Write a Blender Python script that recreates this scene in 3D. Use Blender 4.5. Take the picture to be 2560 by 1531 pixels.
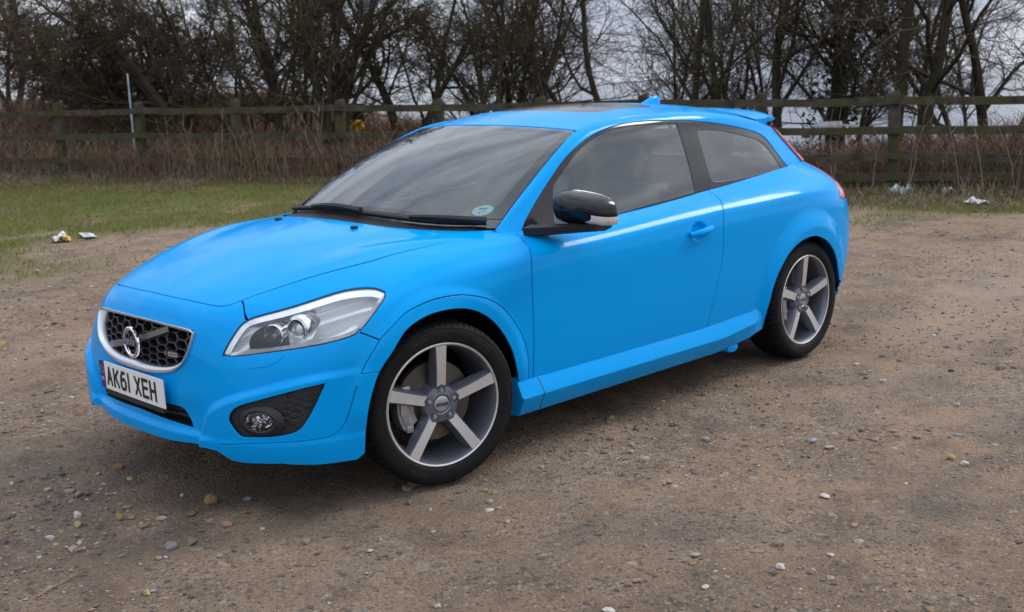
import bpy, bmesh, math, random
import numpy as np
from mathutils import Vector, Matrix
from mathutils.geometry import delaunay_2d_cdt

for _o in list(bpy.data.objects):
    bpy.data.objects.remove(_o)
SC = bpy.context.scene
COL = SC.collection
R = math.radians

# ------------------------------------------------------------------ camera, sky, sun, exposure
CAM_POS = np.array([-2.739, -4.052, 1.528])
CAM_YAW, CAM_PITCH, CAM_ROLL = R(45.584), R(-11.118), R(-1.897)
cam = bpy.data.cameras.new('camera')
cam.sensor_width = 36.0
cam.lens = 2823.5 / 2560 * 36.0
cam.clip_start, cam.clip_end = 0.05, 3000
camo = bpy.data.objects.new('camera', cam)
COL.objects.link(camo)
_f = np.array([math.cos(CAM_PITCH)*math.cos(CAM_YAW), math.cos(CAM_PITCH)*math.sin(CAM_YAW), math.sin(CAM_PITCH)])
_r = np.cross(_f, [0, 0, 1]); _r /= np.linalg.norm(_r)
_u = np.cross(_r, _f)
_c, _s = math.cos(CAM_ROLL), math.sin(CAM_ROLL)
_r, _u = _c*_r + _s*_u, -_s*_r + _c*_u
camo.matrix_world = Matrix(((_r[0], _u[0], -_f[0], CAM_POS[0]), (_r[1], _u[1], -_f[1], CAM_POS[1]),
                            (_r[2], _u[2], -_f[2], CAM_POS[2]), (0, 0, 0, 1)))
cam.dof.use_dof = True
cam.dof.focus_distance = 4.0
cam.dof.aperture_fstop = 5.6
SC.camera = camo

SUN_EL, SUN_AZ = R(37), R(104)
world = bpy.data.worlds.new('World'); SC.world = world
world.use_nodes = True
wn, wl = world.node_tree.nodes, world.node_tree.links
wn.clear()
w_out = wn.new('ShaderNodeOutputWorld'); w_bg = wn.new('ShaderNodeBackground')
w_bg.inputs['Strength'].default_value = 0.10
w_sky = wn.new('ShaderNodeTexSky'); w_sky.sky_type = 'NISHITA'; w_sky.sun_disc = False
w_sky.sun_elevation = SUN_EL; w_sky.sun_rotation = SUN_AZ
w_sky.air_density = 1.0; w_sky.dust_density = 2.0
w_co = wn.new('ShaderNodeTexCoord')
# overcast: grey cloud layer, brighter overhead, over the blue sky
w_sep = wn.new('ShaderNodeSeparateXYZ'); wl.new(w_co.outputs['Generated'], w_sep.inputs[0])
w_map = wn.new('ShaderNodeMapping'); w_map.inputs['Scale'].default_value = (1.0, 1.0, 2.6)
wl.new(w_co.outputs['Generated'], w_map.inputs[0])
w_n = wn.new('ShaderNodeTexNoise'); w_n.inputs['Scale'].default_value = 3.2; w_n.inputs['Detail'].default_value = 7
w_n.inputs['Roughness'].default_value = 0.55
wl.new(w_map.outputs[0], w_n.inputs['Vector'])
w_cr = wn.new('ShaderNodeValToRGB')
w_cr.color_ramp.elements[0].position = 0.34; w_cr.color_ramp.elements[0].color = (0.37, 0.43, 0.58, 1)
w_cr.color_ramp.elements[1].position = 0.66; w_cr.color_ramp.elements[1].color = (0.88, 0.93, 1.02, 1)
wl.new(w_n.outputs['Fac'], w_cr.inputs[0])
w_h = wn.new('ShaderNodeMapRange'); w_h.inputs['From Min'].default_value = 0.0; w_h.inputs['From Max'].default_value = 1.0
w_h.inputs['To Min'].default_value = 8.4; w_h.inputs['To Max'].default_value = 19.0
wl.new(w_sep.outputs['Z'], w_h.inputs['Value'])
w_mul = wn.new('ShaderNodeVectorMath'); w_mul.operation = 'SCALE'
wl.new(w_cr.outputs['Color'], w_mul.inputs[0]); wl.new(w_h.outputs[0], w_mul.inputs['Scale'])
w_mix = wn.new('ShaderNodeMix'); w_mix.data_type = 'RGBA'; w_mix.inputs['Factor'].default_value = 0.88
wl.new(w_sky.outputs['Color'], w_mix.inputs['A']); wl.new(w_mul.outputs[0], w_mix.inputs['B'])
wl.new(w_mix.outputs['Result'], w_bg.inputs['Color']); wl.new(w_bg.outputs[0], w_out.inputs[0])

sun = bpy.data.lights.new('sun', 'SUN'); sun.energy = 1.45; sun.angle = R(20); sun.color = (1.0, 0.96, 0.9)
suno = bpy.data.objects.new('sun', sun); COL.objects.link(suno)
_sd = Vector((math.cos(SUN_EL)*math.sin(SUN_AZ), math.cos(SUN_EL)*math.cos(SUN_AZ), math.sin(SUN_EL)))
suno.rotation_euler = _sd.to_track_quat('Z', 'Y').to_euler()
suno.location = (0, 0, 20)

vs = SC.view_settings
vs.view_transform = 'Standard'; vs.look = 'None'; vs.exposure = 0.27; vs.gamma = 1.0; vs.use_curve_mapping = False

# ------------------------------------------------------------------ helpers
def tag(o, label=None, cat=None, group=None, kind=None):
    for k, v in (('label', label), ('category', cat), ('group', group), ('kind', kind)):
        if v: o[k] = v
    return o
def empty(name, loc=(0, 0, 0), label=None, cat=None, group=None):
    o = bpy.data.objects.new(name, None); o.location = loc; o.empty_display_size = .2
    COL.objects.link(o); return tag(o, label, cat, group)
def mesh_obj(name, V, F, mat=None, parent=None, smooth=True, normals=None):
    me = bpy.data.meshes.new(name)
    V = np.asarray(V, float)
    if isinstance(F, np.ndarray) and F.ndim == 2:
        n, k = F.shape
        me.vertices.add(len(V)); me.vertices.foreach_set('co', V.ravel())
        me.loops.add(n*k); me.loops.foreach_set('vertex_index', F.astype(np.int32).ravel())
        me.polygons.add(n); me.polygons.foreach_set('loop_start', np.arange(0, n*k, k, dtype=np.int32))
        me.update(calc_edges=True); me.validate()
    else:
        me.from_pydata([tuple(v) for v in V], [], [tuple(int(i) for i in f) for f in F]); me.update()
    me.polygons.foreach_set('use_smooth', [smooth]*len(me.polygons))
    if normals is not None:
        me.normals_split_custom_set_from_vertices([tuple(n) for n in normals])
    if mat is not None:
        for m in (mat if isinstance(mat, (list, tuple)) else [mat]): me.materials.append(m)
    o = bpy.data.objects.new(name, me); COL.objects.link(o)
    if parent is not None: o.parent = parent
    return o
class MB:
    """collects shapes into one mesh"""
    def __init__(s): s.V = []; s.F = []; s.n = 0
    def add(s, V, F):
        V = np.asarray(V, float); s.V.append(V)
        s.F += [tuple(int(i)+s.n for i in f) for f in F]; s.n += len(V); return s
    def box(s, c, size, M=None, bev=0.0):
        hx, hy, hz = [q/2 for q in size]; b = min(bev, hx*.9, hy*.9, hz*.9)
        if b <= 0:
            V = np.array([(x, y, z) for x in (-hx, hx) for y in (-hy, hy) for z in (-hz, hz)])
            F = [(0, 1, 3, 2), (4, 6, 7, 5), (0, 4, 5, 1), (2, 3, 7, 6), (0, 2, 6, 4), (1, 5, 7, 3)]
        else:
            bm = bmesh.new(); bmesh.ops.create_cube(bm, size=1)
            for v in bm.verts: v.co = (v.co.x*2*hx, v.co.y*2*hy, v.co.z*2*hz)
            bmesh.ops.bevel(bm, geom=bm.edges[:], offset=b, segments=2, profile=.5, affect='EDGES')
            bm.verts.index_update(); V = np.array([v.co[:] for v in bm.verts]); F = [[v.index for v in f.verts] for f in bm.faces]; bm.free()
        if M is not None: V = V @ np.asarray(M).T
        return s.add(V + np.asarray(c, float), F)
    def lathe(s, prof, n=48, c=(0, 0, 0), M=None, closed=False):
        """profile (r, h): r about local +z, h along it"""
        prof = np.asarray(prof, float); k = len(prof); a = np.linspace(0, 2*np.pi, n, endpoint=False)
        V = np.stack([prof[None, :, 0]*np.cos(a)[:, None], prof[None, :, 0]*np.sin(a)[:, None], np.broadcast_to(prof[None, :, 1], (n, k))], -1).reshape(-1, 3)
        F = []
        kk = k if closed else k-1
        for i in range(n):
            j = (i+1) % n
            for q in range(kk):
                q2 = (q+1) % k
                F.append((i*k+q, j*k+q, j*k+q2, i*k+q2))
        if M is not None: V = V @ np.asarray(M).T
        return s.add(V + np.asarray(c, float), F)
    def tube(s, pts, r, n=8, cap=True):
        pts = np.asarray(pts, float); m = len(pts); r = np.broadcast_to(np.asarray(r, float), (m,))
        T = np.gradient(pts, axis=0); T /= np.linalg.norm(T, axis=1)[:, None]+1e-12
        up = np.array([0, 0, 1.]) if abs(T[0][2]) < .9 else np.array([1., 0, 0])
        V = []
        for i in range(m):
            x = np.cross(up, T[i]); x /= np.linalg.norm(x)+1e-12; y = np.cross(T[i], x); up = y
            for a in np.linspace(0, 2*np.pi, n, endpoint=False): V.append(pts[i]+r[i]*(np.cos(a)*x+np.sin(a)*y))
        F = [(i*n+j, i*n+(j+1) % n, (i+1)*n+(j+1) % n, (i+1)*n+j) for i in range(m-1) for j in range(n)]
        if cap: F += [tuple(range(n))[::-1], tuple(range((m-1)*n, m*n))]
        return s.add(V, F)
    def ribbon(s, A, B):
        A = np.asarray(A); B = np.asarray(B); n = len(A)
        return s.add(np.concatenate([A, B]), [(i, i+1, n+i+1, n+i) for i in range(n-1)])
    def grid(s, P):
        P = np.asarray(P, float); a, b = P.shape[:2]
        return s.add(P.reshape(-1, 3), [(i*b+j, (i+1)*b+j, (i+1)*b+j+1, i*b+j+1) for i in range(a-1) for j in range(b-1)])
    def build(s, name, mat, parent=None, smooth=True, auto=None):
        V = np.concatenate(s.V)
        o = mesh_obj(name, V, s.F, mat, parent, smooth)
        bm = bmesh.new(); bm.from_mesh(o.data); bmesh.ops.recalc_face_normals(bm, faces=bm.faces[:])
        bm.to_mesh(o.data); bm.free()
        if smooth: o.data.set_sharp_from_angle(angle=R(auto if auto else 35))
        return o
def rot_to(d, up=(0, 0, 1)):
    """matrix whose z column is d"""
    z = np.asarray(d, float); z /= np.linalg.norm(z); x = np.cross(up, z)
    if np.linalg.norm(x) < 1e-6: x = np.array([1., 0, 0])
    x /= np.linalg.norm(x); return np.stack([x, np.cross(z, x), z], 1)

# ------------------------------------------------------------------ materials
def mat_new(name):
    m = bpy.data.materials.new(name); m.use_nodes = True
    nt = m.node_tree; b = nt.nodes['Principled BSDF']; return m, nt, b
def simple(name, col, rough=.5, metal=0.0, coat=0.0, spec=.5, bump=0.0, bscale=200, var=0.0, vscale=8):
    m, nt, b = mat_new(name)
    b.inputs['Base Color'].default_value = (*col, 1); b.inputs['Roughness'].default_value = rough
    b.inputs['Metallic'].default_value = metal; b.inputs['Coat Weight'].default_value = coat
    b.inputs['Coat Roughness'].default_value = .04; b.inputs['Specular IOR Level'].default_value = spec
    tc = nt.nodes.new('ShaderNodeTexCoord')
    if var > 0:
        n = nt.nodes.new('ShaderNodeTexNoise'); n.inputs['Scale'].default_value = vscale; n.inputs['Detail'].default_value = 6
        nt.links.new(tc.outputs['Object'], n.inputs['Vector'])
        r = nt.nodes.new('ShaderNodeMapRange'); r.inputs['From Min'].default_value = .3; r.inputs['From Max'].default_value = .7
        r.inputs['To Min'].default_value = 1-var; r.inputs['To Max'].default_value = 1+var
        nt.links.new(n.outputs['Fac'], r.inputs['Value'])
        v = nt.nodes.new('ShaderNodeVectorMath'); v.operation = 'SCALE'; v.inputs[0].default_value = col
        nt.links.new(r.outputs[0], v.inputs['Scale']); nt.links.new(v.outputs[0], b.inputs['Base Color'])
    if bump > 0:
        n = nt.nodes.new('ShaderNodeTexNoise'); n.inputs['Scale'].default_value = bscale; n.inputs['Detail'].default_value = 4
        nt.links.new(tc.outputs['Object'], n.inputs['Vector'])
        bp = nt.nodes.new('ShaderNodeBump'); bp.inputs['Strength'].default_value = bump; bp.inputs['Distance'].default_value = .002
        nt.links.new(n.outputs['Fac'], bp.inputs['Height']); nt.links.new(bp.outputs[0], b.inputs['Normal'])
    return m
def glass(name, tint=(.75, .85, .82), film=0.0, rough=0.02, base=0.05, fcol=(.50, .64, .63)):
    """thin sheet: Fresnel mirror over tinted see-through"""
    m = bpy.data.materials.new(name); m.use_nodes = True; nt = m.node_tree; nt.nodes.clear()
    o = nt.nodes.new('ShaderNodeOutputMaterial'); mx = nt.nodes.new('ShaderNodeMixShader')
    t = nt.nodes.new('ShaderNodeBsdfTransparent'); t.inputs[0].default_value = (*tint, 1)
    g = nt.nodes.new('ShaderNodeBsdfGlossy'); g.inputs['Roughness'].default_value = rough
    fr = nt.nodes.new('ShaderNodeFresnel'); fr.inputs['IOR'].default_value = 1.52
    ad = nt.nodes.new('ShaderNodeMath'); ad.operation = 'MULTIPLY_ADD'; ad.inputs[1].default_value = 1.15; ad.inputs[2].default_value = base; ad.use_clamp = True
    nt.links.new(fr.outputs[0], ad.inputs[0]); nt.links.new(ad.outputs[0], mx.inputs[0])
    nt.links.new(t.outputs[0], mx.inputs[1]); nt.links.new(g.outputs[0], mx.inputs[2]); df = nt.nodes.new('ShaderNodeBsdfDiffuse'); df.inputs[0].default_value = (*fcol, 1)      # pale diffuse film that lightens the pane
    m2 = nt.nodes.new('ShaderNodeMixShader'); m2.inputs[0].default_value = film
    nt.links.new(mx.outputs[0], m2.inputs[1]); nt.links.new(df.outputs[0], m2.inputs[2]); nt.links.new(m2.outputs[0], o.inputs[0])
    return m
def paint_mat():
    m, nt, b = mat_new('car_paint_blue')
    b.inputs['Base Color'].default_value = (0.0, 0.325, 0.78, 1)
    b.inputs['Roughness'].default_value = .42; b.inputs['Coat Weight'].default_value = .7; b.inputs['Coat IOR'].default_value = 1.26; b.inputs['Coat Roughness'].default_value = .035
    b.inputs['Specular IOR Level'].default_value = .0
    tc = nt.nodes.new('ShaderNodeTexCoord')
    # rain beads and a film of road dust break up the reflections
    n = nt.nodes.new('ShaderNodeTexNoise'); n.inputs['Scale'].default_value = 5; n.inputs['Detail'].default_value = 8
    nt.links.new(tc.outputs['Object'], n.inputs['Vector'])
    r = nt.nodes.new('ShaderNodeMapRange'); r.inputs['From Min'].default_value = .35; r.inputs['From Max'].default_value = .7
    r.inputs['To Min'].default_value = .05; r.inputs['To Max'].default_value = .17
    nt.links.new(n.outputs['Fac'], r.inputs['Value']); nt.links.new(r.outputs[0], b.inputs['Coat Roughness'])
    v = nt.nodes.new('ShaderNodeTexVoronoi'); v.inputs['Scale'].default_value = 190
    nt.links.new(tc.outputs['Object'], v.inputs['Vector'])
    rr = nt.nodes.new('ShaderNodeMapRange'); rr.inputs['From Min'].default_value = .30; rr.inputs['From Max'].default_value = 0
    nt.links.new(v.outputs['Distance'], rr.inputs['Value'])
    ge = nt.nodes.new('ShaderNodeNewGeometry'); sp = nt.nodes.new('ShaderNodeSeparateXYZ'); nt.links.new(ge.outputs['Normal'], sp.inputs[0])
    up = nt.nodes.new('ShaderNodeMapRange'); up.inputs['From Min'].default_value = .55; up.inputs['From Max'].default_value = .85
    nt.links.new(sp.outputs['Z'], up.inputs['Value'])
    mu = nt.nodes.new('ShaderNodeMath'); mu.operation = 'MULTIPLY'; nt.links.new(rr.outputs[0], mu.inputs[0]); nt.links.new(up.outputs[0], mu.inputs[1])
    bp = nt.nodes.new('ShaderNodeBump'); bp.inputs['Strength'].default_value = .35; bp.inputs['Distance'].default_value = .0015
    nt.links.new(mu.outputs[0], bp.inputs['Height']); nt.links.new(bp.outputs[0], b.inputs['Coat Normal'])
    return m
M = {}
M['paint'] = paint_mat()
M['black_gloss'] = simple('black_gloss', (.006, .006, .008), .16, coat=.15, spec=.4)
M['frit'] = simple('black_frit', (.014, .012, .013), .14, coat=.1, spec=.4)
M['black_plastic'] = simple('black_plastic', (.014, .014, .015), .55, bump=.3, bscale=500)
M['rubber'] = simple('rubber', (.010, .0095, .0095), .7, spec=.22, bump=.25, bscale=120, var=.25, vscale=14)
M['seal'] = simple('black_seal', (.008, .008, .009), .6)
M['reflector'] = simple('lamp_reflector', (.97, .98, .99), .16, .55)
M['chrome'] = simple('chrome', (.82, .83, .85), .07, 1.0)
M['satin'] = simple('satin_silver', (.74, .75, .78), .30, 1.0)
M['spoke'] = simple('machined_alloy', (.70, .67, .64), .42, .6, var=.05, vscale=40)
M['alloy_dark'] = simple('grey_alloy', (.17, .18, .21), .38, .55, coat=.3)
M['disc'] = simple('brake_disc', (.16, .14, .125), .5, .8, var=.2, vscale=10)
M['caliper'] = simple('caliper', (.42, .42, .42), .45, .7, var=.2, vscale=30)
M['dark'] = simple('dark_void', (.004, .004, .004), .9, spec=.1)
M['cloth'] = simple('seat_cloth', (.11, .11, .115), .9, var=.2)
M['headliner'] = simple('headliner', (.30, .30, .29), .9)
M['dash'] = simple('dash_plastic', (.075, .075, .078), .7)
M['glass'] = glass('window_glass', (.78, .87, .84), .035, .03, base=.07)
M['ws'] = glass('windscreen_glass', (.80, .86, .84), .015, .03, base=.06)
M['bright_film'] = glass('bright_film_glass', (.92, .94, .93), .17, .3, base=.0, fcol=(.60, .61, .61))  # cabin brightness put into the colour of a pale film
M['lens'] = glass('lamp_lens', (.97, .98, .98), base=.0)
M['red'] = simple('red_lens', (.50, .006, .012), .12, coat=.8)
M['orange'] = simple('orange_bulb', (.8, .22, .05), .3)
M['plate_white'] = simple('plate_white', (.82, .82, .80), .35, var=.04)
M['plate_black'] = simple('plate_black', (.012, .012, .012), .4)
M['plate_blue'] = simple('plate_blue', (.008, .02, .16), .35)
M['white'] = simple('print_white', (.75, .76, .76), .5)
M['badge_blue'] = simple('badge_blue', (.006, .012, .10), .25, coat=.6)
M['paper_disc'] = simple('paper_disc', (.45, .80, .80), .5)
M['paper_blue'] = simple('paper_print_blue', (.05, .25, .38), .5)

# ------------------------------------------------------------------ the place: ground, grass, fence, trees
RNG = np.random.default_rng(11)
def vnoise(x, y, seed=0):
    """smooth value noise, vectorised"""
    xi, yi = np.floor(x).astype(np.int64), np.floor(y).astype(np.int64); fx, fy = x-xi, y-yi
    fx, fy = fx*fx*(3-2*fx), fy*fy*(3-2*fy)
    def h(a, b):
        n = (a*374761393+b*668265263+seed*974711) & 0x7fffffff
        n = ((n ^ (n >> 13))*1274126177) & 0x7fffffff
        return ((n ^ (n >> 16)) & 0xffff)/65535.0
    return (h(xi, yi)*(1-fx)+h(xi+1, yi)*fx)*(1-fy)+(h(xi, yi+1)*(1-fx)+h(xi+1, yi+1)*fx)*fy
def fbm(x, y, seed=0, oct=4):
    s, a, t = 0, 1, 0
    for k in range(oct): s = s+a*vnoise(x*2**k+17*k, y*2**k-9*k, seed+k); t += a; a *= .5
    return s/t
FL0, FL1 = np.array([5.355, 14.953]), np.array([10.398, 2.574])       # fence line on the ground
FD = (FL1-FL0)/np.linalg.norm(FL1-FL0); FN = np.array([-FD[1], FD[0]])   # FN points away from the car
if FN @ (np.array([12., 12.])-FL0) < 0: FN = -FN
def beyond(x, y): return (x-FL0[0])*FN[0]+(y-FL0[1])*FN[1]
def along(x, y): return (x-FL0[0])*FD[0]+(y-FL0[1])*FD[1]
def ss(a, b, t):
    q = np.clip((t-a)/(b-a), 0, 1); return q*q*(3-2*q)
# edge of the verge, from far left to far right
VERGE = np.array([(-30, 3.2), (-6, 5.6), (.2, 6.3), (1.3, 7.05), (2.1, 7.6), (2.7, 7.6), (3.3, 7.4), (4.2, 7.3), (5.2, 6.0), (5.9, 4.8), (7.4, 2.6), (8.2, 1.70), (9.05, .72), (11.5, -3.0), (20, -14), (30, -30)])
def verge_d(x, y):
    """>0 on the grass side of the verge edge"""
    P = np.stack([np.ravel(x), np.ravel(y)], 1); d = np.full(len(P), 1e9); sg = np.ones(len(P))
    for p, q in zip(VERGE[:-1], VERGE[1:]):
        e = q-p; w = P-p; t = np.clip((w@e)/(e@e), 0, 1); r = np.hypot(*(w-t[:, None]*e).T)
        s = np.sign(e[0]*w[:, 1]-e[1]*w[:, 0]); m = r < d; d = np.where(m, r, d); sg = np.where(m, s, sg)
    return (d*sg).reshape(np.shape(x))
def ground_z(x, y, fine=True):
    b = beyond(x, y); a = along(x, y)
    z = .13*ss(-7, -.5, b)*ss(11, 5, a)+.06*ss(-4, -.5, b)
    z = z+(1.0*ss(1.0, 9, b)*ss(1.5, -2.5, a)+.35*ss(9, 16, b)*ss(.5, -3, a))*(1-ss(8, 14, b)*ss(-11, -5, a))
    z = z-.75*ss(2.5, 10, b)*ss(1.5, 5.5, a)
    z = z*(1-ss(22, 34, b))-.9*ss(22, 34, b)
    far = ss(40, 400, np.hypot(x, y)); 
    z = z+.10*(fbm(x*.45, y*.45, 3, 3)-.5)*ss(4, 8, np.hypot(x-1, y))
    if fine:
        n = .030*(fbm(x*1.6, y*1.6, 5, 4)-.5)+.016*(fbm(x*9, y*9, 8, 3)-.5)
        # shallow wheel tracks crossing the yard behind the car
        tr_ = np.sin((x*.25-y*.97)*3.1+2.0*fbm(x*.35, y*.35, 21, 2)); n = n+.012*(fbm(x*22, y*22, 66, 2)-.5); n = n-.030*np.maximum(0, tr_-.55)*ss(2, 4, x)
        cal = 1-.75*np.exp(-(np.minimum(np.hypot(x, y+.86), np.hypot(x-2.62, y+.86))/.35)**2)
        z = z+n*cal*(1-far)
    return z-.006
def axis_lines(parts):
    o = []
    for a, b, s in parts: o += list(np.arange(a, b, s))
    return np.array(o+[parts[-1][1]])
gx = axis_lines([(-900, -60, 60), (-60, -10, 2.5), (-10, -4, .3), (-4, 5, .045), (5, 12, .08), (12, 20, .25), (20, 60, 2), (60, 900, 60)])
gy = axis_lines([(-900, -60, 60), (-60, -8, 2.5), (-8, -4, .3), (-4, 3, .045), (3, 9, .08), (9, 20, .2), (20, 60, 2), (60, 900, 60)])
X, Y = np.meshgrid(gx, gy, indexing='ij'); Z = ground_z(X, Y)
nx, ny = X.shape; idx = np.arange(nx*ny).reshape(nx, ny)
Q = np.stack([idx[:-1, :-1], idx[1:, :-1], idx[1:, 1:], idx[:-1, 1:]], -1).reshape(-1, 4)
def dirt_mat():
    m, nt, b = mat_new('gravel_dirt'); N = nt.nodes.new; L = nt.links.new
    tc = N('ShaderNodeTexCoord'); at = N('ShaderNodeAttribute'); at.attribute_name = 'cover'
    sep = N('ShaderNodeSeparateColor'); L(at.outputs['Color'], sep.inputs[0])
    def noise(sc, det=6, ro=.6, vec=None):
        n = N('ShaderNodeTexNoise'); n.inputs['Scale'].default_value = sc; n.inputs['Detail'].default_value = det; n.inputs['Roughness'].default_value = ro
        L(vec or tc.outputs['Object'], n.inputs['Vector']); return n
    def ramp(src, stops):
        r = N('ShaderNodeValToRGB'); e = r.color_ramp.elements
        e[0].position, e[0].color = stops[0][0], (*stops[0][1], 1); e[1].position, e[1].color = stops[-1][0], (*stops[-1][1], 1)
        for p, c in stops[1:-1]:
            q = e.new(p); q.color = (*c, 1)
        L(src, r.inputs[0]); return r
    def mix(f, a, c, mode='MIX'):
        x = N('ShaderNodeMix'); x.data_type = 'RGBA'; x.blend_type = mode
        if isinstance(f, float): x.inputs['Factor'].default_value = f
        else: L(f, x.inputs['Factor'])
        for s, k in ((a, 'A'), (c, 'B')):
            if isinstance(s, tuple): x.inputs[k].default_value = (*s, 1)
            else: L(s, x.inputs[k])
        return x.outputs['Result']
    big = ramp(noise(.55, 5).outputs['Fac'], [(.32, (.185, .118, .076)), (.50, (.285, .186, .118)), (.68, (.35, .262, .185))])
    mid = ramp(noise(3.5, 7, .65).outputs['Fac'], [(.28, (.34, .31, .29)), (.52, (1, 1, 1)), (.75, (1.15, 1.10, 1.03))])
    c = mix(.85, big.outputs[0], mid.outputs[0], 'MULTIPLY')
    # grit: pale, ochre and dark grains of several sizes
    for sc, w, dk in ((150, .85, .35), (75, .90, .45), (34, .80, .74)):
        v = N('ShaderNodeTexVoronoi'); v.inputs['Scale'].default_value = sc; v.inputs['Randomness'].default_value = 1
        ds = noise(sc*.8, 2); av = N('ShaderNodeVectorMath'); av.operation = 'MULTIPLY_ADD'; av.inputs[1].default_value = (.25/sc,)*3
        L(ds.outputs['Color'], av.inputs[0]); L(tc.outputs['Object'], av.inputs[2]); L(av.outputs[0], v.inputs['Vector'])
        cr = N('ShaderNodeSeparateColor'); L(v.outputs['Color'], cr.inputs[0])
        pal = ramp(cr.outputs[0], [(.0, (.05, .045, .042)), (.25, (.12, .10, .085)), (.45, (.21, .155, .105)), (.62, (.27, .20, .12)), (.80, (.33, .28, .22)), (.97, (.40, .36, .31))])
        pal.color_ramp.interpolation = 'CONSTANT'
        mr = N('ShaderNodeMapRange'); mr.inputs['From Min'].default_value = .62; mr.inputs['From Max'].default_value = .35; L(v.outputs['Distance'], mr.inputs['Value'])
        sel = N('ShaderNodeMath'); sel.operation = 'GREATER_THAN'; sel.inputs[1].default_value = dk; L(cr.outputs[1], sel.inputs[0])
        pn = ramp(noise(2.2, 5).outputs['Fac'], [(.34, (.35, .35, .35)), (.58, (1, 1, 1))])
        f = N('ShaderNodeMath'); f.operation = 'MULTIPLY'; L(mr.outputs[0], f.inputs[0]); L(sel.outputs[0], f.inputs[1])
        f2 = N('ShaderNodeMath'); f2.operation = 'MULTIPLY'; L(f.outputs[0], f2.inputs[0]); L(pn.outputs[0], f2.inputs[1])
        f3 = N('ShaderNodeMath'); f3.operation = 'MULTIPLY'; L(f2.outputs[0], f3.inputs[0]); f3.inputs[1].default_value = w
        c = mix(f3.outputs[0], c, pal.outputs[0])
    fine = ramp(noise(210, 3, .7).outputs['Fac'], [(.30, (.52, .50, .48)), (.50, (1, 1, 1)), (.70, (1.45, 1.42, 1.38))])
    c = mix(.8, c, fine.outputs[0], 'MULTIPLY')
    # damp darker patches
    dm = ramp(noise(1.1, 6, .6).outputs['Fac'], [(.50, (0, 0, 0)), (.68, (1, 1, 1))])
    dmf = N('ShaderNodeMath'); dmf.operation = 'MULTIPLY'; L(dm.outputs[0], dmf.inputs[0]); dmf.inputs[1].default_value = .7
    c = mix(dmf.outputs[0], c, (.062, .047, .036))
    ad_ = N('ShaderNodeAttribute'); ad_.attribute_name = 'grit_tone'; dg_ = N('ShaderNodeMath'); dg_.operation = 'MULTIPLY'; dg_.inputs[1].default_value = .62; L(ad_.outputs['Fac'], dg_.inputs[0]); c = mix(dg_.outputs[0], c, (.070, .060, .050))
    tk = N('ShaderNodeMath'); tk.operation = 'MULTIPLY'; tk.inputs[1].default_value = .85; L(at.outputs['Alpha'], tk.inputs[0])
    c = mix(tk.outputs[0], c, (.36, .255, .18))
    # turf, moss and the brown litter under the scrub
    gr = ramp(noise(1.6, 6, .65).outputs['Fac'], [(.30, (.075, .088, .020)), (.45, (.11, .13, .026)), (.58, (.14, .12, .038)), (.72, (.14, .095, .05))])
    gr2 = ramp(noise(45, 4).outputs['Fac'], [(.3, (.55, .55, .55)), (.7, (1.25, 1.25, 1.2))])
    g = mix(1.0, gr.outputs[0], gr2.outputs[0], 'MULTIPLY')
    c = mix(sep.outputs[0], c, g)
    c = mix(sep.outputs[1], c, (.115, .075, .055))
    c = mix(sep.outputs[2], c, (.36, .33, .30))
    L(c, b.inputs['Base Color'])
    rr = N('ShaderNodeMapRange'); rr.inputs['To Min'].default_value = .93; rr.inputs['To Max'].default_value = .68; L(dmf.outputs[0], rr.inputs['Value']); L(rr.outputs[0], b.inputs['Roughness'])
    b.inputs['Specular IOR Level'].default_value = .3
    h1 = noise(38, 8, .7); h2 = N('ShaderNodeTexVoronoi'); h2.inputs['Scale'].default_value = 75; L(tc.outputs['Object'], h2.inputs['Vector'])
    hs = N('ShaderNodeMath'); hs.operation = 'MULTIPLY_ADD'; hs.inputs[1].default_value = -.45; L(h2.outputs['Distance'], hs.inputs[0]); L(h1.outputs['Fac'], hs.inputs[2])
    bp = N('ShaderNodeBump'); bp.inputs['Strength'].default_value = .9; bp.inputs['Distance'].default_value = .016; L(hs.outputs[0], bp.inputs['Height']); L(bp.outputs[0], b.inputs['Normal'])
    return m
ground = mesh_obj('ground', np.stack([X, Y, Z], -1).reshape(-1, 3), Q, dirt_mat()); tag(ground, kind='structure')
vd = verge_d(X, Y); be = beyond(X, Y); al = along(X, Y)
edge_n = (fbm(X*.9, Y*.9, 31, 4)-.5)*1.5
turf = ss(-.25, .55, vd+edge_n*1.0)
turf = turf*(1-.85*ss(.56, .70, fbm(X*.8+3, Y*.8, 77, 3))*ss(2.8, .8, vd))          # bare tracks worn into the verge
turf = np.maximum(turf, .55*ss(.60, .74, fbm(X*1.1, Y*1.1, 41, 4))*ss(-3.0, -.4, vd)*ss(3, 1, X))   # tufts straying into the gravel on the left
turf = np.maximum(turf, .55*ss(.48, .66, fbm(X*.9, Y*.9, 52, 4))*ss(.3, 1.2, X)*ss(-2.2, -2.9, Y)*ss(-.5, .5, X+Y+2.6))  # mossy corner, near right
scrub = ss(-1.1, .2, be+edge_n*.5)*(1-.0)
pale = ss(3.5, 5.0, be)*ss(7.5, 9.5, al)*ss(13, 10, be)*.8
track = np.clip(np.sin((X*.25-Y*.97)*3.1+2.0*fbm(X*.35, Y*.35, 21, 2))-.25, 0, 1)*ss(1.5, 4, X)*fbm(X*.8, Y*2.5, 12, 3)*1.4
col = np.stack([turf*(1-scrub), scrub*(1-pale), pale, np.clip(track, 0, 1)], -1).reshape(-1, 4)
ca = ground.data.color_attributes.new('cover', 'FLOAT_COLOR', 'POINT'); ca.data.foreach_set('color', col.ravel().astype(np.float32))

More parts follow.
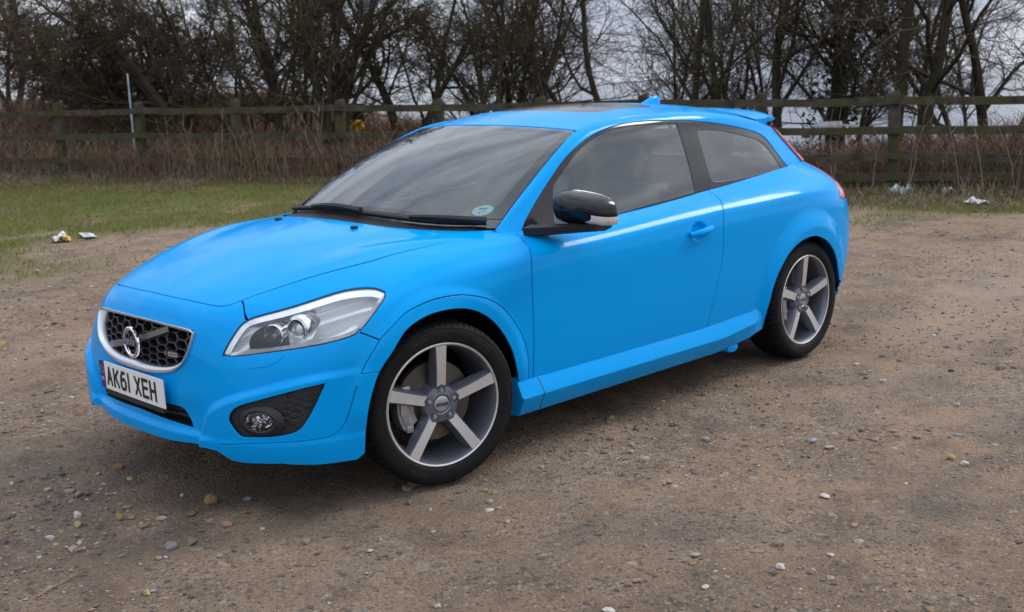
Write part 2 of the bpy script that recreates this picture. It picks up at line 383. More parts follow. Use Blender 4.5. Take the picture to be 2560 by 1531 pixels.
grit_tone = np.exp(-((X+.72)**2+(Y+.42)**2)/.42**2)*ss(.30, .62, fbm(X*4, Y*4, 120, 4))*1.1+.38*ss(.9, -.6, X+.15*Y)*ss(6, 2, Y)*ss(.30, .60, fbm(X*1.5, Y*1.5, 121, 4))+.8*np.exp(-((X+.05)**2+(Y+1.35)**2)/.30**2)*ss(.40, .62, fbm(X*5, Y*5, 122, 3))  # darkens the grit ahead of the bumper, near the front wheel and leftwards
grit_tone = np.clip(grit_tone, 0, 1).ravel(); da = ground.data.color_attributes.new('grit_tone', 'FLOAT_COLOR', 'POINT'); da.data.foreach_set('color', np.stack([grit_tone, grit_tone, grit_tone, np.ones_like(grit_tone)], -1).ravel().astype(np.float32))

# lake beyond the trees and the far bank
def flat_sheet(name, pts, z, mat):
    o = mesh_obj(name, [(x, y, z) for x, y in pts], [tuple(range(len(pts)))], mat, smooth=False); return tag(o, kind='structure')
wm, wnt, wb = mat_new('lake_water'); wb.inputs['Base Color'].default_value = (.03, .035, .04, 1); wb.inputs['Roughness'].default_value = .12
_t = wnt.nodes.new('ShaderNodeTexCoord'); _n = wnt.nodes.new('ShaderNodeTexNoise'); _n.inputs['Scale'].default_value = 1.2; _n.inputs['Detail'].default_value = 3
_b = wnt.nodes.new('ShaderNodeBump'); _b.inputs['Strength'].default_value = .08; wnt.links.new(_t.outputs['Object'], _n.inputs['Vector']); wnt.links.new(_n.outputs['Fac'], _b.inputs['Height']); wnt.links.new(_b.outputs[0], wb.inputs['Normal'])
def fpt(a, b): p = FL0+FD*a+FN*b; return (float(p[0]), float(p[1]))
_ln = [(-400, 22), (-2, 22), (2.5, 6), (5.5, 4), (8, 4), (11, 4), (30, 4), (120, 4), (700, 4)]
_lf = [(-2400, 2400), (-900, 2400), (-500, 2400), (-200, 2400), (0, 2400), (200, 2400), (500, 2400), (900, 2400), (2400, 2400)]
_lv = [(*fpt(*q), -.30) for q in _ln]+[(*fpt(*q), -.30) for q in _lf]
lake = mesh_obj('lake', _lv, [(i, 9+i, 10+i, i+1) for i in range(8)], wm, smooth=False); tag(lake, kind='structure')
_bm = bmesh.new(); _bm.from_mesh(lake.data); bmesh.ops.recalc_face_normals(_bm, faces=_bm.faces[:])
if sum(f.normal.z for f in _bm.faces) < 0: bmesh.ops.reverse_faces(_bm, faces=_bm.faces[:])
_bm.to_mesh(lake.data); _bm.free()

# ---- bark, wood and leaf materials
def bark(name, c1, c2, moss, sc=9):
    m, nt, b = mat_new(name); N = nt.nodes.new; L = nt.links.new
    tc = N('ShaderNodeTexCoord'); n = N('ShaderNodeTexNoise'); n.inputs['Scale'].default_value = sc; n.inputs['Detail'].default_value = 7; L(tc.outputs['Object'], n.inputs['Vector'])
    r = N('ShaderNodeValToRGB'); e = r.color_ramp.elements; e[0].position = .34; e[0].color = (*c1, 1); e[1].position = .62; e[1].color = (*c2, 1); L(n.outputs['Fac'], r.inputs[0])
    n2 = N('ShaderNodeTexNoise'); n2.inputs['Scale'].default_value = sc*.45; n2.inputs['Detail'].default_value = 6; L(tc.outputs['Object'], n2.inputs['Vector'])
    r2 = N('ShaderNodeMapRange'); r2.inputs['From Min'].default_value = .48; r2.inputs['From Max'].default_value = .66; L(n2.outputs['Fac'], r2.inputs['Value'])
    x = N('ShaderNodeMix'); x.data_type = 'RGBA'; L(r2.outputs[0], x.inputs['Factor']); L(r.outputs[0], x.inputs['A']); x.inputs['B'].default_value = (*moss, 1)
    L(x.outputs['Result'], b.inputs['Base Color']); b.inputs['Roughness'].default_value = .9; b.inputs['Specular IOR Level'].default_value = .2
    bp = N('ShaderNodeBump'); bp.inputs['Strength'].default_value = .6; bp.inputs['Distance'].default_value = .01; L(n.outputs['Fac'], bp.inputs['Height']); L(bp.outputs[0], b.inputs['Normal'])
    return m
M['bark'] = bark('bark', (.050, .038, .026), (.098, .076, .052), (.060, .062, .022))
M['bark_dark'] = bark('bark_dark', (.030, .023, .017), (.060, .047, .033), (.050, .050, .022))
M['twig'] = bark('twig', (.060, .044, .030), (.108, .080, .054), (.085, .074, .034), 3)
M['haw'] = bark('hawthorn_twig', (.060, .038, .028), (.105, .066, .046), (.075, .068, .028), 3)
M['wood'] = bark('weathered_wood', (.040, .034, .024), (.085, .072, .050), (.062, .062, .020), 7)
M['bramble'] = bark('bramble_stem', (.105, .052, .040), (.20, .120, .085), (.17, .13, .070), 2.0)
M['stalk'] = bark('dead_stalk', (.17, .12, .085), (.30, .23, .17), (.20, .15, .09), 3)
M['haw_leaf'] = simple('hawthorn_leaf', (.055, .030, .020), .8, var=.5, vscale=9)
M['ivy'] = simple('ivy_leaf', (.018, .030, .012), .45, var=.4, vscale=3)
M['dead_leaf'] = simple('dead_leaf', (.15, .090, .055), .8, var=.4, vscale=5)

# ---- tubes in bulk
def tubes_mesh(P, rad, sides=3):
    """P: n x k x 3 polylines, rad: n x k -> verts, quads"""
    n, k, _ = P.shape
    T = np.empty_like(P); T[:, 1:-1] = P[:, 2:]-P[:, :-2]; T[:, 0] = P[:, 1]-P[:, 0]; T[:, -1] = P[:, -1]-P[:, -2]
    T /= np.linalg.norm(T, axis=2)[..., None]+1e-9
    ref = np.where(np.abs(T[..., 2:3]) < .8, np.array([0, 0, 1.]), np.array([1., 0, 0])); A = np.cross(ref, T); A /= np.linalg.norm(A, axis=2)[..., None]+1e-9; B = np.cross(T, A)
    an = np.arange(sides)*2*np.pi/sides
    V = P[:, :, None, :]+rad[:, :, None, None]*(np.cos(an)[:, None]*A[:, :, None, :]+np.sin(an)[:, None]*B[:, :, None, :])
    base = (np.arange(n*k)*sides).reshape(n, k)
    i = np.arange(sides); j = (i+1) % sides
    F = np.stack([base[:, :-1, None]+i, base[:, :-1, None]+j, base[:, 1:, None]+j, base[:, 1:, None]+i], -1).reshape(-1, 4)
    return V.reshape(-1, 3), F
def grow(start, d, L, r0, k, wob, trop, rng, taper=.35):
    """random-walk branches; start n x 3, d n x 3"""
    n = len(start); P = np.empty((n, k, 3)); P[:, 0] = start; d = d.copy(); D = np.empty((n, k, 3)); D[:, 0] = d
    for i in range(1, k):
        P[:, i] = P[:, i-1]+d*(L/(k-1))[:, None]
        d = d+rng.normal(0, wob, (n, 3))+np.array([0, 0, trop]); d /= np.linalg.norm(d, axis=1)[:, None]; D[:, i] = d
    rad = r0[:, None]*np.linspace(1, taper, k)[None]
    return P, D, rad
def children(P, D, rad, per, rng, t0=.2, t1=1.0, ang=(30, 65), lr=.5, rr=.5, L=None):
    n, k, _ = P.shape; m = per
    t = rng.uniform(t0, t1, (n, m))*(k-1); i = np.minimum(t.astype(int), k-2); f = (t-i)[..., None]
    idx = np.arange(n)[:, None]
    S = P[idx, i]*(1-f)+P[idx, i+1]*f; dd = D[idx, i]; r = rad[idx, i]*(1-f[..., 0])+rad[idx, i+1]*f[..., 0]
    S, dd, r = S.reshape(-1, 3), dd.reshape(-1, 3), r.ravel()
    q = rng.normal(0, 1, (len(S), 3)); q -= (q*dd).sum(1)[:, None]*dd; q /= np.linalg.norm(q, axis=1)[:, None]+1e-9
    a = np.radians(rng.uniform(*ang, len(S)))[:, None]; nd = dd*np.cos(a)+q*np.sin(a)
    Lc = np.repeat(L, m)*lr*rng.uniform(.55, 1.15, len(S))*(1.15-.55*(t/(k-1)).ravel())
    return S, nd, Lc, np.minimum(r*rr, r*.9)
def make_tree(base, stems, label, rng, group=None, h=5.5, r=.10, lean=(0, 0), spread=.25, n1=11, n2=9, n3=6, mats=('bark', 'twig'), cat='tree', name='bare_tree', L1=.45, trop=.06, low=.14, ang1=(30, 62), wob=.10, zmax=5.2, r3=.0048, ivy=0):
    root = empty(name, (*base, 0), label, cat, group)
    z0 = float(ground_z(np.array(base[0]), np.array(base[1]), False))-.05
    root.location.z = z0
    a = rng.uniform(0, 6.28, stems)
    d = np.stack([lean[0]+spread*np.cos(a)*(stems > 1), lean[1]+spread*np.sin(a)*(stems > 1), np.ones(stems)], 1); d /= np.linalg.norm(d, axis=1)[:, None]
    S = np.stack([.10*np.cos(a)*(stems > 1), .10*np.sin(a)*(stems > 1), np.zeros(stems)], 1)
    n2, n3 = n2+2, n3+(3 if cat == 'bush' else 2)
    L = h*rng.uniform(.8, 1.1, stems); R0 = .84*r*rng.uniform(.65, 1.05, stems)
    P0, D0, r0 = grow(S, d, L, R0, 14, wob, .02, rng, .30)
    r0[:, 0] *= 1.35
    c1 = children(P0, D0, r0, n1, rng, low, .98, ang1, L1, .52, L); P1, D1, r1 = grow(c1[0], c1[1], c1[2], c1[3], 9, wob*1.5, trop, rng, .25)
    c2 = children(P1, D1, r1, n2, rng, .15, 1, (28, 68), .48, .50, c1[2]); P2, D2, r2 = grow(c2[0], c2[1], c2[2], np.maximum(c2[3], r3*1.4), 6, wob*2.0, trop*.5, rng, .35)
    c3 = children(P2, D2, r2, n3, rng, .1, 1, (25, 70), .55, .6, c2[2]); P3, D3, r3_ = grow(c3[0], c3[1], np.maximum(c3[2], .10), np.full(len(c3[0]), r3), 4, wob*2.4, 0, rng, .5)
    k2 = P2[:, 0, 2] < zmax; k3 = P3[:, 0, 2] < zmax-.4
    tv, tf = tubes_mesh(P0, r0, 9); v1, f1 = tubes_mesh(P1, r1, 5)
    mesh_obj('trunk', np.concatenate([tv, v1]), np.concatenate([tf, f1+len(tv)]), M[mats[0]], root)
    v2, f2 = tubes_mesh(P2[k2], r2[k2], 3); v3, f3 = tubes_mesh(P3[k3], r3_[k3], 3)
    mesh_obj('crown', np.concatenate([v2, v3]), np.concatenate([f2, f3+len(v2)]), M[mats[1]], root, smooth=False)
    if ivy:
        i = rng.integers(0, len(P0), ivy); j = rng.integers(0, 12, ivy); C = P0[i, j]+rng.normal(0, 1, (ivy, 3))*np.array([.26, .26, .22])
        leaf_faces('ivy', C, .055, M['ivy'], root, rng)
    return root
def leaf_faces(name, C, size, mat, parent, rng):
    n = len(C); a = rng.normal(0, 1, (n, 3)); a /= np.linalg.norm(a, axis=1)[:, None]; b = np.cross(a, rng.normal(0, 1, (n, 3))); b /= np.linalg.norm(b, axis=1)[:, None]
    s = size*rng.uniform(.6, 1.2, (n, 1)); V = np.stack([C-a*s, C+b*s*.6, C+a*s, C-b*s*.6], 1).reshape(-1, 3); F = np.arange(4*n).reshape(n, 4)
    return mesh_obj(name, V, F, mat, parent, smooth=False)
def stuff_ribbons(name, P, w, mat, rng, kind='stuff'):
    """thin strips n x k x 3 facing about"""
    n, k, _ = P.shape; a = rng.uniform(0, 6.28, n); sd = np.stack([np.cos(a), np.sin(a), np.zeros(n)], 1)[:, None, :]*(w[:, :, None])
    V = np.stack([P-sd, P+sd], 2).reshape(-1, 3); base = (np.arange(n*k)*2).reshape(n, k)
    F = np.stack([base[:, :-1], base[:, :-1]+1, base[:, 1:]+1, base[:, 1:]], -1).reshape(-1, 4)
    o = mesh_obj(name, V, F, mat, None, smooth=False); return tag(o, kind=kind)

# ---- fence
POSTS = [(4.64, 16.71), (5.36, 14.95), (6.01, 13.34), (6.73, 11.58), (7.42, 9.88), (8.06, 8.32), (8.65, 6.86), (9.20, 5.51), (9.78, 4.09), (10.40, 2.57), (11.05, .98), (11.7, -.62)]
fence = empty('post_and_rail_fence', (7.42, 9.88, 0), 'weathered mossy timber post and rail fence between the verge and the trees', 'fence')
frng = np.random.default_rng(5)
def fz(k, t):  # rail heights drop a little from left to right
    return [(1.315, 1.18), (.90, .83), (.505, .50), (.25, .26)][k][0]*(1-t)+[(1.315, 1.18), (.90, .83), (.505, .50), (.25, .26)][k][1]*t
nP = len(POSTS)
yaw_f = math.atan2(FD[1], FD[0])
Rz = lambda a: np.array([[math.cos(a), -math.sin(a), 0], [math.sin(a), math.cos(a), 0], [0, 0, 1]])
def tt(p): return float(np.clip(along(p[0], p[1])/13.37, -.2, 1.3))
for p in POSTS:
    top = 1.46*(1-tt(p))+1.29*tt(p)+frng.normal(0, .012); w = .066
    m = MB(); V = []
    for z, s in ((-.3, 1), (top-.03, 1), (top, .75)):
        for a, b in ((-w, -.05), (w, -.05), (w, .05), (-w, .05)): V.append((a*s, b*s, z))
    for q in range(8, 12): V[q] = (V[q][0], V[q][1], V[q][2]+(.02 if q in (9, 10) else -.015))
    m.add(np.array(V), [(0, 1, 5, 4), (1, 2, 6, 5), (2, 3, 7, 6), (3, 0, 4, 7), (4, 5, 9, 8), (5, 6, 10, 9), (6, 7, 11, 10), (7, 4, 8, 11), (8, 9, 10, 11)])
    lean_ = frng.normal(0, .018, 2); Ml = Rz(yaw_f) @ np.array([[1, 0, lean_[0]], [0, 1, lean_[1]], [0, 0, 1]])
    m.V = [v @ Ml.T+np.array([p[0], p[1], 0]) for v in m.V]
    m.build('post', M['wood'], fence, smooth=False)
for k in range(4):
    za = None
    for i in range(nP-1):
        a, b = np.array(POSTS[i]), np.array(POSTS[i+1]); off = -FN*(.072+.004*(i % 2))
        z0 = fz(k, tt(a))+frng.normal(0, .010) if za is None else za; z1 = fz(k, tt(b))+frng.normal(0, .012); za = z1
        n = 7; m = MB(); G = []
        hw = .048*frng.uniform(.92, 1.06); e = (b-a)/np.linalg.norm(b-a)
        for q, t in enumerate(np.linspace(0, 1, n)):
            ex = -.03 if q == 0 else (.03 if q == n-1 else 0)
            c = a+(b-a)*t+off+e*ex*.9; z = z0+(z1-z0)*t-.012*4*t*(1-t)+frng.normal(0, .003)
            nx_, ny_ = FN*.019
            G.append([(c[0]-nx_, c[1]-ny_, z-hw), (c[0]+nx_, c[1]+ny_, z-hw), (c[0]+nx_, c[1]+ny_, z+hw), (c[0]-nx_, c[1]-ny_, z+hw), (c[0]-nx_, c[1]-ny_, z-hw)])
        m.grid(G); m.add(np.array(G[0][:4]), [(0, 1, 2, 3)]); m.add(np.array(G[-1][:4]), [(3, 2, 1, 0)]); m.build('rail', M['wood'], fence, smooth=False)
for o_ in fence.children: o_.location = -fence.location

# ---- trees behind the fence
trng = np.random.default_rng(23)
G_T = 'bare trees behind the fence'
T1 = 'bare slender tree in the thicket behind the fence'
make_tree((9.15, 13.9), 2, 'forked tree trunk behind the fence left of the multi-stemmed tree', trng, None, 5.5, .125, (-.10, .10), .16, 13, 10, 6)
make_tree((9.55, 13.0), 4, 'thick multi-stemmed bare tree fanning out left of the car roof', trng, None, 6.2, .13, (.0, -.02), .20, 13, 10, 6)
make_tree((9.18, 12.75), 3, 'mossy forked stems behind the post nearest the yellow machine', trng, None, 5.2, .075, (.10, -.16), .28, 11, 9, 6)
make_tree((10.85, 12.4), 4, 'spreading bare tree rising above the front edge of the roof', trng, None, 5.0, .085, (.05, -.06), .34, 12, 9, 6)
make_tree((12.15, 9.85), 1, 'single leaning trunk curving left above the middle of the car roof', trng, None, 5.5, .085, (-.05, .10), .2, 12, 9, 6, ang1=(40, 75), L1=.55)
make_tree((13.5, 12.7), 5, 'low bush of fine bare branches behind the sunroof', trng, None, 3.4, .05, (0, 0), .45, 10, 9, 6)
make_tree((14.3, 10.4), 2, 'far tree whose long limbs lean left over the car roof', trng, None, 5.6, .10, (-.10, .16), .35, 12, 9, 6, L1=.6)
make_tree((13.1, 7.5), 1, 'upright dark trunk above the aerial fin of the car', trng, None, 6.0, .115, (-.03, .04), .1, 13, 10, 6, mats=('bark_dark', 'twig'))
make_tree((12.55, 6.6), 2, 'pair of dark trunks above the rear side window', trng, None, 6.0, .085, (.02, -.02), .14, 12, 10, 6, mats=('bark_dark', 'twig'))
make_tree((13.2, 5.95), 1, 'dark trunk with a left-hand limb above the rear spoiler', trng, None, 6.0, .11, (-.06, .03), .1, 13, 9, 6, mats=('bark_dark', 'twig'), L1=.55)
make_tree((14.2, 5.65), 2, 'ivy-clad dark tree just right of the car', trng, None, 5.5, .12, (0, 0), .15, 12, 9, 6, mats=('bark_dark', 'twig'), ivy=1500)
make_tree((13.1, 3.92), 1, 'left one of two close upright trunks at the far right', trng, None, 6.0, .12, (.0, .0), .1, 11, 9, 6, mats=('bark_dark', 'twig'))
make_tree((13.4, 3.62), 1, 'right and thicker one of two close upright trunks at the far right', trng, None, 6.0, .15, (.02, -.02), .1, 12, 9, 6, mats=('bark_dark', 'twig'))
make_tree((14.6, 3.05), 2, 'dark trunk with brushy twigs nearest the right edge of the picture', trng, None, 6.0, .11, (.03, -.03), .2, 13, 10, 6, mats=('bark_dark', 'twig'))
make_tree((17.3, 4.7), 3, 'far bare tree in the gap at the right', trng, None, 5.0, .07, (0, 0), .3, 12, 9, 6)
make_tree((8.75, 16.0), 2, 'low trunk whose boughs sweep left over the fence', trng, None, 4.5, .115, (-.55, .42), .16, 13, 11, 6, L1=.50, trop=.02)
make_tree((9.7, 16.4), 3, 'bushy bare tree behind the left of the thicket', trng, None, 4.8, .08, (-.2, .15), .3, 12, 10, 6)
make_tree((10.1, 29.0), 3, 'distant spreading bare tree at the left edge of the picture', trng, None, 7.5, .12, (-.1, .1), .40, 13, 10, 6, r3=.008, zmax=8)
for bx in ((11.2, 14.6), (10.6, 17.2), (11.3, 11.0), (16.0, 5.0), (14.2, 9.0), (13.0, 12.2), (15.6, 7.2), (12.4, 11.4), (15.4, 8.2), (16.5, 6.6), (12.0, 17.5), (15.2, 13.5)):
    make_tree(bx, int(trng.integers(2, 5)), T1, trng, G_T, trng.uniform(4, 5.6), trng.uniform(.05, .075), trng.normal(0, .08, 2), .30, 11, 9, 5)
# hawthorn thicket on the left
hrng = np.random.default_rng(40)
for bx, h_, ln, lb in (((8.45, 18.5), 3.1, (-.08, .08), 'dense dark hawthorn thicket hanging over the fence at the left'), ((9.45, 22.6), 3.2, (-.2, .25), 'reddish hawthorn crown above the white heap'), ((9.2, 18.0), 3.4, (-.3, .2), 'hawthorn with tangled twigs beside the striped pole'), ((9.0, 20.2), 3.2, (-.1, .1), 'middle hawthorn of the dark rounded thicket')):
    tr_h = make_tree(bx, 5, lb, hrng, None, h_, .07, ln, .55, 13, 12, 7, mats=('bark_dark', 'haw'), cat='bush', name='hawthorn_bush', L1=.48, trop=.0, low=.22, wob=.13, r3=.006, zmax=4.8)
    hb = hrng.normal(0, 1, (2600, 3)); hb /= np.linalg.norm(hb, axis=1)[:, None]; hb *= hrng.uniform(.2, 1, (2600, 1))**.4
    leaf_faces('berries', hb*[1.4, 1.4, .95]+[ln[0]*h_*.6, ln[1]*h_*.6, h_*.66], .020, M['haw_leaf'], tr_h, hrng)

# ---- scrub: brambles, dead stalks
brng = np.random.default_rng(61)
def stem_field(n, a0, a1, b0, b1, h0, h1, k, arch, rng, dens=None):
    a = rng.uniform(a0, a1, n); b = rng.uniform(b0, b1, n)
    if dens is not None:
        kp = rng.uniform(0, 1, n) < dens(a, b); a, b = a[kp], b[kp]; n = len(a)
    x = FL0[0]+FD[0]*a+FN[0]*b; y = FL0[1]+FD[1]*a+FN[1]*b; z = ground_z(x, y, False)
    H = rng.uniform(h0, h1, n)*(.6+.8*fbm(a*.8, b*.8, 90, 3)); th = rng.uniform(0, 6.28, n); out = rng.uniform(.15, 1.0, n)*arch*H
    t = np.linspace(0, 1, k)[None]
    P = np.stack([x[:, None]+np.cos(th)[:, None]*out[:, None]*t**1.6, y[:, None]+np.sin(th)[:, None]*out[:, None]*t**1.6, z[:, None]+H[:, None]*(t-.35*arch*t**3)], -1)
    P[:, 1:] += rng.normal(0, .02, (n, k-1, 3))
    return P
P = np.concatenate([stem_field(19000, -4.5, 15.5, .12, 5.0, .35, .85, 6, .8, brng), stem_field(3200, 12.8, 16.5, .12, 4.0, .55, 1.05, 6, .7, brng), stem_field(1300, 1.2, 8.5, -.55, .3, .35, .85, 6, .5, brng)])
stuff_ribbons('bramble_scrub', P, np.linspace(.0055, .0025, 6)[None]*np.ones((len(P), 1)), M['bramble'], brng)
P = stem_field(11000, -9, 6, 3.5, 12, .5, 1.1, 5, .9, brng)
stuff_ribbons('bramble_bank', P, np.linspace(.009, .004, 5)[None]*np.ones((len(P), 1)), M['bramble'], brng)
P = np.concatenate([stem_field(9000, -3, 15.5, -1.7, -.1, .05, .17, 4, .9, brng, lambda a, b: ss(.40, .62, fbm(a*.9, b*.9, 58, 3))+.25*(b > -.6)), stem_field(3200, -3, 15.5, -.75, .1, .06, .26, 4, .5, brng), stem_field(1500, -3, 15.5, -.45, 1.2, .3, .8, 4, .4, brng, lambda a, b: ss(.45, .7, fbm(a*.7, b*.7, 55, 3)))])
stuff_ribbons('dead_grass_stems', P, np.linspace(.0045, .002, 4)[None]*np.ones((len(P), 1)), M['stalk'], brng)
C = stem_field(5000, -4.5, 15.5, -.3, 4.0, .1, .9, 2, .5, brng)[:, 1]; tag(leaf_faces('scrub_leaves', C, .022, M['dead_leaf'], None, brng), kind='stuff')
G_S = 'tall pale dead stalks along the fence'
for i in range(58):
    a = [3.1, 3.5, 4.0, 4.4, 4.6, 5.0, 5.3][i % 7]+brng.uniform(-1.6, 2.4) if i < 44 else brng.uniform(10, 15); b = brng.uniform(-.45, -.12); p = FL0+FD*a+FN*b
    h_ = brng.uniform(.45, 1.3); l = brng.normal(0, .22, 2); t = np.linspace(0, 1, 7)[:, None]
    z0 = float(ground_z(np.array(p[0]), np.array(p[1]), False))
    Pm = np.concatenate([p+l*t**1.3*h_, z0+h_*t], 1)+np.r_[np.zeros((1, 3)), brng.normal(0, .012, (6, 3))]
    m = MB(); m.tube(Pm, np.linspace(.0062, .0022, 7), 5)
    for q in range(brng.integers(1, 3)):
        j = int(brng.integers(3, 6)); e = np.array([brng.normal(0, .15), brng.normal(0, .15), .28])*h_*.6; m.tube([Pm[j], Pm[j]+e*.5+brng.normal(0, .01, 3), Pm[j]+e], [.004, .003, .002], 4)
    tag(m.build('dead_stalk', M['stalk'], None, smooth=False), 'tall pale dead stalk standing in front of the fence', 'plant', G_S)

# ---- turf blades
grng = np.random.default_rng(71)
n = 340000; x = grng.uniform(-8, 12.5, n); y = grng.uniform(-1.5, 20, n)
v_ = verge_d(x, y); b_ = beyond(x, y); al_ = along(x, y); en = (fbm(x*.9, y*.9, 31, 4)-.5)*1.5
cov = ss(-.25, .55, v_+en); cov = cov*(1-.85*ss(.56, .70, fbm(x*.8+3, y*.8, 77, 3))*ss(2.8, .8, v_)); cov = np.maximum(cov, .35*ss(.60, .74, fbm(x*1.1, y*1.1, 41, 4))*ss(-3, -.4, v_)*ss(3, 1, x))
kp = (grng.uniform(0, 1, n) < cov) & (b_ < .4); x, y, v_, b_ = x[kp], y[kp], v_[kp], b_[kp]; n = len(x)
z = ground_z(x, y)-.004
Hh = grng.uniform(.018, .055, n)*(1+1.9*ss(-1.3, -.2, b_)*grng.uniform(.3, 1.3, n))*(.7+.6*fbm(x*2, y*2, 13, 2)); a_ = grng.uniform(0, 6.28, n); w_ = grng.uniform(.0035, .0075, n); ln = grng.uniform(.2, 1.0, n)*Hh
bl = np.stack([np.stack([x-np.cos(a_)*w_, y-np.sin(a_)*w_, z], 1), np.stack([x+np.cos(a_)*w_, y+np.sin(a_)*w_, z], 1), np.stack([x-np.sin(a_)*ln, y+np.cos(a_)*ln, z+Hh], 1)], 1)
def blade_mat():
    m, nt, b = mat_new('grass_blades'); N = nt.nodes.new; L = nt.links.new; g = N('ShaderNodeNewGeometry'); tc = N('ShaderNodeTexCoord')
    n1 = N('ShaderNodeTexNoise'); n1.inputs['Scale'].default_value = 1.1; n1.inputs['Detail'].default_value = 5; L(tc.outputs['Object'], n1.inputs['Vector'])
    ad = N('ShaderNodeMath'); ad.operation = 'MULTIPLY_ADD'; ad.inputs[1].default_value = .45; L(g.outputs['Random Per Island'], ad.inputs[0]); L(n1.outputs['Fac'], ad.inputs[2])
    r = N('ShaderNodeValToRGB'); e = r.color_ramp.elements; e[0].position = .45; e[0].color = (.10, .155, .022, 1); e[1].position = .95; e[1].color = (.20, .15, .07, 1)
    for p_, c_ in ((.60, (.15, .185, .028)), (.76, (.20, .19, .045)), (.86, (.26, .19, .075))):
        q = e.new(p_); q.color = (*c_, 1)
    L(ad.outputs[0], r.inputs[0]); L(r.outputs[0], b.inputs['Base Color']); b.inputs['Roughness'].default_value = .75; b.inputs['Specular IOR Level'].default_value = .2
    tl_ = N('ShaderNodeBsdfTranslucent'); L(r.outputs[0], tl_.inputs[0]); mx_ = N('ShaderNodeMixShader'); mx_.inputs[0].default_value = .5; L(b.outputs[0], mx_.inputs[1]); L(tl_.outputs[0], mx_.inputs[2]); L(mx_.outputs[0], nt.nodes['Material Output'].inputs[0]); return m
tag(mesh_obj('grass', bl.reshape(-1, 3), np.arange(3*n).reshape(n, 3), blade_mat(), None, smooth=False), kind='stuff')

class Spl:
    """natural cubic interpolation as a linear operator on knot values"""
    def __init__(s,k):
        s.k=np.asarray(k,float);n=len(k);h=np.diff(s.k)
        A=np.zeros((n,n));B=np.zeros((n,n))
        A[0,0]=A[-1,-1]=1
        for i in range(1,n-1):
            A[i,i-1]=h[i-1];A[i,i]=2*(h[i-1]+h[i]);A[i,i+1]=h[i]
            B[i,i-1]=6/h[i-1];B[i,i]=-6/h[i-1]-6/h[i];B[i,i+1]=6/h[i]
        s.M=np.linalg.solve(A,B)
    def basis(s,t):
        t=np.atleast_1d(np.asarray(t,float));k=s.k;n=len(k)
        i=np.clip(np.searchsorted(k,t,side='right')-1,0,n-2)
        h=k[i+1]-k[i];a=(k[i+1]-t)/h;b=(t-k[i])/h
        E=np.eye(n)
        W=a[:,None]*E[i]+b[:,None]*E[i+1]
        W=W+((a**3-a)*h*h/6)[:,None]*s.M[i]+((b**3-b)*h*h/6)[:,None]*s.M[i+1]
        return W
class Net:
    def __init__(s,C,ku=None,kv=None):
        s.C=np.asarray(C,float)  # stations x rows x 3
        nu,nv=s.C.shape[:2]
        if ku is None:
            d=np.linalg.norm(np.diff(s.C,axis=0),axis=2).mean(1);ku=np.r_[0,np.cumsum(d)]
        if kv is None:
            d=np.linalg.norm(np.diff(s.C,axis=1),axis=2);d=np.maximum(np.median(d,0),.02);kv=np.r_[0,np.cumsum(d)]
        s.ku,s.kv=np.asarray(ku,float),np.asarray(kv,float)
        s.su,s.sv=Spl(s.ku),Spl(s.kv)
    def at(s,u,v):
        return np.einsum('ni,ijk,nj->nk',s.su.basis(u),s.C,s.sv.basis(v))

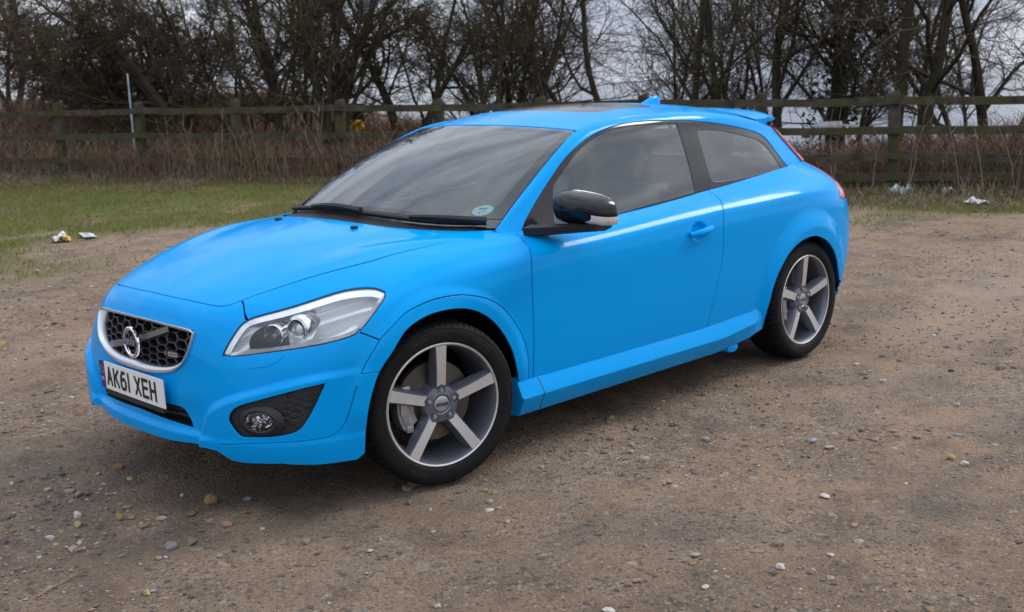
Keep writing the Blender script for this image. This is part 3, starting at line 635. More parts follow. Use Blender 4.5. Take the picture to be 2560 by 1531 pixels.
BODY=[
# u0 centre front
[(-.790,0,.215),(-.822,0,.260),(-.822,0,.420),(-.815,0,.540),(-.805,0,.640),(-.775,0,.725),(-.690,0,.790),(-.30,0,.915),(.13,0,.985)],
[(-.782,.23,.212),(-.813,.235,.26),(-.812,.23,.42),(-.803,.22,.54),(-.792,.22,.64),(-.762,.22,.722),(-.675,.22,.786),(-.27,.17,.912),(.14,.20,.980)],
[(-.742,.44,.205),(-.768,.45,.26),(-.775,.45,.42),(-.765,.44,.54),(-.752,.43,.63),(-.720,.42,.710),(-.620,.40,.785),(-.20,.33,.915),(.18,.38,.966)],
[(-.668,.64,.185),(-.690,.655,.27),(-.690,.66,.42),(-.675,.655,.54),(-.640,.64,.63),(-.575,.61,.725),(-.450,.53,.825),(-.08,.44,.925),(.25,.52,.955)],
[(-.47,.815,.17),(-.48,.835,.28),(-.465,.84,.42),(-.45,.84,.55),(-.42,.825,.66),(-.36,.785,.755),(-.24,.635,.870),(.05,.55,.930),(.32,.61,.948)],
[(0,.845,.18),(0,.868,.30),(0,.880,.45),(0,.882,.60),(0,.875,.73),(.0,.835,.825),(.05,.70,.905),(.2,.64,.932),(.40,.67,.943)],
[(.43,.848,.2),(.43,.868,.32),(.43,.882,.50),(.43,.887,.68),(.44,.882,.80),(.45,.850,.862),(.46,.755,.915),(.48,.71,.930),(.50,.68,.938)],
[(1.0,.85,.2),(1.0,.870,.32),(1.0,.884,.50),(1.0,.890,.68),(1.0,.884,.825),(1.0,.852,.880),(1.0,.770,.925),(1.0,.735,.935),(1.0,.70,.94)],
[(1.6,.85,.2),(1.6,.870,.32),(1.6,.885,.50),(1.6,.891,.70),(1.6,.885,.850),(1.6,.852,.908),(1.6,.765,.962),(1.6,.73,.972),(1.6,.70,.978)],
[(2.1,.85,.2),(2.1,.870,.32),(2.1,.885,.50),(2.1,.891,.72),(2.1,.884,.868),(2.1,.846,.928),(2.1,.745,.997),(2.1,.71,1.008),(2.1,.68,1.014)],
[(2.64,.84,.2),(2.64,.862,.32),(2.64,.880,.50),(2.64,.886,.72),(2.64,.872,.880),(2.64,.825,.945),(2.64,.690,1.030),(2.64,.65,1.043),(2.64,.62,1.05)],
[(3.0,.80,.22),(3.0,.825,.34),(3.0,.848,.50),(3.0,.852,.72),(3.0,.828,.875),(2.99,.765,.950),(2.96,.640,1.030),(2.93,.60,1.05),(2.9,.57,1.06)],
[(3.22,.69,.24),(3.26,.715,.36),(3.29,.735,.52),(3.29,.735,.70),(3.25,.705,.87),(3.20,.66,.94),(3.12,.57,1.01),(3.05,.54,1.04),(3.0,.52,1.06)],
[(3.30,.38,.26),(3.35,.40,.38),(3.39,.41,.53),(3.385,.41,.70),(3.33,.39,.87),(3.28,.37,.94),(3.20,.33,1.01),(3.12,.31,1.05),(3.06,.30,1.08)],
[(3.32,0,.26),(3.37,0,.38),(3.41,0,.53),(3.405,0,.70),(3.35,0,.87),(3.30,0,.94),(3.22,0,1.01),(3.14,0,1.05),(3.08,0,1.08)],
]
kv=Net(BODY).kv;d=np.diff(kv);d[6]=.24;d[7]=.24;body=Net(BODY,kv=np.r_[0,np.cumsum(d)])

EDGE=[(.456,.704,.936),(.588,.677,1.022),(.754,.640,1.120),(.90,.612,1.206),(1.01,.588,1.263),(1.137,.559,1.313),(1.45,.552,1.352),(1.9,.540,1.362),(2.3,.520,1.340),(2.62,.490,1.297),(2.86,.455,1.245)]
BELT=[(.462,.742,.905),(.62,.765,.898),(.83,.768,.911),(1.0,.770,.922),(1.15,.770,.931),(1.3,.768,.941),(1.6,.760,.961),(1.95,.745,.985),(2.3,.715,1.010),(2.62,.680,1.030),(3.0,.615,1.035)]
_et=Spl(np.linspace(0,1,6))
def apillar(t): return _et.basis(t)@np.array(EDGE[:6])
def wsnet():
    base=[(.15,0,.975),(.165,.22,.970),(.215,.42,.955),(.30,.57,.943)]
    head=[(1.03,0,1.341),(1.037,.16,1.340),(1.062,.33,1.333),(1.098,.46,1.324)]
    C=[]
    for b,h in zip(base,head):
        b=np.array(b);h=np.array(h);n=np.array([-.4,0,.9]);col=[]
        for t in (0,.25,.5,.75,1): col.append(b+(h-b)*t+n*.042*4*t*(1-t))
        C.append(col)
    C.append(list(apillar([0,.28,.54,.78,1])))
    return Net(C)
def sidenet():
    C=[]
    for k,(t,b) in enumerate(zip(EDGE,BELT)):
        t=np.array(t);b=np.array(b);d=t-b;L=np.hypot(d[1],d[2]);n=np.array([0,d[2],-d[1]])/L
        s=min(1,L/.43);col=[]
        for q,bu in ((-.12,-.012),(0,0),(.3,.012),(.6,.021),(.8,.028),(.92,.028),(1,0)): col.append(b+d*q+n*bu*s)
        C.append(col)
    return Net(C)
def roofnet():
    C=[]
    zc=[1.341,1.400,1.415,1.397,1.364,1.325]
    xs=[1.03,1.40,1.85,2.27,2.62,2.90]
    for (x,y,z),c,xc in zip(EDGE[5:],zc,xs):
        col=[]
        for q in (0,.3,.6,.85,1):
            s=y*q; zz=c+(z-c)*(q**2.2); xx=xc+(x-xc)*q**2
            col.append((xx,s,zz))
        C.append(col)
    return Net(np.array(C).transpose(1,0,2))
def hatchnet():
    C=[]
    vs=np.linspace(side.kv[-1]*.16,side.kv[-1],6)
    E=[side.at([side.ku[-1]],[v])[0] for v in vs]
    for q in (0,.35,.7,1):
        C.append([(e[0]+.115*(1-q*q)*(1.0 if k<5 else .9),e[1]*q,e[2]+(.055 if k>3 else .03)*(1-q*q)) for k,e in enumerate(E)])
    return Net(C)
ws,side,roof=wsnet(),sidenet(),roofnet()
hatch=hatchnet()

NETS=dict(body=body,side=side,ws=ws,roof=roof,hatch=hatch)

# ---- car surfaces: nets of control points (x rearwards from the front axle, s = half width, z up)
FW=np.array([0.0,.325]); RW=np.array([2.62,.325])
def sstep(a,b,t):
    q=np.clip((t-a)/(b-a),0,1); return q*q*(3-2*q)
def seg_dist(P,poly):
    """signed distance (inside negative) of 2-D points to a closed polygon"""
    poly=np.asarray(poly,float);a=poly;b=np.roll(poly,-1,0)
    d=np.full(len(P),1e9);ins=np.zeros(len(P),bool)
    for p,q in zip(a,b):
        e=q-p;w=P-p;t=np.clip((w@e)/(e@e+1e-12),0,1)
        d=np.minimum(d,np.hypot(*(w-t[:,None]*e).T))
        c=((p[1]>P[:,1])!=(q[1]>P[:,1]))
        xx=(q[0]-p[0])*(P[:,1]-p[1])/((q[1]-p[1]) if q[1]!=p[1] else 1e-12)+p[0]
        ins^=c&(P[:,0]<xx)
    return np.where(ins,-d,d)
# pod round the fog lamp: ridge polygon in front view (s,z)
POD=[(.345,.125),(.385,.215),(.405,.28),(.418,.335),(.430,.365),(.446,.392),(.466,.414),(.49,.432),(.525,.450),(.56,.466),(.61,.484),(.66,.50),(.71,.517),(.76,.533),(.81,.545),(.86,.55),(.95,.50),(.95,.1),(.345,.1)]
def disp(P,front):
    x,s,z=P[:,0],P[:,1],P[:,2]
    d=np.zeros(len(P))
    r=np.hypot(x-FW[0],z-FW[1]); side=sstep(.70,.80,s)
    d+=.012*(1-sstep(.415,.47,r))*side*sstep(.30,.40,z)
    r=np.hypot(x-RW[0],z-RW[1])
    d+=.030*(1-sstep(.39,.50,r))*sstep(.72,.80,s)*sstep(.22,.36,z)
    # front bumper: recessed area between pods, lip under the intake
    fr=sstep(-.30,-.42,x)
    sd=seg_dist(np.stack([s,z],1),POD)
    d+=fr*.023*(1-sstep(-.022,.008,sd))*(1-.75*sstep(.78,.86,s))
    d-=fr*.018*(1-sstep(.235,.30,z))*0
    # lower lip
    cen=1-sstep(.36,.52,s)
    d+=fr*(.004+.004*cen)*(1-sstep(.296,.322,z))-fr*.012*cen*sstep(.296,.320,z)*(1-sstep(.36,.46,z))
    # crease along the shoulder
    zc=np.interp(x,[-.2,.49,1.08,1.83,2.66,3.0],[.78,.834,.859,.893,.902,.905])
    d+=.0050*(.6+.4*sstep(.9,2.0,x))*np.exp(-((z-zc)/.024)**2)*sstep(.70,.78,s)*sstep(-.05,.35,x)*sstep(3.1,2.8,x)
    # handle bowl
    rr=np.hypot((x-1.615)/.070,(z-.815)/.050)
    d-=.016*(1-sstep(.45,1.0,rr))*(s>.7)
    return d
class Surf(Net):
    pass
def point(net,u,v,off=0.0,dis=True):
    """surface point, u<0 is the mirrored half"""
    u=np.asarray(u,float);v=np.asarray(v,float)
    ua=np.abs(u);e=2e-3
    P=net.at(ua,v)
    du=net.at(ua+e,v)-P; dv=net.at(ua,v+e)-P
    n=np.cross(du,dv);n/=np.linalg.norm(n,axis=1)[:,None]+1e-12
    n*=getattr(net,'sgn',1)
    d=off+(disp(P,0) if (dis and net.dis) else 0)
    P=P+n*np.asarray(d).reshape(-1,1)
    P=P*np.stack([np.ones_like(u),np.where(u<0,-1,1),np.ones_like(u)],1)
    return P

TR={
 'hoodgap':[[0.0,0.7863],[0.0156,0.7858],[0.0531,0.7843],[0.0849,0.7837],[0.1159,0.7832],[0.1463,0.7831],[0.1759,0.7831],[0.2048,0.7835],[0.2329,0.784],[0.2605,0.7845],[0.2877,0.7846],[0.3146,0.7838],[0.3385,0.7822],[0.3619,0.7797],[0.3845,0.7767],[0.4062,0.7728],[0.4257,0.7701],[0.4419,0.7703],[0.4556,0.7728],[0.4679,0.7771],[0.4792,0.782],[0.4904,0.7866],[0.5019,0.7907],[0.5135,0.7945],[0.5252,0.7979],[0.5373,0.8006],[0.5499,0.8028],[0.5629,0.8045],[0.5761,0.8058],[0.5897,0.8068],[0.6045,0.8078],[0.6194,0.8088],[0.6344,0.8097],[0.6497,0.8107],[0.6652,0.8116],[0.6811,0.8125],[0.6972,0.8132],[0.7138,0.8138],[0.7307,0.8143],[0.7481,0.8145],[0.7667,0.8146],[0.7858,0.8145],[0.8054,0.8143],[0.8255,0.814],[0.8462,0.8137],[0.8675,0.8133],[0.8895,0.8129],[0.9123,0.8125],[0.9356,0.8122],[0.9596,0.812],[0.9841,0.8119],[1.0091,0.8121],[1.0355,0.8136],[1.0621,0.8163],[1.0891,0.8182],[1.1156,0.8189],[1.1419,0.8196],[1.1678,0.8204],[1.1933,0.8214],[1.2182,0.8227],[1.2425,0.8245],[1.2662,0.8268],[1.2894,0.8298],[1.3113,0.8335],[1.3329,0.8379],[1.3543,0.8431],[1.3757,0.8491],[1.397,0.8561],[1.4183,0.8643],[1.4396,0.8739],[1.4634,0.887],[1.4871,0.9044]],
 'wingbump':[[0.4916,0.7899],[0.5083,0.7676],[0.5212,0.7474],[0.5351,0.7218],[0.5459,0.6998]],
 'bumpwing':[[0.9204,0.6096],[0.9289,0.6029],[0.9491,0.5895],[0.9689,0.5754],[0.9842,0.5625],[0.9983,0.5497]],
 'flare':[[0.9369,0.4179],[0.9419,0.4329],[0.9474,0.4477],[0.9554,0.4666],[0.9638,0.4848],[0.9724,0.5022],[0.981,0.5188],[0.9892,0.5353],[0.9983,0.5497],[1.0079,0.5595],[1.0182,0.568],[1.0291,0.5758],[1.0403,0.5832],[1.0524,0.5911],[1.0648,0.5986],[1.0781,0.6051],[1.0924,0.6102],[1.1064,0.6132],[1.1213,0.615],[1.1368,0.616],[1.1526,0.6164],[1.1702,0.6165],[1.1883,0.616],[1.2066,0.6149],[1.225,0.6129],[1.2423,0.6103],[1.2597,0.607],[1.2772,0.6032],[1.2949,0.5987],[1.3127,0.5937],[1.3311,0.5871],[1.3497,0.5786],[1.3686,0.5688],[1.3886,0.5574],[1.4093,0.5442],[1.4303,0.5288],[1.4486,0.5131],[1.4668,0.4958],[1.4845,0.4776],[1.5019,0.4586],[1.5183,0.4397],[1.5332,0.4212],[1.5503,0.3982],[1.5661,0.3757],[1.5809,0.3538],[1.5937,0.3343],[1.6056,0.315],[1.616,0.2959],[1.6248,0.2776],[1.6321,0.2593],[1.6381,0.2412],[1.6428,0.2221],[1.6461,0.2031],[1.6486,0.1839],[1.6503,0.1669],[1.6515,0.1495],[1.6527,0.1316],[1.6543,0.1132]],
 'lipline':[[0.9369,0.4179],[0.9321,0.4],[0.9276,0.3821],[0.9233,0.3642],[0.9195,0.3462],[0.9156,0.3245],[0.9122,0.3028],[0.909,0.2813],[0.9058,0.2603],[0.9022,0.24],[0.8986,0.2234],[0.8939,0.2078],[0.8875,0.1944],[0.8758,0.1812],[0.862,0.1717],[0.8516,0.1674],[0.8404,0.1659],[0.8278,0.1658],[0.8152,0.166],[0.8026,0.1664],[0.79,0.1667],[0.7774,0.1668],[0.7634,0.1669],[0.7493,0.1671],[0.7349,0.1674],[0.7204,0.1676],[0.7056,0.1678],[0.6905,0.1678],[0.6752,0.1677],[0.6595,0.1675],[0.6433,0.1673],[0.6267,0.1669],[0.6095,0.1664],[0.5916,0.1656],[0.5731,0.1647],[0.5538,0.1635],[0.5337,0.162],[0.5128,0.1601],[0.4909,0.1578],[0.4684,0.1552]],
 'archf':[[0.9598,0.0278],[0.9601,0.0464],[0.9603,0.0649],[0.9605,0.0834],[0.9607,0.1017],[0.9608,0.1242],[0.9614,0.146],[0.9623,0.168],[0.962,0.1877],[0.9617,0.2075],[0.9617,0.2271],[0.9625,0.2462],[0.9642,0.2648],[0.9667,0.2832],[0.97,0.3042],[0.9739,0.3253],[0.9783,0.3462],[0.9834,0.3669],[0.9891,0.3871],[0.9957,0.4065],[1.0025,0.4223],[1.0105,0.4368],[1.0193,0.4506],[1.0284,0.464],[1.0372,0.4777],[1.0466,0.4937],[1.0558,0.5097],[1.0653,0.5248],[1.0755,0.5384],[1.087,0.5498],[1.0983,0.5573],[1.1111,0.5628],[1.125,0.5668],[1.1393,0.5698],[1.1547,0.5719],[1.1707,0.5728],[1.1873,0.5727],[1.2042,0.5712],[1.2213,0.5687],[1.2387,0.5653],[1.2563,0.561],[1.2742,0.5558],[1.2922,0.5495],[1.3149,0.5395],[1.3382,0.5265],[1.3616,0.5105],[1.3829,0.4929],[1.4042,0.4726],[1.4246,0.4513],[1.4431,0.4304],[1.4602,0.4092],[1.4759,0.3885],[1.4922,0.3651],[1.5071,0.3421],[1.5208,0.3195],[1.5332,0.2975],[1.5446,0.2756],[1.5544,0.254],[1.5611,0.2362],[1.5669,0.2184],[1.5722,0.2005],[1.5782,0.1821],[1.5875,0.1583],[1.5962,0.1335],[1.602,0.109],[1.605,0.0851],[1.6078,0.0604],[1.6104,0.0374],[1.613,0.0141],[1.6155,-0.0094],[1.618,-0.0329]],
 'archr':[[3.3906,0.0028],[3.3932,0.031],[3.3885,0.0614],[3.3798,0.0924],[3.3745,0.1215],[3.3748,0.1478],[3.3806,0.1719],[3.3867,0.1917],[3.3931,0.211],[3.4002,0.2298],[3.4084,0.2478],[3.418,0.265],[3.4294,0.2814],[3.4439,0.2981],[3.4606,0.3141],[3.4794,0.3296],[3.5,0.3445],[3.5217,0.3592],[3.5438,0.3717],[3.5695,0.3831],[3.5976,0.3936],[3.6352,0.4044],[3.6774,0.413],[3.7443,0.4189],[3.8141,0.4159],[3.8572,0.4066],[3.9004,0.3951],[3.9386,0.3819],[3.976,0.3643],[4.0083,0.3448],[4.0344,0.3245],[4.0569,0.2995],[4.074,0.2722],[4.0905,0.2418],[4.1088,0.2081],[4.1276,0.171],[4.2959,0.0779],[4.1741,0.0916]],
 'doorfront':[[1.6877,0.7624],[1.6783,0.7296],[1.6783,0.6981],[1.6709,0.6603],[1.6654,0.6275],[1.6644,0.6011],[1.6641,0.5743],[1.6641,0.5479],[1.6651,0.5219],[1.6665,0.4987],[1.6681,0.4763],[1.6695,0.4548],[1.6707,0.4341],[1.6717,0.4143],[1.6724,0.395],[1.673,0.3763],[1.6736,0.3579],[1.674,0.3399],[1.6745,0.3221],[1.6749,0.3046],[1.6753,0.2872],[1.6756,0.2707],[1.6758,0.2543],[1.6758,0.2379],[1.6759,0.2214],[1.6759,0.2048],[1.676,0.188],[1.6761,0.1706],[1.6761,0.1529],[1.6762,0.1347],[1.6765,0.1159],[1.6772,0.0962]],
 'doorrear':[[3.0393,0.7872],[3.0503,0.75],[3.0422,0.7094],[3.0256,0.6796],[3.0075,0.6491],[2.9982,0.6236],[2.9936,0.599],[2.9891,0.5755],[2.9868,0.5534],[2.986,0.5595],[2.984,0.5359],[2.9838,0.5133],[2.9845,0.4917],[2.9849,0.4711],[2.9842,0.4512],[2.9821,0.4337],[2.9788,0.4167],[2.9746,0.4],[2.9697,0.3836],[2.9642,0.3674],[2.9577,0.3504],[2.9507,0.3334],[2.9433,0.3164],[2.9358,0.2992],[2.9284,0.2818],[2.9214,0.264],[2.9146,0.2458],[2.908,0.2273],[2.9016,0.2084],[2.8955,0.1891],[2.8897,0.1695],[2.8843,0.1493]],
 'headlight':[[0.4978,0.5734],[0.5119,0.574],[0.5257,0.5742],[0.5392,0.5747],[0.5523,0.5759],[0.5664,0.578],[0.5803,0.5801],[0.5938,0.582],[0.6071,0.5838],[0.6201,0.5855],[0.633,0.587],[0.6457,0.5883],[0.6583,0.5893],[0.6708,0.5902],[0.6836,0.5908],[0.6963,0.5913],[0.709,0.5917],[0.7216,0.592],[0.7342,0.5922],[0.7467,0.5924],[0.7592,0.5925],[0.7706,0.5927],[0.7819,0.5927],[0.7934,0.5927],[0.8048,0.5927],[0.8161,0.5928],[0.8275,0.593],[0.8388,0.5935],[0.85,0.5939],[0.8614,0.5941],[0.8729,0.5944],[0.8844,0.595],[0.8956,0.596],[0.9066,0.5976],[0.9171,0.6],[0.9275,0.6047],[0.9366,0.6116],[0.9451,0.6194],[0.9535,0.6271],[0.9617,0.6342],[0.9699,0.6415],[0.9783,0.6488],[0.987,0.6561],[0.9961,0.6633],[1.0061,0.6703],[1.0164,0.6776],[1.0252,0.6855],[1.0239,0.6981],[1.0115,0.7048],[0.9992,0.7115],[0.9862,0.7171],[0.9702,0.7221],[0.9536,0.726],[0.9371,0.729],[0.9187,0.7319],[0.9005,0.7342],[0.8827,0.7358],[0.8654,0.7367],[0.8505,0.7369],[0.836,0.7364],[0.822,0.7356],[0.8083,0.7344],[0.7949,0.7332],[0.7821,0.7318],[0.7697,0.7302],[0.7575,0.7285],[0.7456,0.7266],[0.7338,0.7248],[0.7221,0.723],[0.7107,0.7213],[0.6993,0.7196],[0.688,0.7179],[0.6769,0.7163],[0.6657,0.7146],[0.6547,0.713],[0.6437,0.7115],[0.6326,0.7102],[0.6215,0.7088],[0.6105,0.7075],[0.5996,0.7059],[0.5888,0.704],[0.5771,0.7015],[0.5656,0.6982],[0.5552,0.6936],[0.5451,0.6859],[0.5373,0.6759],[0.5323,0.6668],[0.5277,0.6571],[0.5234,0.6472],[0.519,0.6369],[0.5138,0.6243],[0.5087,0.6107],[0.5035,0.5957]],
 'grille_out':[[0.0,0.6575],[0.0156,0.6575],[0.0452,0.6568],[0.0745,0.6561],[0.1002,0.6555],[0.1255,0.655],[0.1503,0.6546],[0.1746,0.6544],[0.1984,0.6543],[0.2217,0.6545],[0.2466,0.6551],[0.2708,0.6559],[0.2941,0.6566],[0.3164,0.6569],[0.3376,0.6565],[0.3577,0.6551],[0.3747,0.646],[0.3722,0.6316],[0.369,0.6168],[0.3648,0.6013],[0.3602,0.5845],[0.3549,0.5658],[0.3483,0.5451],[0.3397,0.5227],[0.3301,0.5024],[0.3182,0.4819],[0.3047,0.4627],[0.2845,0.4409],[0.2616,0.4237],[0.234,0.4115],[0.2043,0.4027],[0.1781,0.3956],[0.1507,0.3892],[0.1229,0.3849],[0.0975,0.3828],[0.0716,0.3814],[0.0453,0.3807],[0.0189,0.3808],[0.0,0.3814]],
 'grille_in':[[0.0,0.6468],[0.0209,0.6467],[0.0506,0.6459],[0.0799,0.6452],[0.1055,0.6447],[0.1307,0.6443],[0.1554,0.6439],[0.1795,0.6437],[0.2032,0.6437],[0.2263,0.6438],[0.251,0.644],[0.2748,0.6442],[0.2978,0.6442],[0.3198,0.644],[0.3409,0.6434],[0.3611,0.6426],[0.3596,0.6269],[0.357,0.6107],[0.3529,0.5921],[0.3468,0.5713],[0.3381,0.5464],[0.3258,0.5194],[0.3139,0.5026],[0.2993,0.4879],[0.2787,0.4733],[0.2566,0.4619],[0.2326,0.4533],[0.2076,0.4474],[0.1815,0.4429],[0.1544,0.4392],[0.1268,0.4372],[0.1015,0.4367],[0.0757,0.4369],[0.0495,0.4375],[0.0231,0.4387],[0.0,0.4401]],
 'fog':[[0.8315,0.4029],[0.8215,0.4014],[0.8115,0.3997],[0.8017,0.3978],[0.792,0.3955],[0.7823,0.3929],[0.7726,0.3897],[0.7625,0.386],[0.7524,0.3822],[0.7422,0.3783],[0.732,0.3741],[0.7216,0.3698],[0.7112,0.3654],[0.7007,0.3608],[0.6901,0.3562],[0.6793,0.3514],[0.6684,0.3465],[0.6573,0.3415],[0.6459,0.3364],[0.6341,0.3314],[0.622,0.3264],[0.6095,0.3213],[0.5968,0.3157],[0.5839,0.3096],[0.5711,0.3027],[0.557,0.2914],[0.5452,0.2772],[0.538,0.2648],[0.5349,0.252],[0.538,0.2401],[0.5448,0.2292],[0.5542,0.2164],[0.5645,0.204],[0.5761,0.1936],[0.5888,0.1894],[0.6031,0.1888],[0.6166,0.1887],[0.6297,0.1886],[0.6425,0.1886],[0.655,0.1887],[0.6672,0.1889],[0.6792,0.1894],[0.6909,0.1901],[0.7028,0.191],[0.7145,0.1923],[0.7259,0.1942],[0.7371,0.1966],[0.7477,0.1999],[0.757,0.2045],[0.7654,0.2114],[0.7725,0.2201],[0.7788,0.231],[0.7846,0.2428],[0.7898,0.2554],[0.7947,0.2685],[0.7993,0.282],[0.8039,0.2963],[0.8083,0.311],[0.8126,0.3262],[0.8169,0.3417],[0.8211,0.3576],[0.8253,0.3738],[0.8296,0.3903]],
 'intake':[[0.0,0.2042],[0.0188,0.2037],[0.0486,0.2028],[0.0779,0.2018],[0.1031,0.2009],[0.1277,0.2],[0.1517,0.1992],[0.1775,0.1983],[0.2023,0.1973],[0.2262,0.1962],[0.2492,0.1951],[0.2721,0.1939],[0.2944,0.1927],[0.3161,0.1914],[0.3372,0.1898],[0.3344,0.2017],[0.3306,0.2131],[0.3227,0.2263],[0.3141,0.2392],[0.3035,0.2522],[0.2913,0.2567],[0.2765,0.2591],[0.2546,0.26],[0.2311,0.2598],[0.2066,0.2594],[0.1813,0.2589],[0.1548,0.258],[0.1274,0.2571],[0.1022,0.2562],[0.0764,0.2553],[0.0498,0.2543],[0.0231,0.2537],[0.0,0.253]],
 'dlo':[[0.1224,0.1405],[0.1453,0.1804],[0.1705,0.2103],[0.1976,0.2331],[0.2255,0.251],[0.2509,0.2644],[0.2768,0.2758],[0.303,0.2855],[0.3292,0.2938],[0.3553,0.3011],[0.381,0.3074],[0.4065,0.3129],[0.432,0.3178],[0.4597,0.3227],[0.488,0.3272],[0.5173,0.3313],[0.5484,0.3348],[0.5814,0.3373],[0.6161,0.3389],[0.6509,0.3394],[0.6866,0.3391],[0.7228,0.3385],[0.7592,0.3379],[0.7956,0.3378],[0.8318,0.3386],[0.8645,0.34],[0.8974,0.3417],[0.9304,0.3437],[0.9633,0.346],[0.9961,0.3485],[1.0288,0.3512],[1.0604,0.3534],[1.0914,0.3549],[1.1216,0.3554],[1.1511,0.3552],[1.1801,0.3544],[1.2137,0.353],[1.2474,0.351],[1.2813,0.3487],[1.3159,0.3463],[1.3512,0.3438],[1.3875,0.3414],[1.4209,0.3394],[1.4552,0.3373],[1.4901,0.3351],[1.5258,0.3328],[1.5622,0.3303],[1.6038,0.3274],[1.6466,0.3245],[1.6906,0.3216],[1.7356,0.3187],[1.7816,0.3156],[1.8284,0.3123],[1.8746,0.309],[1.9219,0.3056],[1.9702,0.3019],[2.0194,0.2977],[2.0693,0.2928],[2.1199,0.287],[2.1725,0.2787],[2.221,0.2663],[2.2581,0.2481],[2.2794,0.2252],[2.2914,0.1985],[2.2989,0.1703],[2.3062,0.142],[2.3133,0.1126],[2.32,0.0829],[2.3295,0.0535],[2.3474,0.0249],[2.3167,0.0145],[2.2672,0.0142],[2.2175,0.0147],[2.1675,0.0158],[2.1172,0.0176],[2.0668,0.0196],[2.0164,0.0218],[1.9663,0.0241],[1.9165,0.0262],[1.8638,0.0285],[1.8116,0.0307],[1.76,0.0329],[1.7089,0.035],[1.6583,0.0369],[1.6081,0.0385],[1.5583,0.0399],[1.5087,0.041],[1.4593,0.0417],[1.4112,0.0421],[1.3637,0.0421],[1.3168,0.0418],[1.2708,0.0414],[1.2257,0.041],[1.1818,0.0405],[1.1391,0.0401],[1.0978,0.0398],[1.0578,0.0398],[1.0206,0.0399],[0.9844,0.0402],[0.949,0.0405],[0.9145,0.0409],[0.8806,0.0413],[0.8474,0.0418],[0.8148,0.0423],[0.7827,0.0427],[0.7512,0.0432],[0.7204,0.0435],[0.6904,0.0438],[0.661,0.0439],[0.6324,0.0439],[0.6043,0.0438],[0.5765,0.0436],[0.5486,0.0434],[0.5204,0.043],[0.4916,0.0426],[0.4625,0.0422],[0.4332,0.0419],[0.404,0.0418],[0.3752,0.0419],[0.3469,0.0425],[0.3194,0.0434],[0.2907,0.0446],[0.2626,0.0459],[0.2349,0.047],[0.2076,0.0473],[0.1806,0.0466],[0.1537,0.0441],[0.1271,0.0389],[0.1006,0.0301],[0.1088,0.0898]],
 'doorglass':[[0.4283,0.2759],[0.4506,0.2855],[0.476,0.2914],[0.5032,0.2957],[0.5306,0.3001],[0.5619,0.3058],[0.5945,0.3112],[0.6285,0.3158],[0.6637,0.3195],[0.6936,0.3213],[0.7245,0.3222],[0.7556,0.323],[0.7931,0.3245],[0.8307,0.3268],[0.868,0.3294],[0.9087,0.332],[0.9494,0.3346],[0.9894,0.3369],[1.0195,0.3382],[1.0494,0.3389],[1.0789,0.3392],[1.108,0.339],[1.1389,0.3384],[1.1697,0.3372],[1.2007,0.3357],[1.232,0.3341],[1.2638,0.3324],[1.2981,0.3306],[1.3331,0.3286],[1.3687,0.3267],[1.4051,0.3248],[1.4426,0.323],[1.44,0.3068],[1.4364,0.29],[1.4317,0.2728],[1.4261,0.2553],[1.4198,0.2375],[1.4134,0.2198],[1.4067,0.2023],[1.3996,0.185],[1.3921,0.1677],[1.3841,0.1509],[1.3752,0.1342],[1.3656,0.1175],[1.3556,0.1009],[1.3453,0.0847],[1.3348,0.0686],[1.3252,0.0526],[1.2746,0.0514],[1.2252,0.0501],[1.1772,0.0493],[1.1352,0.049],[1.0945,0.0489],[1.055,0.0489],[1.0166,0.0489],[0.9791,0.0489],[0.9425,0.0489],[0.9048,0.0487],[0.8678,0.0485],[0.8315,0.0482],[0.7959,0.048],[0.7609,0.0479],[0.7269,0.0478],[0.6938,0.0478],[0.6634,0.0478],[0.634,0.0479],[0.6051,0.0478],[0.5765,0.0478],[0.5479,0.0478],[0.519,0.0477],[0.4895,0.0476],[0.4597,0.0477],[0.4297,0.0478],[0.3999,0.0481],[0.3705,0.0488],[0.3417,0.0498],[0.3162,0.0514],[0.2911,0.0534],[0.3047,0.0856],[0.3194,0.1163],[0.3344,0.1452],[0.3497,0.1723],[0.3654,0.1977],[0.3795,0.2201],[0.3939,0.2418],[0.4098,0.261]],
 'quarterglass':[[1.5821,0.2891],[1.6192,0.2886],[1.6575,0.2885],[1.6961,0.288],[1.7343,0.2864],[1.7788,0.2829],[1.8237,0.2786],[1.869,0.2736],[1.9148,0.2681],[1.9611,0.2621],[2.0067,0.2559],[2.0529,0.249],[2.0987,0.2408],[2.1429,0.2307],[2.1879,0.2142],[2.22,0.1913],[2.237,0.1659],[2.2464,0.1378],[2.2523,0.1087],[2.2555,0.085],[2.2578,0.061],[2.2624,0.0373],[2.2124,0.0374],[2.1627,0.0377],[2.1131,0.0385],[2.0637,0.0396],[2.0145,0.0411],[1.9663,0.0428],[1.9185,0.0446],[1.8712,0.0465],[1.8246,0.0486],[1.7787,0.051],[1.7274,0.0539],[1.6766,0.0568],[1.6266,0.0599],[1.578,0.0634],[1.5313,0.0674],[1.5168,0.0768],[1.5203,0.0956],[1.5262,0.1148],[1.5333,0.1342],[1.5405,0.1537],[1.547,0.1731],[1.5527,0.192],[1.5584,0.2111],[1.5643,0.2303],[1.5703,0.2498],[1.5765,0.2695]],
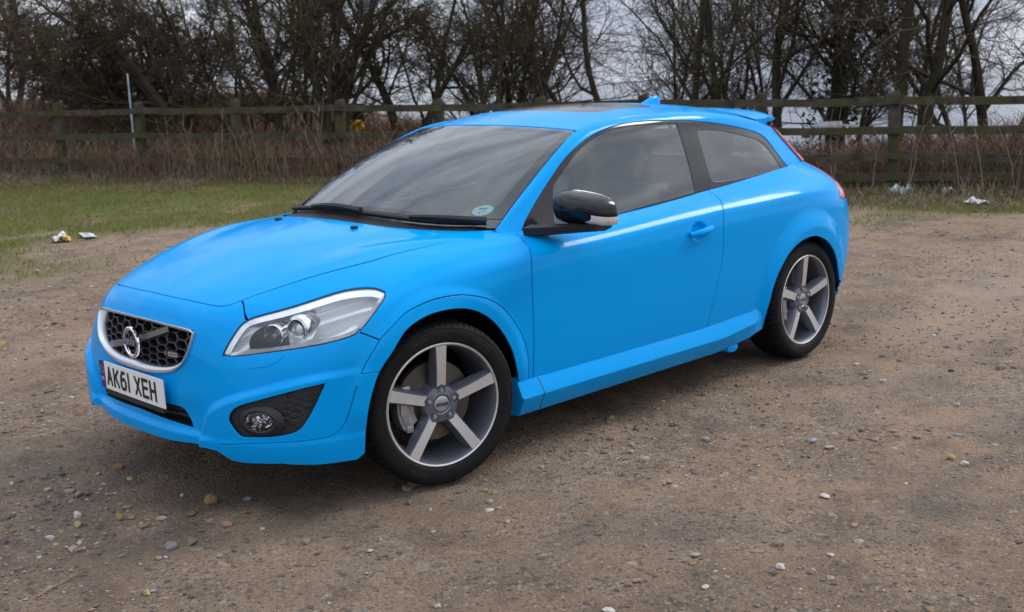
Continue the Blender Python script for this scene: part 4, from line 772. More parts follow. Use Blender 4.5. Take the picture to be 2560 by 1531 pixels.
 'MASK':[[0.5821,0.6094],[0.5756,0.6196],[0.5709,0.6294],[0.5693,0.6442],[0.5708,0.6579],[0.5754,0.67],[0.5832,0.6798],[0.5926,0.686],[0.6034,0.6908],[0.615,0.6943],[0.6265,0.6964],[0.6386,0.6977],[0.651,0.6986],[0.6633,0.6997],[0.6752,0.6861],[0.6851,0.673],[0.6888,0.6623],[0.6908,0.6514],[0.6939,0.6404],[0.701,0.6274],[0.7092,0.6137],[0.6988,0.613],[0.6883,0.6121],[0.6779,0.6111],[0.6673,0.6103],[0.6564,0.6098],[0.6445,0.6096],[0.6323,0.6096],[0.6199,0.6097],[0.6075,0.6097],[0.5948,0.6097]],
 'BOWL':[[0.7577,0.7134],[0.7705,0.7139],[0.7835,0.7144],[0.7969,0.7138],[0.8125,0.712],[0.8285,0.7091],[0.8436,0.7043],[0.8579,0.6954],[0.8687,0.6838],[0.8742,0.6711],[0.8754,0.6584],[0.8724,0.646],[0.866,0.6354],[0.8593,0.6286],[0.8512,0.6228],[0.842,0.6187],[0.8317,0.6165],[0.8205,0.6155],[0.8091,0.6149],[0.7979,0.614],[0.7939,0.6266],[0.7899,0.6387],[0.7859,0.6504],[0.7813,0.6619],[0.7767,0.672],[0.7718,0.6821],[0.7669,0.6924],[0.7622,0.7027]],
 'sunroof':[[-0.0917,0.3011],[-0.0589,0.2986],[-0.0279,0.2974],[0.0021,0.2968],[0.0286,0.2987],[0.0552,0.3002],[0.0819,0.3012],[0.1084,0.3023],[0.1338,0.304],[0.1577,0.3071],[0.1798,0.312],[0.2024,0.3195],[0.2235,0.3284],[0.2435,0.3387],[0.2625,0.3501],[0.2805,0.3626],[0.2979,0.376]],
 'wsblack':[[-0.0719,0.8536],[-0.0261,0.7958],[0.0109,0.7427],[0.036,0.6981],[0.0559,0.6571],[0.0726,0.6183],[0.1115,0.6123],[0.1486,0.6067],[0.1739,0.6107],[0.1775,0.6412],[0.1673,0.6842],[0.1607,0.7143],[0.1522,0.7461],[0.1483,0.7745],[0.1542,0.8036],[0.1659,0.8285],[0.1773,0.8539]],
}

# ------------------------------------------------------------------ the car: panels cut out of smooth surfaces
for _k, _n in NETS.items(): _n.dis = (_k == 'body')
for _k, _w in (('body', (0, 1, 0)), ('side', (0, 1, .2)), ('ws', (-1, 0, 1)), ('roof', (0, 0, 1)), ('hatch', (1, 0, .3))):
    _n = NETS[_k]; _n.sgn = 1
    _uu, _vv = np.array([.45*_n.ku[-1]]), np.array([.35*_n.kv[-1]])
    if (point(_n, _uu, _vv, .01, False)-_n.at(_uu, _vv))[0] @ np.array(_w) < 0: _n.sgn = -1
LEFT = np.array([1, -1, 1.0])
def surf_normal(net, uv):
    e = 1.5e-3; u, v = uv[:, 0], uv[:, 1]
    lo = np.clip(u-e, 0, net.ku[-1]-2*e)
    du = point(net, lo+2*e, v)-point(net, lo, v); dv = point(net, u, v+e)-point(net, u, v-e)
    n = np.cross(du, dv)*net.sgn
    return n/(np.linalg.norm(n, axis=1)[:, None]+1e-12)
def resample(P, step, closed=True):
    """even spacing, keeping sharp corners"""
    P = np.asarray(P, float)
    keep = [0]
    for i in range(1, len(P)):
        if np.hypot(*(P[i]-P[keep[-1]])) > 1e-4: keep.append(i)
    P = P[keep]
    if closed and np.hypot(*(P[0]-P[-1])) < 1e-4: P = P[:-1]
    n = len(P); out = []
    for i in range(n if closed else n-1):
        a, b = P[i], P[(i+1) % n]; L = np.hypot(*(b-a)); m = max(1, int(round(L/step)))
        if L < step*.45 and len(out) and i not in (0, n-1) and a[0] > 1e-9:
            d0 = a-P[i-1]; d1 = b-a
            if (d0@d1) > .8*np.hypot(*d0)*np.hypot(*d1) and np.hypot(*(a-out[-1])) < step*.6: continue
        for t in range(m): out.append(a+(b-a)*t/m)
    if not closed: out.append(P[-1])
    return np.array(out)
def area(P): return .5*np.sum(P[:, 0]*np.roll(P[:, 1], -1)-np.roll(P[:, 0], -1)*P[:, 1])
def inset(P, d):
    """move a closed polygon inwards by d (negative: outwards); points on the centre line stay on it"""
    s = 1 if area(P) > 0 else -1
    a = P-np.roll(P, 1, 0); b = np.roll(P, -1, 0)-P
    na = np.stack([-a[:, 1], a[:, 0]], 1)*s; nb = np.stack([-b[:, 1], b[:, 0]], 1)*s
    c = P[:, 0] < 1e-7
    na /= np.linalg.norm(na, axis=1)[:, None]+1e-12; nb /= np.linalg.norm(nb, axis=1)[:, None]+1e-12
    ca = c & np.roll(c, 1); cb = c & np.roll(c, -1)
    n = np.where(ca[:, None], nb, np.where(cb[:, None], na, na+nb))
    n = np.where((ca & cb)[:, None], 0, n)
    L = np.linalg.norm(n, axis=1)[:, None]+1e-9; n /= L
    dot = np.clip((n*np.where(ca[:, None], nb, na)).sum(1), .8, 1)[:, None]
    Q = P+n*d/dot; Q[c, 0] = 0
    return Q
def inside(Q, poly):
    x, y = Q[:, 0], Q[:, 1]; r = np.zeros(len(Q), bool)
    for p, q in zip(poly, np.roll(poly, -1, 0)):
        if p[1] == q[1]: continue
        c = (p[1] > y) != (q[1] > y)
        r ^= c & (x < (q[0]-p[0])*(y-p[1])/(q[1]-p[1])+p[0])
    return r
def bdist(Q, poly):
    d = np.full(len(Q), 1e9)
    for p, q in zip(poly, np.roll(poly, -1, 0)):
        e = q-p; w = Q-p; t = np.clip((w@e)/(e@e+1e-12), 0, 1); d = np.minimum(d, np.hypot(*(w-t[:, None]*e).T))
    return d
def panel(name, net, outer, mat, parent, holes=(), h=.02, step=.011, gap=.0023, off=0.0, flange=.006, sides='lr', edge=.0015, label=None, hole_gap=None, hole_flange=None, fine=None):
    """sides: 'l','r' separate halves, 'c' one object across the centre line"""
    net = NETS[net]
    outer = resample(outer, step); holes = [resample(q, step) for q in holes]
    hg = gap if hole_gap is None else hole_gap
    loops = [(outer, 1, gap, flange)]+[(q, -1, hg, flange if hole_flange is None else hole_flange) for q in holes]
    ring0 = [inset(q, s*(g+(edge if f > 0 else 0))) for q, s, g, f in loops]
    lo, hi = ring0[0].min(0), ring0[0].max(0)
    gx = np.arange(lo[0], hi[0]+h, h); gy = np.arange(lo[1], hi[1]+h, h*.87)
    G = np.array([(x+(.5*h if j % 2 else 0), y) for j, y in enumerate(gy) for x in gx])
    if fine is not None:      # closer points where the form is tight
        u0, u1, v0, v1, hf = fine; G = G[~((G[:, 0] > u0) & (G[:, 0] < u1) & (G[:, 1] > v0) & (G[:, 1] < v1))]
        fx_, fy_ = np.meshgrid(np.arange(u0, u1, hf), np.arange(v0, v1, hf), indexing='ij'); G = np.concatenate([G, np.stack([fx_.ravel()+hf*.23*np.sin(fy_.ravel()*900), fy_.ravel()], 1)])
    ok = inside(G, ring0[0])
    for q in ring0[1:]: ok &= ~inside(G, q)
    G = G[ok]
    if len(G):
        d = np.min([bdist(G, q) for q in ring0], axis=0); G = G[d > .45*min(h, step*1.6)]
    pts = list(map(tuple, np.concatenate(ring0))); E = []; k = 0
    for q in ring0:
        E += [(k+i, k+(i+1) % len(q)) for i in range(len(q))]; k += len(q)
    nb = k
    res = delaunay_2d_cdt([Vector(p) for p in pts]+[Vector(p) for p in G], E, [], 0, 1e-7)
    uv = np.array([v[:] for v in res[0]]); T = np.array([f for f in res[2] if len(f) == 3])
    cen = uv[T].mean(1); ok = inside(cen, ring0[0])
    for q in ring0[1:]: ok &= ~inside(cen, q)
    T = T[ok]
    ar = (uv[T[:, 1]]-uv[T[:, 0]]); br = (uv[T[:, 2]]-uv[T[:, 0]])
    T = T[np.abs(ar[:, 0]*br[:, 1]-ar[:, 1]*br[:, 0]) > 1e-10]
    offs = off(uv) if callable(off) else off; P = point(net, uv[:, 0], uv[:, 1], offs); N = surf_normal(net, uv)
    fn = np.cross(P[T[:, 1]]-P[T[:, 0]], P[T[:, 2]]-P[T[:, 0]])
    flip = (fn*N[T[:, 0]]).sum(1) < 0
    T[flip] = T[flip][:, ::-1]
    if callable(off):
        ct = np.zeros_like(P); fn_ = np.cross(P[T[:, 1]]-P[T[:, 0]], P[T[:, 2]]-P[T[:, 0]])
        for q_ in range(3): np.add.at(ct, T[:, q_], fn_)
        N = ct/(np.linalg.norm(ct, axis=1)[:, None]+1e-12)
    V = [P]; NN = [N]; F = [tuple(t) for t in T]; cnt = len(P)
    orig = {}
    for i, src in enumerate(res[3]):
        for sidx in src: orig[sidx] = i
    k = 0
    for (q, s, g, fl), r0 in zip(loops, ring0):
        if fl > 0:
            r1 = inset(q, s*g)
            i0 = np.array([orig.get(k+i, -1) for i in range(len(q))])
            nn = surf_normal(net, r1)
            p0 = point(net, r0[:, 0], r0[:, 1], off)
            p1 = point(net, r1[:, 0], r1[:, 1], off-.0011)
            p2 = point(net, r1[:, 0], r1[:, 1], off-fl)
            o = p1-p0; o -= (o*nn).sum(1)[:, None]*nn; o /= np.linalg.norm(o, axis=1)[:, None]+1e-9
            a = cnt; b = cnt+len(q)
            V += [p1, p2]; n1 = nn+o*.9; n1 /= np.linalg.norm(n1, axis=1)[:, None]; NN += [n1, o]
            m = len(q)
            for i in range(m):
                j = (i+1) % m
                if q[i, 0] < 1e-7 and q[j, 0] < 1e-7: continue
                if i0[i] < 0 or i0[j] < 0: continue
                for f, nrm in (((i0[i], i0[j], b-m+j, b-m+i), None), ((a+i, a+j, b+j, b+i), None)):
                    F.append(f)
            cnt += 2*m
        k += len(q)
    V = np.concatenate(V); NN = np.concatenate(NN)
    # orient flange quads by their vertex normals
    F2 = []
    for f in F:
        if len(f) == 4:
            c = np.cross(V[f[2]]-V[f[0]], V[f[3]]-V[f[1]])
            if c @ (NN[f[0]]+NN[f[2]]) < 0: f = f[::-1]
        F2.append(f)
    made = []
    def out(Vs, Fs, Ns):
        o = mesh_obj(name, Vs, Fs, mat, parent, True, Ns)
        if label: o['label'] = label
        made.append(o)
    FL = [f[::-1] for f in F2]
    if sides == 'c':
        VV = np.concatenate([V*LEFT, V]); NNN = np.concatenate([NN*LEFT, NN]); n = len(V)
        remap = np.arange(2*n)
        cz = np.where((np.abs(V[:, 1]) < 1e-6))[0]
        for i in cz: remap[n+i] = i
        NNN[cz, 1] = 0
        FF = FL+[tuple(int(remap[n+i]) for i in f) for f in F2]
        FF = [f for f in FF if len(set(f)) >= 3]
        used = np.zeros(2*n, bool)
        for f in FF: used[list(f)] = True
        idx = np.cumsum(used)-1
        FF = [tuple(int(idx[i]) for i in f) for f in FF]
        out(VV[used], FF, NNN[used])
    else:
        if 'l' in sides: out(V*LEFT, FL, NN*LEFT)
        if 'r' in sides: out(V, F2, NN)
    return made
def spts(net, uvs, off=0.0, left=True):
    uvs = np.asarray(uvs, float); P = point(NETS[net], uvs[:, 0], uvs[:, 1], off)
    return P*LEFT if left else P

car = empty('car', (1.3, 0, 0), 'bright blue three-door hatchback parked on the gravel, black mirror and alloy wheels', 'car')
ROOT = car
class _Sh:  # parts are built in car coordinates; the root sits under the middle of the car
    pass
def fix_parent(o, parent=None):
    o.parent = parent or ROOT
    return o
T_ = TR
HG = np.array(T_['hoodgap']); WB = np.array(T_['wingbump']); BW = np.array(T_['bumpwing']); FLA = np.array(T_['flare'])
LL = np.array(T_['lipline']); AF = np.array(T_['archf']); AR = np.array(T_['archr']); DF = np.array(T_['doorfront']); DR = np.array(T_['doorrear'])
HL = np.array(T_['headlight']); GO = np.array(T_['grille_out']); GI = np.array(T_['grille_in']); FG = np.array(T_['fog']); IN = np.array(T_['intake'])
body = NETS['body']; UE = body.ku[-1]; VE = body.kv[6]; VB = .012; VT = body.kv[-1]
def near_i(P, q): return int(np.argmin(np.hypot(*(np.asarray(P)-q).T)))
# junctions
j_hg = near_i(HG, WB[0]); WB[0] = HG[j_hg]; iW = near_i(HL, WB[-1]); iB = near_i(HL, BW[0])
k_fl = near_i(FLA, BW[-1])
def seq(*parts):
    return np.concatenate([np.atleast_2d(np.asarray(p, float)) for p in parts])
HOOD_END = np.array([[1.60, 1.02], [1.605, 1.20], [1.55, 1.262]])
hood = seq(HG, HOOD_END, [[1.2, 1.272], [.8, 1.274], [.4, 1.274], [0, 1.274]])
panel('bonnet', 'body', hood, M['paint'], ROOT, h=.022, sides='c')
ip = near_i(AF, FLA[0]+[.03, -.01])
a_low = AF[:ip+1]                                   # front lower edge of the arch
BB = np.array([(0, .118), (.12, .120), (.22, .123), (.33, .133), (.423, .137), (.474, .129), (.502, .108), (.531, .087), (.583, .079), (.709, .079), (.737, .073), (.864, .055), (.935, .046)])
bumper = seq(BB, a_low[a_low[:, 1] > .055], [FLA[0]], FLA[1:k_fl], BW[::-1],
             HL[:iB+1][::-1], HL[iW:][::-1], WB[::-1], HG[:j_hg][::-1])
# seam of the lower lip: a narrow slot
_l = LL[3:-1]; _d = np.gradient(_l, axis=0); _d /= np.linalg.norm(_d, axis=1)[:, None]; _nn = np.stack([-_d[:, 1], _d[:, 0]], 1)*.0014
slot = np.concatenate([_l+_nn, (_l-_nn)[::-1]])
panel('front_bumper', 'body', bumper, M['paint'], ROOT, holes=[seq(GO), FG, seq(IN), slot], h=.010, step=.008, sides='c', hole_gap=0.0)
# wheel arch trim in front
arch_in = AF[ip:]; ie = near_i(arch_in, FLA[-1]-[.05, .0])
trim = seq(FLA, arch_in[:ie+1][::-1])
panel('wheel_arch_trim', 'body', trim, M['paint'], ROOT, h=.016, step=.01, gap=.0010)
# wing
d_top = DF[0]
wing = seq(HG[j_hg:], [[1.60, 1.02]], [[1.605, 1.20]], [[1.70, 1.2]], [[1.70, .95]], DF, [[1.684, .03]], [[AF[-1][0]+.005, .03]], AF[-6:][::-1][1:4], [FLA[-1]], FLA[k_fl:][::-1], BW[::-1][1:], HL[iB:iW+1], WB[::-1][1:])
panel('front_wing', 'body', wing, M['paint'], ROOT, h=.012, step=.01)
door = seq([[1.700, .95]], DF, [[1.684, .03]], [[2.86, .03]], DR[::-1], [[3.05, VE]], [[2.6, VE]], [[2.1, VE]], [[1.80, VE+.01]], [[1.70, VE+.14]])
panel('door', 'body', door, M['paint'], ROOT, h=.012, gap=.0026, fine=(2.68, 2.88, .48, .66, .0045))
UQ = 4.36
quarter = seq(DR, [[2.86, .03]], [[AR[0][0], .03]], AR[AR[:, 1] > .035], [[AR[-1][0], .03]], [[UQ, .03]], [[UQ, .45]], [[UQ, VE+.06]], [[4.1, VE+.04]], [[3.9, VE+.005]], [[3.6, VE]], [[3.05, VE]])
panel('rear_quarter', 'body', quarter, M['paint'], ROOT, h=.012, gap=.0028)
def join_pair(obs):
    """the two halves of a part that runs across the back become one mesh"""
    a, b = obs; bm = bmesh.new(); bm.from_mesh(a.data); bm.from_mesh(b.data); bmesh.ops.remove_doubles(bm, verts=bm.verts[:], dist=1e-5); bm.to_mesh(a.data); bm.free(); bpy.data.objects.remove(b); return a
join_pair(panel('rear_bumper', 'body', seq([[UQ, .03]], [[UE, .03]], [[UE, .34]], [[UQ, .34]]), M['paint'], ROOT, h=.03, sides='lr', gap=.0, edge=.001))
join_pair(panel('tailgate', 'body', seq([[UQ+.003, .345]], [[UE, .345]], [[UE, VE+.2]], [[UQ+.003, VE+.2]]), M['paint'], ROOT, h=.03, sides='lr', gap=.0, edge=.001))
join_pair(panel('tailgate_lining', 'body', seq([[UQ-.05, .5]], [[UE, .5]], [[UE, VE+.22]], [[UQ-.05, VE+.22]]), M['dash'], ROOT, h=.04, sides='lr', gap=0, off=-.020, flange=0))

# upper body
side = NETS['side']; SU = side.ku[-1]; SV = side.kv[-1]
DLO = np.array(T_['dlo']); DG = np.array(T_['doorglass']); QG = np.array(T_['quarterglass'])
pill = seq([[0, .0]], [[SU*.25, 0]], [[SU*.5, 0]], [[SU*.75, 0]], [[SU, 0]], [[SU, SV]], [[SU*.75, SV]], [[SU*.5, SV]], [[SU*.25, SV]], [[0, SV]])
panel('roof_pillar', 'side', pill, M['paint'], ROOT, holes=[DLO], h=.02, gap=.0005, edge=.001, flange=.02, hole_gap=0.0)
panel('window_frame', 'side', DLO, M['frit'], ROOT, holes=[DG, QG], h=.02, gap=.0025, off=-.004, flange=.012, hole_gap=.0)
panel('pillar_trim', 'side', pill, M['headliner'], ROOT, holes=[inset(resample(DLO, .02), .001)], h=.04, gap=.004, off=-.0215, flange=0, hole_gap=0.0)
panel('door_window', 'side', DG, M['glass'], ROOT, h=.03, gap=.0, off=-.0075, flange=0)
panel('quarter_window', 'side', QG, M['glass'], ROOT, h=.03, gap=.0, off=-.0065, flange=0)
ws = NETS['ws']; WU, WV = ws.ku[-1], ws.kv[-1]
wsp = seq([[0, .02]], [[WU*.5, .02]], [[WU, .02]], [[WU, WV*.5]], [[WU-.004, WV-.03]], [[WU-.035, WV-.004]], [[WU*.5, WV-.001]], [[0, WV-.001]])
panel('windscreen', 'ws', wsp, M['ws'], ROOT, h=.03, gap=.004, off=-.004, flange=0, sides='c')
fr_in = seq([[0, .115]], [[WU*.5, .112]], [[WU*.8, .10]], [[WU*.90, .13]], [[WU*.925, .22]], [[WU*.925, WV*.5]], [[WU*.915, WV-.09]], [[WU*.87, WV-.052]], [[WU*.5, WV-.05]], [[.155, WV-.05]], [[.10, WV-.085]], [[.050, WV-.19]], [[.035, WV-.215]], [[0, WV-.22]])
ring = np.concatenate([seq([[0, .022]], [[WU*.5, .022]], [[WU-.004, .022]], [[WU-.004, WV*.5]], [[WU-.008, WV-.03]], [[WU-.038, WV-.007]], [[WU*.5, WV-.004]], [[0, WV-.004]]), fr_in[::-1]])
panel('windscreen_border', 'ws', ring, M['frit'], ROOT, h=.02, gap=0, off=-.0075, flange=0, sides='c')
mo_ = [[WU*.5, .112]], [[WU*.8, .10]], [[WU*.90, .13]], [[WU*.925, .22]], [[WU*.925, WV*.5]], [[WU*.915, WV-.09]], [[WU*.87, WV-.052]], [[WU*.5, WV-.05]]
panel('cabin_brightness_sheet', 'ws', seq([[0, .115]], *mo_, [[.185, WV-.05]], [[.150, WV-.13]], [[.178, .645]], [[.170, .610]], [[.075, .618]], [[.036, .70]], [[0, .755]]), M['bright_film'], ROOT, h=.03, gap=0, off=-.011, flange=0, sides='l')  # added pale sheet, stands in for the bright cabin behind the windscreen
panel('cabin_brightness_sheet', 'ws', seq([[0, .115]], *mo_, [[.09, WV-.05]], [[.026, .80]], [[0, .755]]), M['bright_film'], ROOT, h=.03, gap=0, off=-.011, flange=0, sides='r')
roof = NETS['roof']; RU, RV = roof.ku[-1], roof.kv[-1]
vf = .300
sun_o = seq([[0, vf]], [[.20, vf+.012]], [[.33, vf+.04]], [[.375, vf+.09]], [[.375, vf+.52]], [[.34, vf+.57]], [[.2, vf+.59]], [[0, vf+.59]])
# the roof skin runs round the sunroof: front strip, flank and rear in one outline
rp = np.concatenate([seq([[0, 0]], [[RU*.5, 0]], [[RU-.003, 0]], [[RU-.003, RV*.5]], [[RU-.003, RV]], [[RU*.5, RV]], [[0, RV]]), sun_o[::-1]])
panel('roof', 'roof', rp, M['paint'], ROOT, h=.022, gap=.0, sides='c', flange=.010)
panel('sunroof', 'roof', sun_o, M['black_gloss'], ROOT, h=.025, gap=.003, off=-.001, sides='c', flange=.008)
hat = NETS['hatch']; HU, HV = hat.ku[-1], hat.kv[-1]
panel('rear_window', 'hatch', seq([[0, 0]], [[HU*.5, 0]], [[HU, 0]], [[HU, HV]], [[HU*.5, HV]], [[0, HV]]), M['glass'], ROOT, h=.03, gap=.002, sides='c', flange=.0)


# dark strips standing in for the shade in the panel gaps; floor, wheel wells
gbs = {True: MB(), False: MB()}
def back_strip(P, off=-.0068, w=.010):
    P = resample(P, .02, closed=False); d = np.gradient(P, axis=0); d /= np.linalg.norm(d, axis=1)[:, None]+1e-9
    n = np.stack([-d[:, 1], d[:, 0]], 1)*w
    for left in (True, False):
        A, B = P+n, P-n
        A[:, 0] = np.maximum(A[:, 0], 0); B[:, 0] = np.maximum(B[:, 0], 0)
        gbs[left].ribbon(spts('body', A, off, left), spts('body', B, off, left))
for _p in (HG, WB, BW, FLA, DF, DR, LL[2:-1], np.array([[1.66, .04], [2.9, .04]]), np.array([[UQ, .04], [UQ, VE]]), np.array([[UQ, .34], [UE, .34]])): back_strip(_p)
for _g in gbs.values(): _g.build('panel_gap_dark_strip', M['dark'], ROOT)
fl = MB()
fl.box((1.25, 0, .20), (3.6, 1.0, .03)); fl.box((1.3, 0, .21), (1.75, 1.60, .03)); fl.box((-.62, 0, .26), (.25, 1.1, .03)); fl.box((3.1, 0, .26), (.4, 1.2, .03))
fl.build('underfloor', M['dark'], ROOT, smooth=False)
for cx, cz, so in ((0, .325, .845), (2.62, .325, .77)):
    for sg in (-1, 1):
        wwl = MB(); a = np.linspace(R(4), R(176), 26); rr = .412
        ring = lambda s_, r_: np.stack([cx+r_*np.cos(a), np.full_like(a, s_*sg), cz+r_*np.sin(a)], 1)
        A, B, C0 = ring(so, rr), ring(.50, rr), ring(.50, .02)
        wwl.ribbon(A, B); wwl.ribbon(B, C0)
        wwl.ribbon(ring(so, rr), ring(so+.023, .388)); wwl.build('wheel_well', M['dark'], ROOT)
cab = MB()
for sg in (-1, 1): cab.grid([[(x_, sg*(s_-.045), .23), (x_, sg*(s_-.045), .6), (x_, sg*(s_-.035), z_-.002), (x_, sg*(s_-.012), z_-.004)] for x_, s_, z_ in BELT])
cab.box((.50, 0, .62), (.05, 1.4, .5)); cab.box((2.9, 0, .7), (.05, 1.1, .55)); cab.box((2.65, 0, .885), (.5, 1.15, .03)); cab.box((3.0, 0, .975), (.03, 1.02, .17))
cab.build('cabin_lining', M['dash'], ROOT, smooth=False)
hl_ = MB()
hl_.grid([[tuple(point(roof, [q_*RU], [v_], -.03)[0]) for q_ in (-.97, -.6, -.3, 0, .3, .6, .97)] for v_ in np.linspace(.03, RV, 8)])
hl_.build('headliner', M['headliner'], ROOT)

# seats, dashboard, steering wheel (right-hand drive: far side)
def seat(x, s, w=.50, rear=False):
    m = MB()
    m.box((x, s, .42), (.52, w, .16), bev=.06)
    a = R(20); Mx = np.array([[math.cos(a), 0, math.sin(a)], [0, 1, 0], [-math.sin(a), 0, math.cos(a)]])
    m.box((x+.33, s, .74), (.13, w, .62), M=Mx, bev=.055)
    o = m.build('seat', M['cloth'], ROOT)
    h = MB(); h.box((x+.46, s, 1.13), (.09, .26, .19), M=Mx, bev=.04); h.tube([(x+.44, s-.05, .98), (x+.45, s-.05, 1.08)], .007); h.tube([(x+.44, s+.05, .98), (x+.45, s+.05, 1.08)], .007)
    h.build('headrest', M['cloth'], o)
for s_ in (-.37, .37): seat(1.22, s_)
for s_ in (-.30, .30): seat(2.08, s_, .46)
d = MB()
prof = [(.42, .86), (.52, .915), (.70, .935), (.82, .90), (.86, .78), (.80, .62)]
for k in range(len(prof)-1):
    (xa, za), (xb, zb) = prof[k], prof[k+1]
    d.add([(xa, -.68, za), (xb, -.68, zb), (xb, .68, zb), (xa, .68, za)], [(0, 1, 2, 3)])
d.box((.74, .37, .945), (.16, .30, .05), bev=.02)
d.build('dashboard', M['dash'], ROOT)
st = MB(); _ax = np.array([1, 0, .45]); Mr = rot_to(_ax)
t_ = np.linspace(0, 2*np.pi, 41); ringp = (np.stack([.182*np.cos(t_), .182*np.sin(t_), 0*t_], 1) @ Mr.T)+np.array([.93, .37, .86])
st.tube(ringp, .015, 8, cap=False); st.lathe([(0, .02), (.06, .02), (.075, 0), (0, -.03)], 20, (.92, .37, .855), Mr)
for a_ in (0, np.pi, -np.pi/2): st.tube([np.array([.925, .37, .858])+Mr@np.array([.05*np.cos(a_), .05*np.sin(a_), 0]), np.array([.93, .37, .86])+Mr@np.array([.175*np.cos(a_), .175*np.sin(a_), 0])], .014)
st.build('steering_wheel', M['dash'], ROOT)
mh = MB(); mh.add(np.array([(1.03, -.13, 1.318), (1.03, .13, 1.318), (.90, .075, 1.255), (.90, -.045, 1.255), (1.06, -.10, 1.30), (1.06, .10, 1.30), (.95, .055, 1.235), (.95, -.025, 1.235)]), [(0, 1, 2, 3), (4, 7, 6, 5), (0, 3, 7, 4), (1, 5, 6, 2), (3, 2, 6, 7), (0, 4, 5, 1)]); mh.build('sensor_housing', M['dash'], ROOT, smooth=False)
mi = MB(); mi.box((1.0, .0, 1.275), (.03, .24, .065), bev=.02); mi.tube([(.99, 0, 1.28), (.985, 0, 1.312)], .012); mi.build('interior_mirror', M['dash'], ROOT)
for s_ in (-.33, .33):
    v = MB(); v.box((1.13, s_, 1.285), (.13, .34, .014), M=np.array([[.93, 0, -.36], [0, 1, 0], [.36, 0, .93]]), bev=.005); v.build('sun_visor', M['headliner'], ROOT)

# tax disc inside the windscreen (nearside lower corner)
def ws_disc():
    c0 = np.array([.610, .147]); a = np.linspace(0, 2*np.pi, 33)[:-1]
    def ringp(r, off): return spts('ws', np.stack([c0[0]+r*np.cos(a), c0[1]+r*np.sin(a)], 1), off)
    m = MB(); P = ringp(.036, -.0055); m.add(np.r_[P, [P.mean(0)]], [(i, (i+1) % 32, 32) for i in range(32)]); o = m.build('tax_disc', M['paper_disc'], ROOT)
    q = MB(); P1, P2 = ringp(.036, -.0050), ringp(.0325, -.0050); P3 = np.concatenate([P2, P1]); q.add(P3, [(i, (i+1) % 32, 32+(i+1) % 32, 32+i) for i in range(32)]); q.build('disc_rim', M['white'], o)
    b = MB()
    for du, dv, w, hh in ((-.002, .012, .030, .009), (0, .000, .024, .003), (-.004, -.018, .008, .009), (.010, -.012, .010, .003), (-.015, .006, .006, .004)):
        U = np.array([[c0[0]+du-w/2, c0[1]+dv-hh/2], [c0[0]+du+w/2, c0[1]+dv-hh/2], [c0[0]+du+w/2, c0[1]+dv+hh/2], [c0[0]+du-w/2, c0[1]+dv+hh/2]])
        b.add(spts('ws', U, -.0049), [(0, 1, 2, 3)])
    b.build('disc_print', M['paper_blue'], o)
ws_disc()

# text helpers: stroke letters for the plate, built-in font for small badges
def text_mesh(txt, size, depth=.002, xs=1.0):
    cu = bpy.data.curves.new('lettering', 'FONT'); cu.body = txt; cu.size = size; cu.extrude = depth; cu.align_x = 'CENTER'; cu.align_y = 'CENTER'
    o = bpy.data.objects.new('lettering', cu); COL.objects.link(o)
    dg = bpy.context.evaluated_depsgraph_get(); me = bpy.data.meshes.new_from_object(o.evaluated_get(dg))
    V = np.array([v.co[:] for v in me.vertices])*[xs, 1, 1]; F = [tuple(p.vertices) for p in me.polygons]
    bpy.data.objects.remove(o); bpy.data.curves.remove(cu); bpy.data.meshes.remove(me)
    return V, F
# frame for flat things on the nose: right (viewer's right = car's left = -y), up, out(-x)
def put(V, c, tilt=0.0, yaw=0.0):
    """local (x right, y up, z out) to car space, facing forwards"""
    Bm = np.stack([(0, -1, 0), (math.sin(tilt), 0, math.cos(tilt)), (-math.cos(tilt), 0, math.sin(tilt))], 1)
    Yw = np.array([[math.cos(yaw), -math.sin(yaw), 0], [math.sin(yaw), math.cos(yaw), 0], [0, 0, 1]])
    return np.asarray(V) @ (Yw@Bm).T + np.asarray(c)

# number plate: gently bowed with the bumper
PC = np.array([-.836, 0, .444])
def plate_map(V, out=0.0):
    V = np.asarray(V, float); x, y, z = V[:, 0], V[:, 1], V[:, 2]+out
    return np.stack([PC[0]+.03*x**2-z-.02*y, -x, PC[2]+y], 1)
def plate_rect(x0, x1, y0, y1, z0, z1, nx=14, rad=0.0):
    m = MB(); xs = np.linspace(x0, x1, nx)
    P = [[(x, y, z) for (y, z) in ((y0, z0), (y0, z1), (y1, z1), (y1, z0))] for x in xs]
    V = np.array(P).reshape(-1, 3); F = []
    for i in range(nx-1):
        for j in range(4): F.append((i*4+j, (i+1)*4+j, (i+1)*4+(j+1) % 4, i*4+(j+1) % 4))
    F += [(0, 1, 2, 3), tuple((nx-1)*4+q for q in (3, 2, 1, 0))]
    m.add(plate_map(V), F); return m
plate = plate_rect(-.26, .26, -.0555, .0555, 0, .005).build('number_plate', M['plate_white'], ROOT, auto=20)
plate_rect(-.2605, -.217, -.0556, .0556, .0002, .0056, 4).build('plate_band', M['plate_blue'], plate, auto=20)
plate_rect(-.24, .24, -.078, -.056, -.012, .002).build('plate_holder', M['black_plastic'], ROOT, auto=20)
M['rubber2'] = simple('rubber_marks', (.022, .022, .023), .5)
M['chrome_lens'] = simple('projector_glass', (.55, .58, .60), .03, .6, coat=1.0)
M['indicator'] = simple('repeater_lens', (.86, .86, .86), .15, .15, coat=.6)
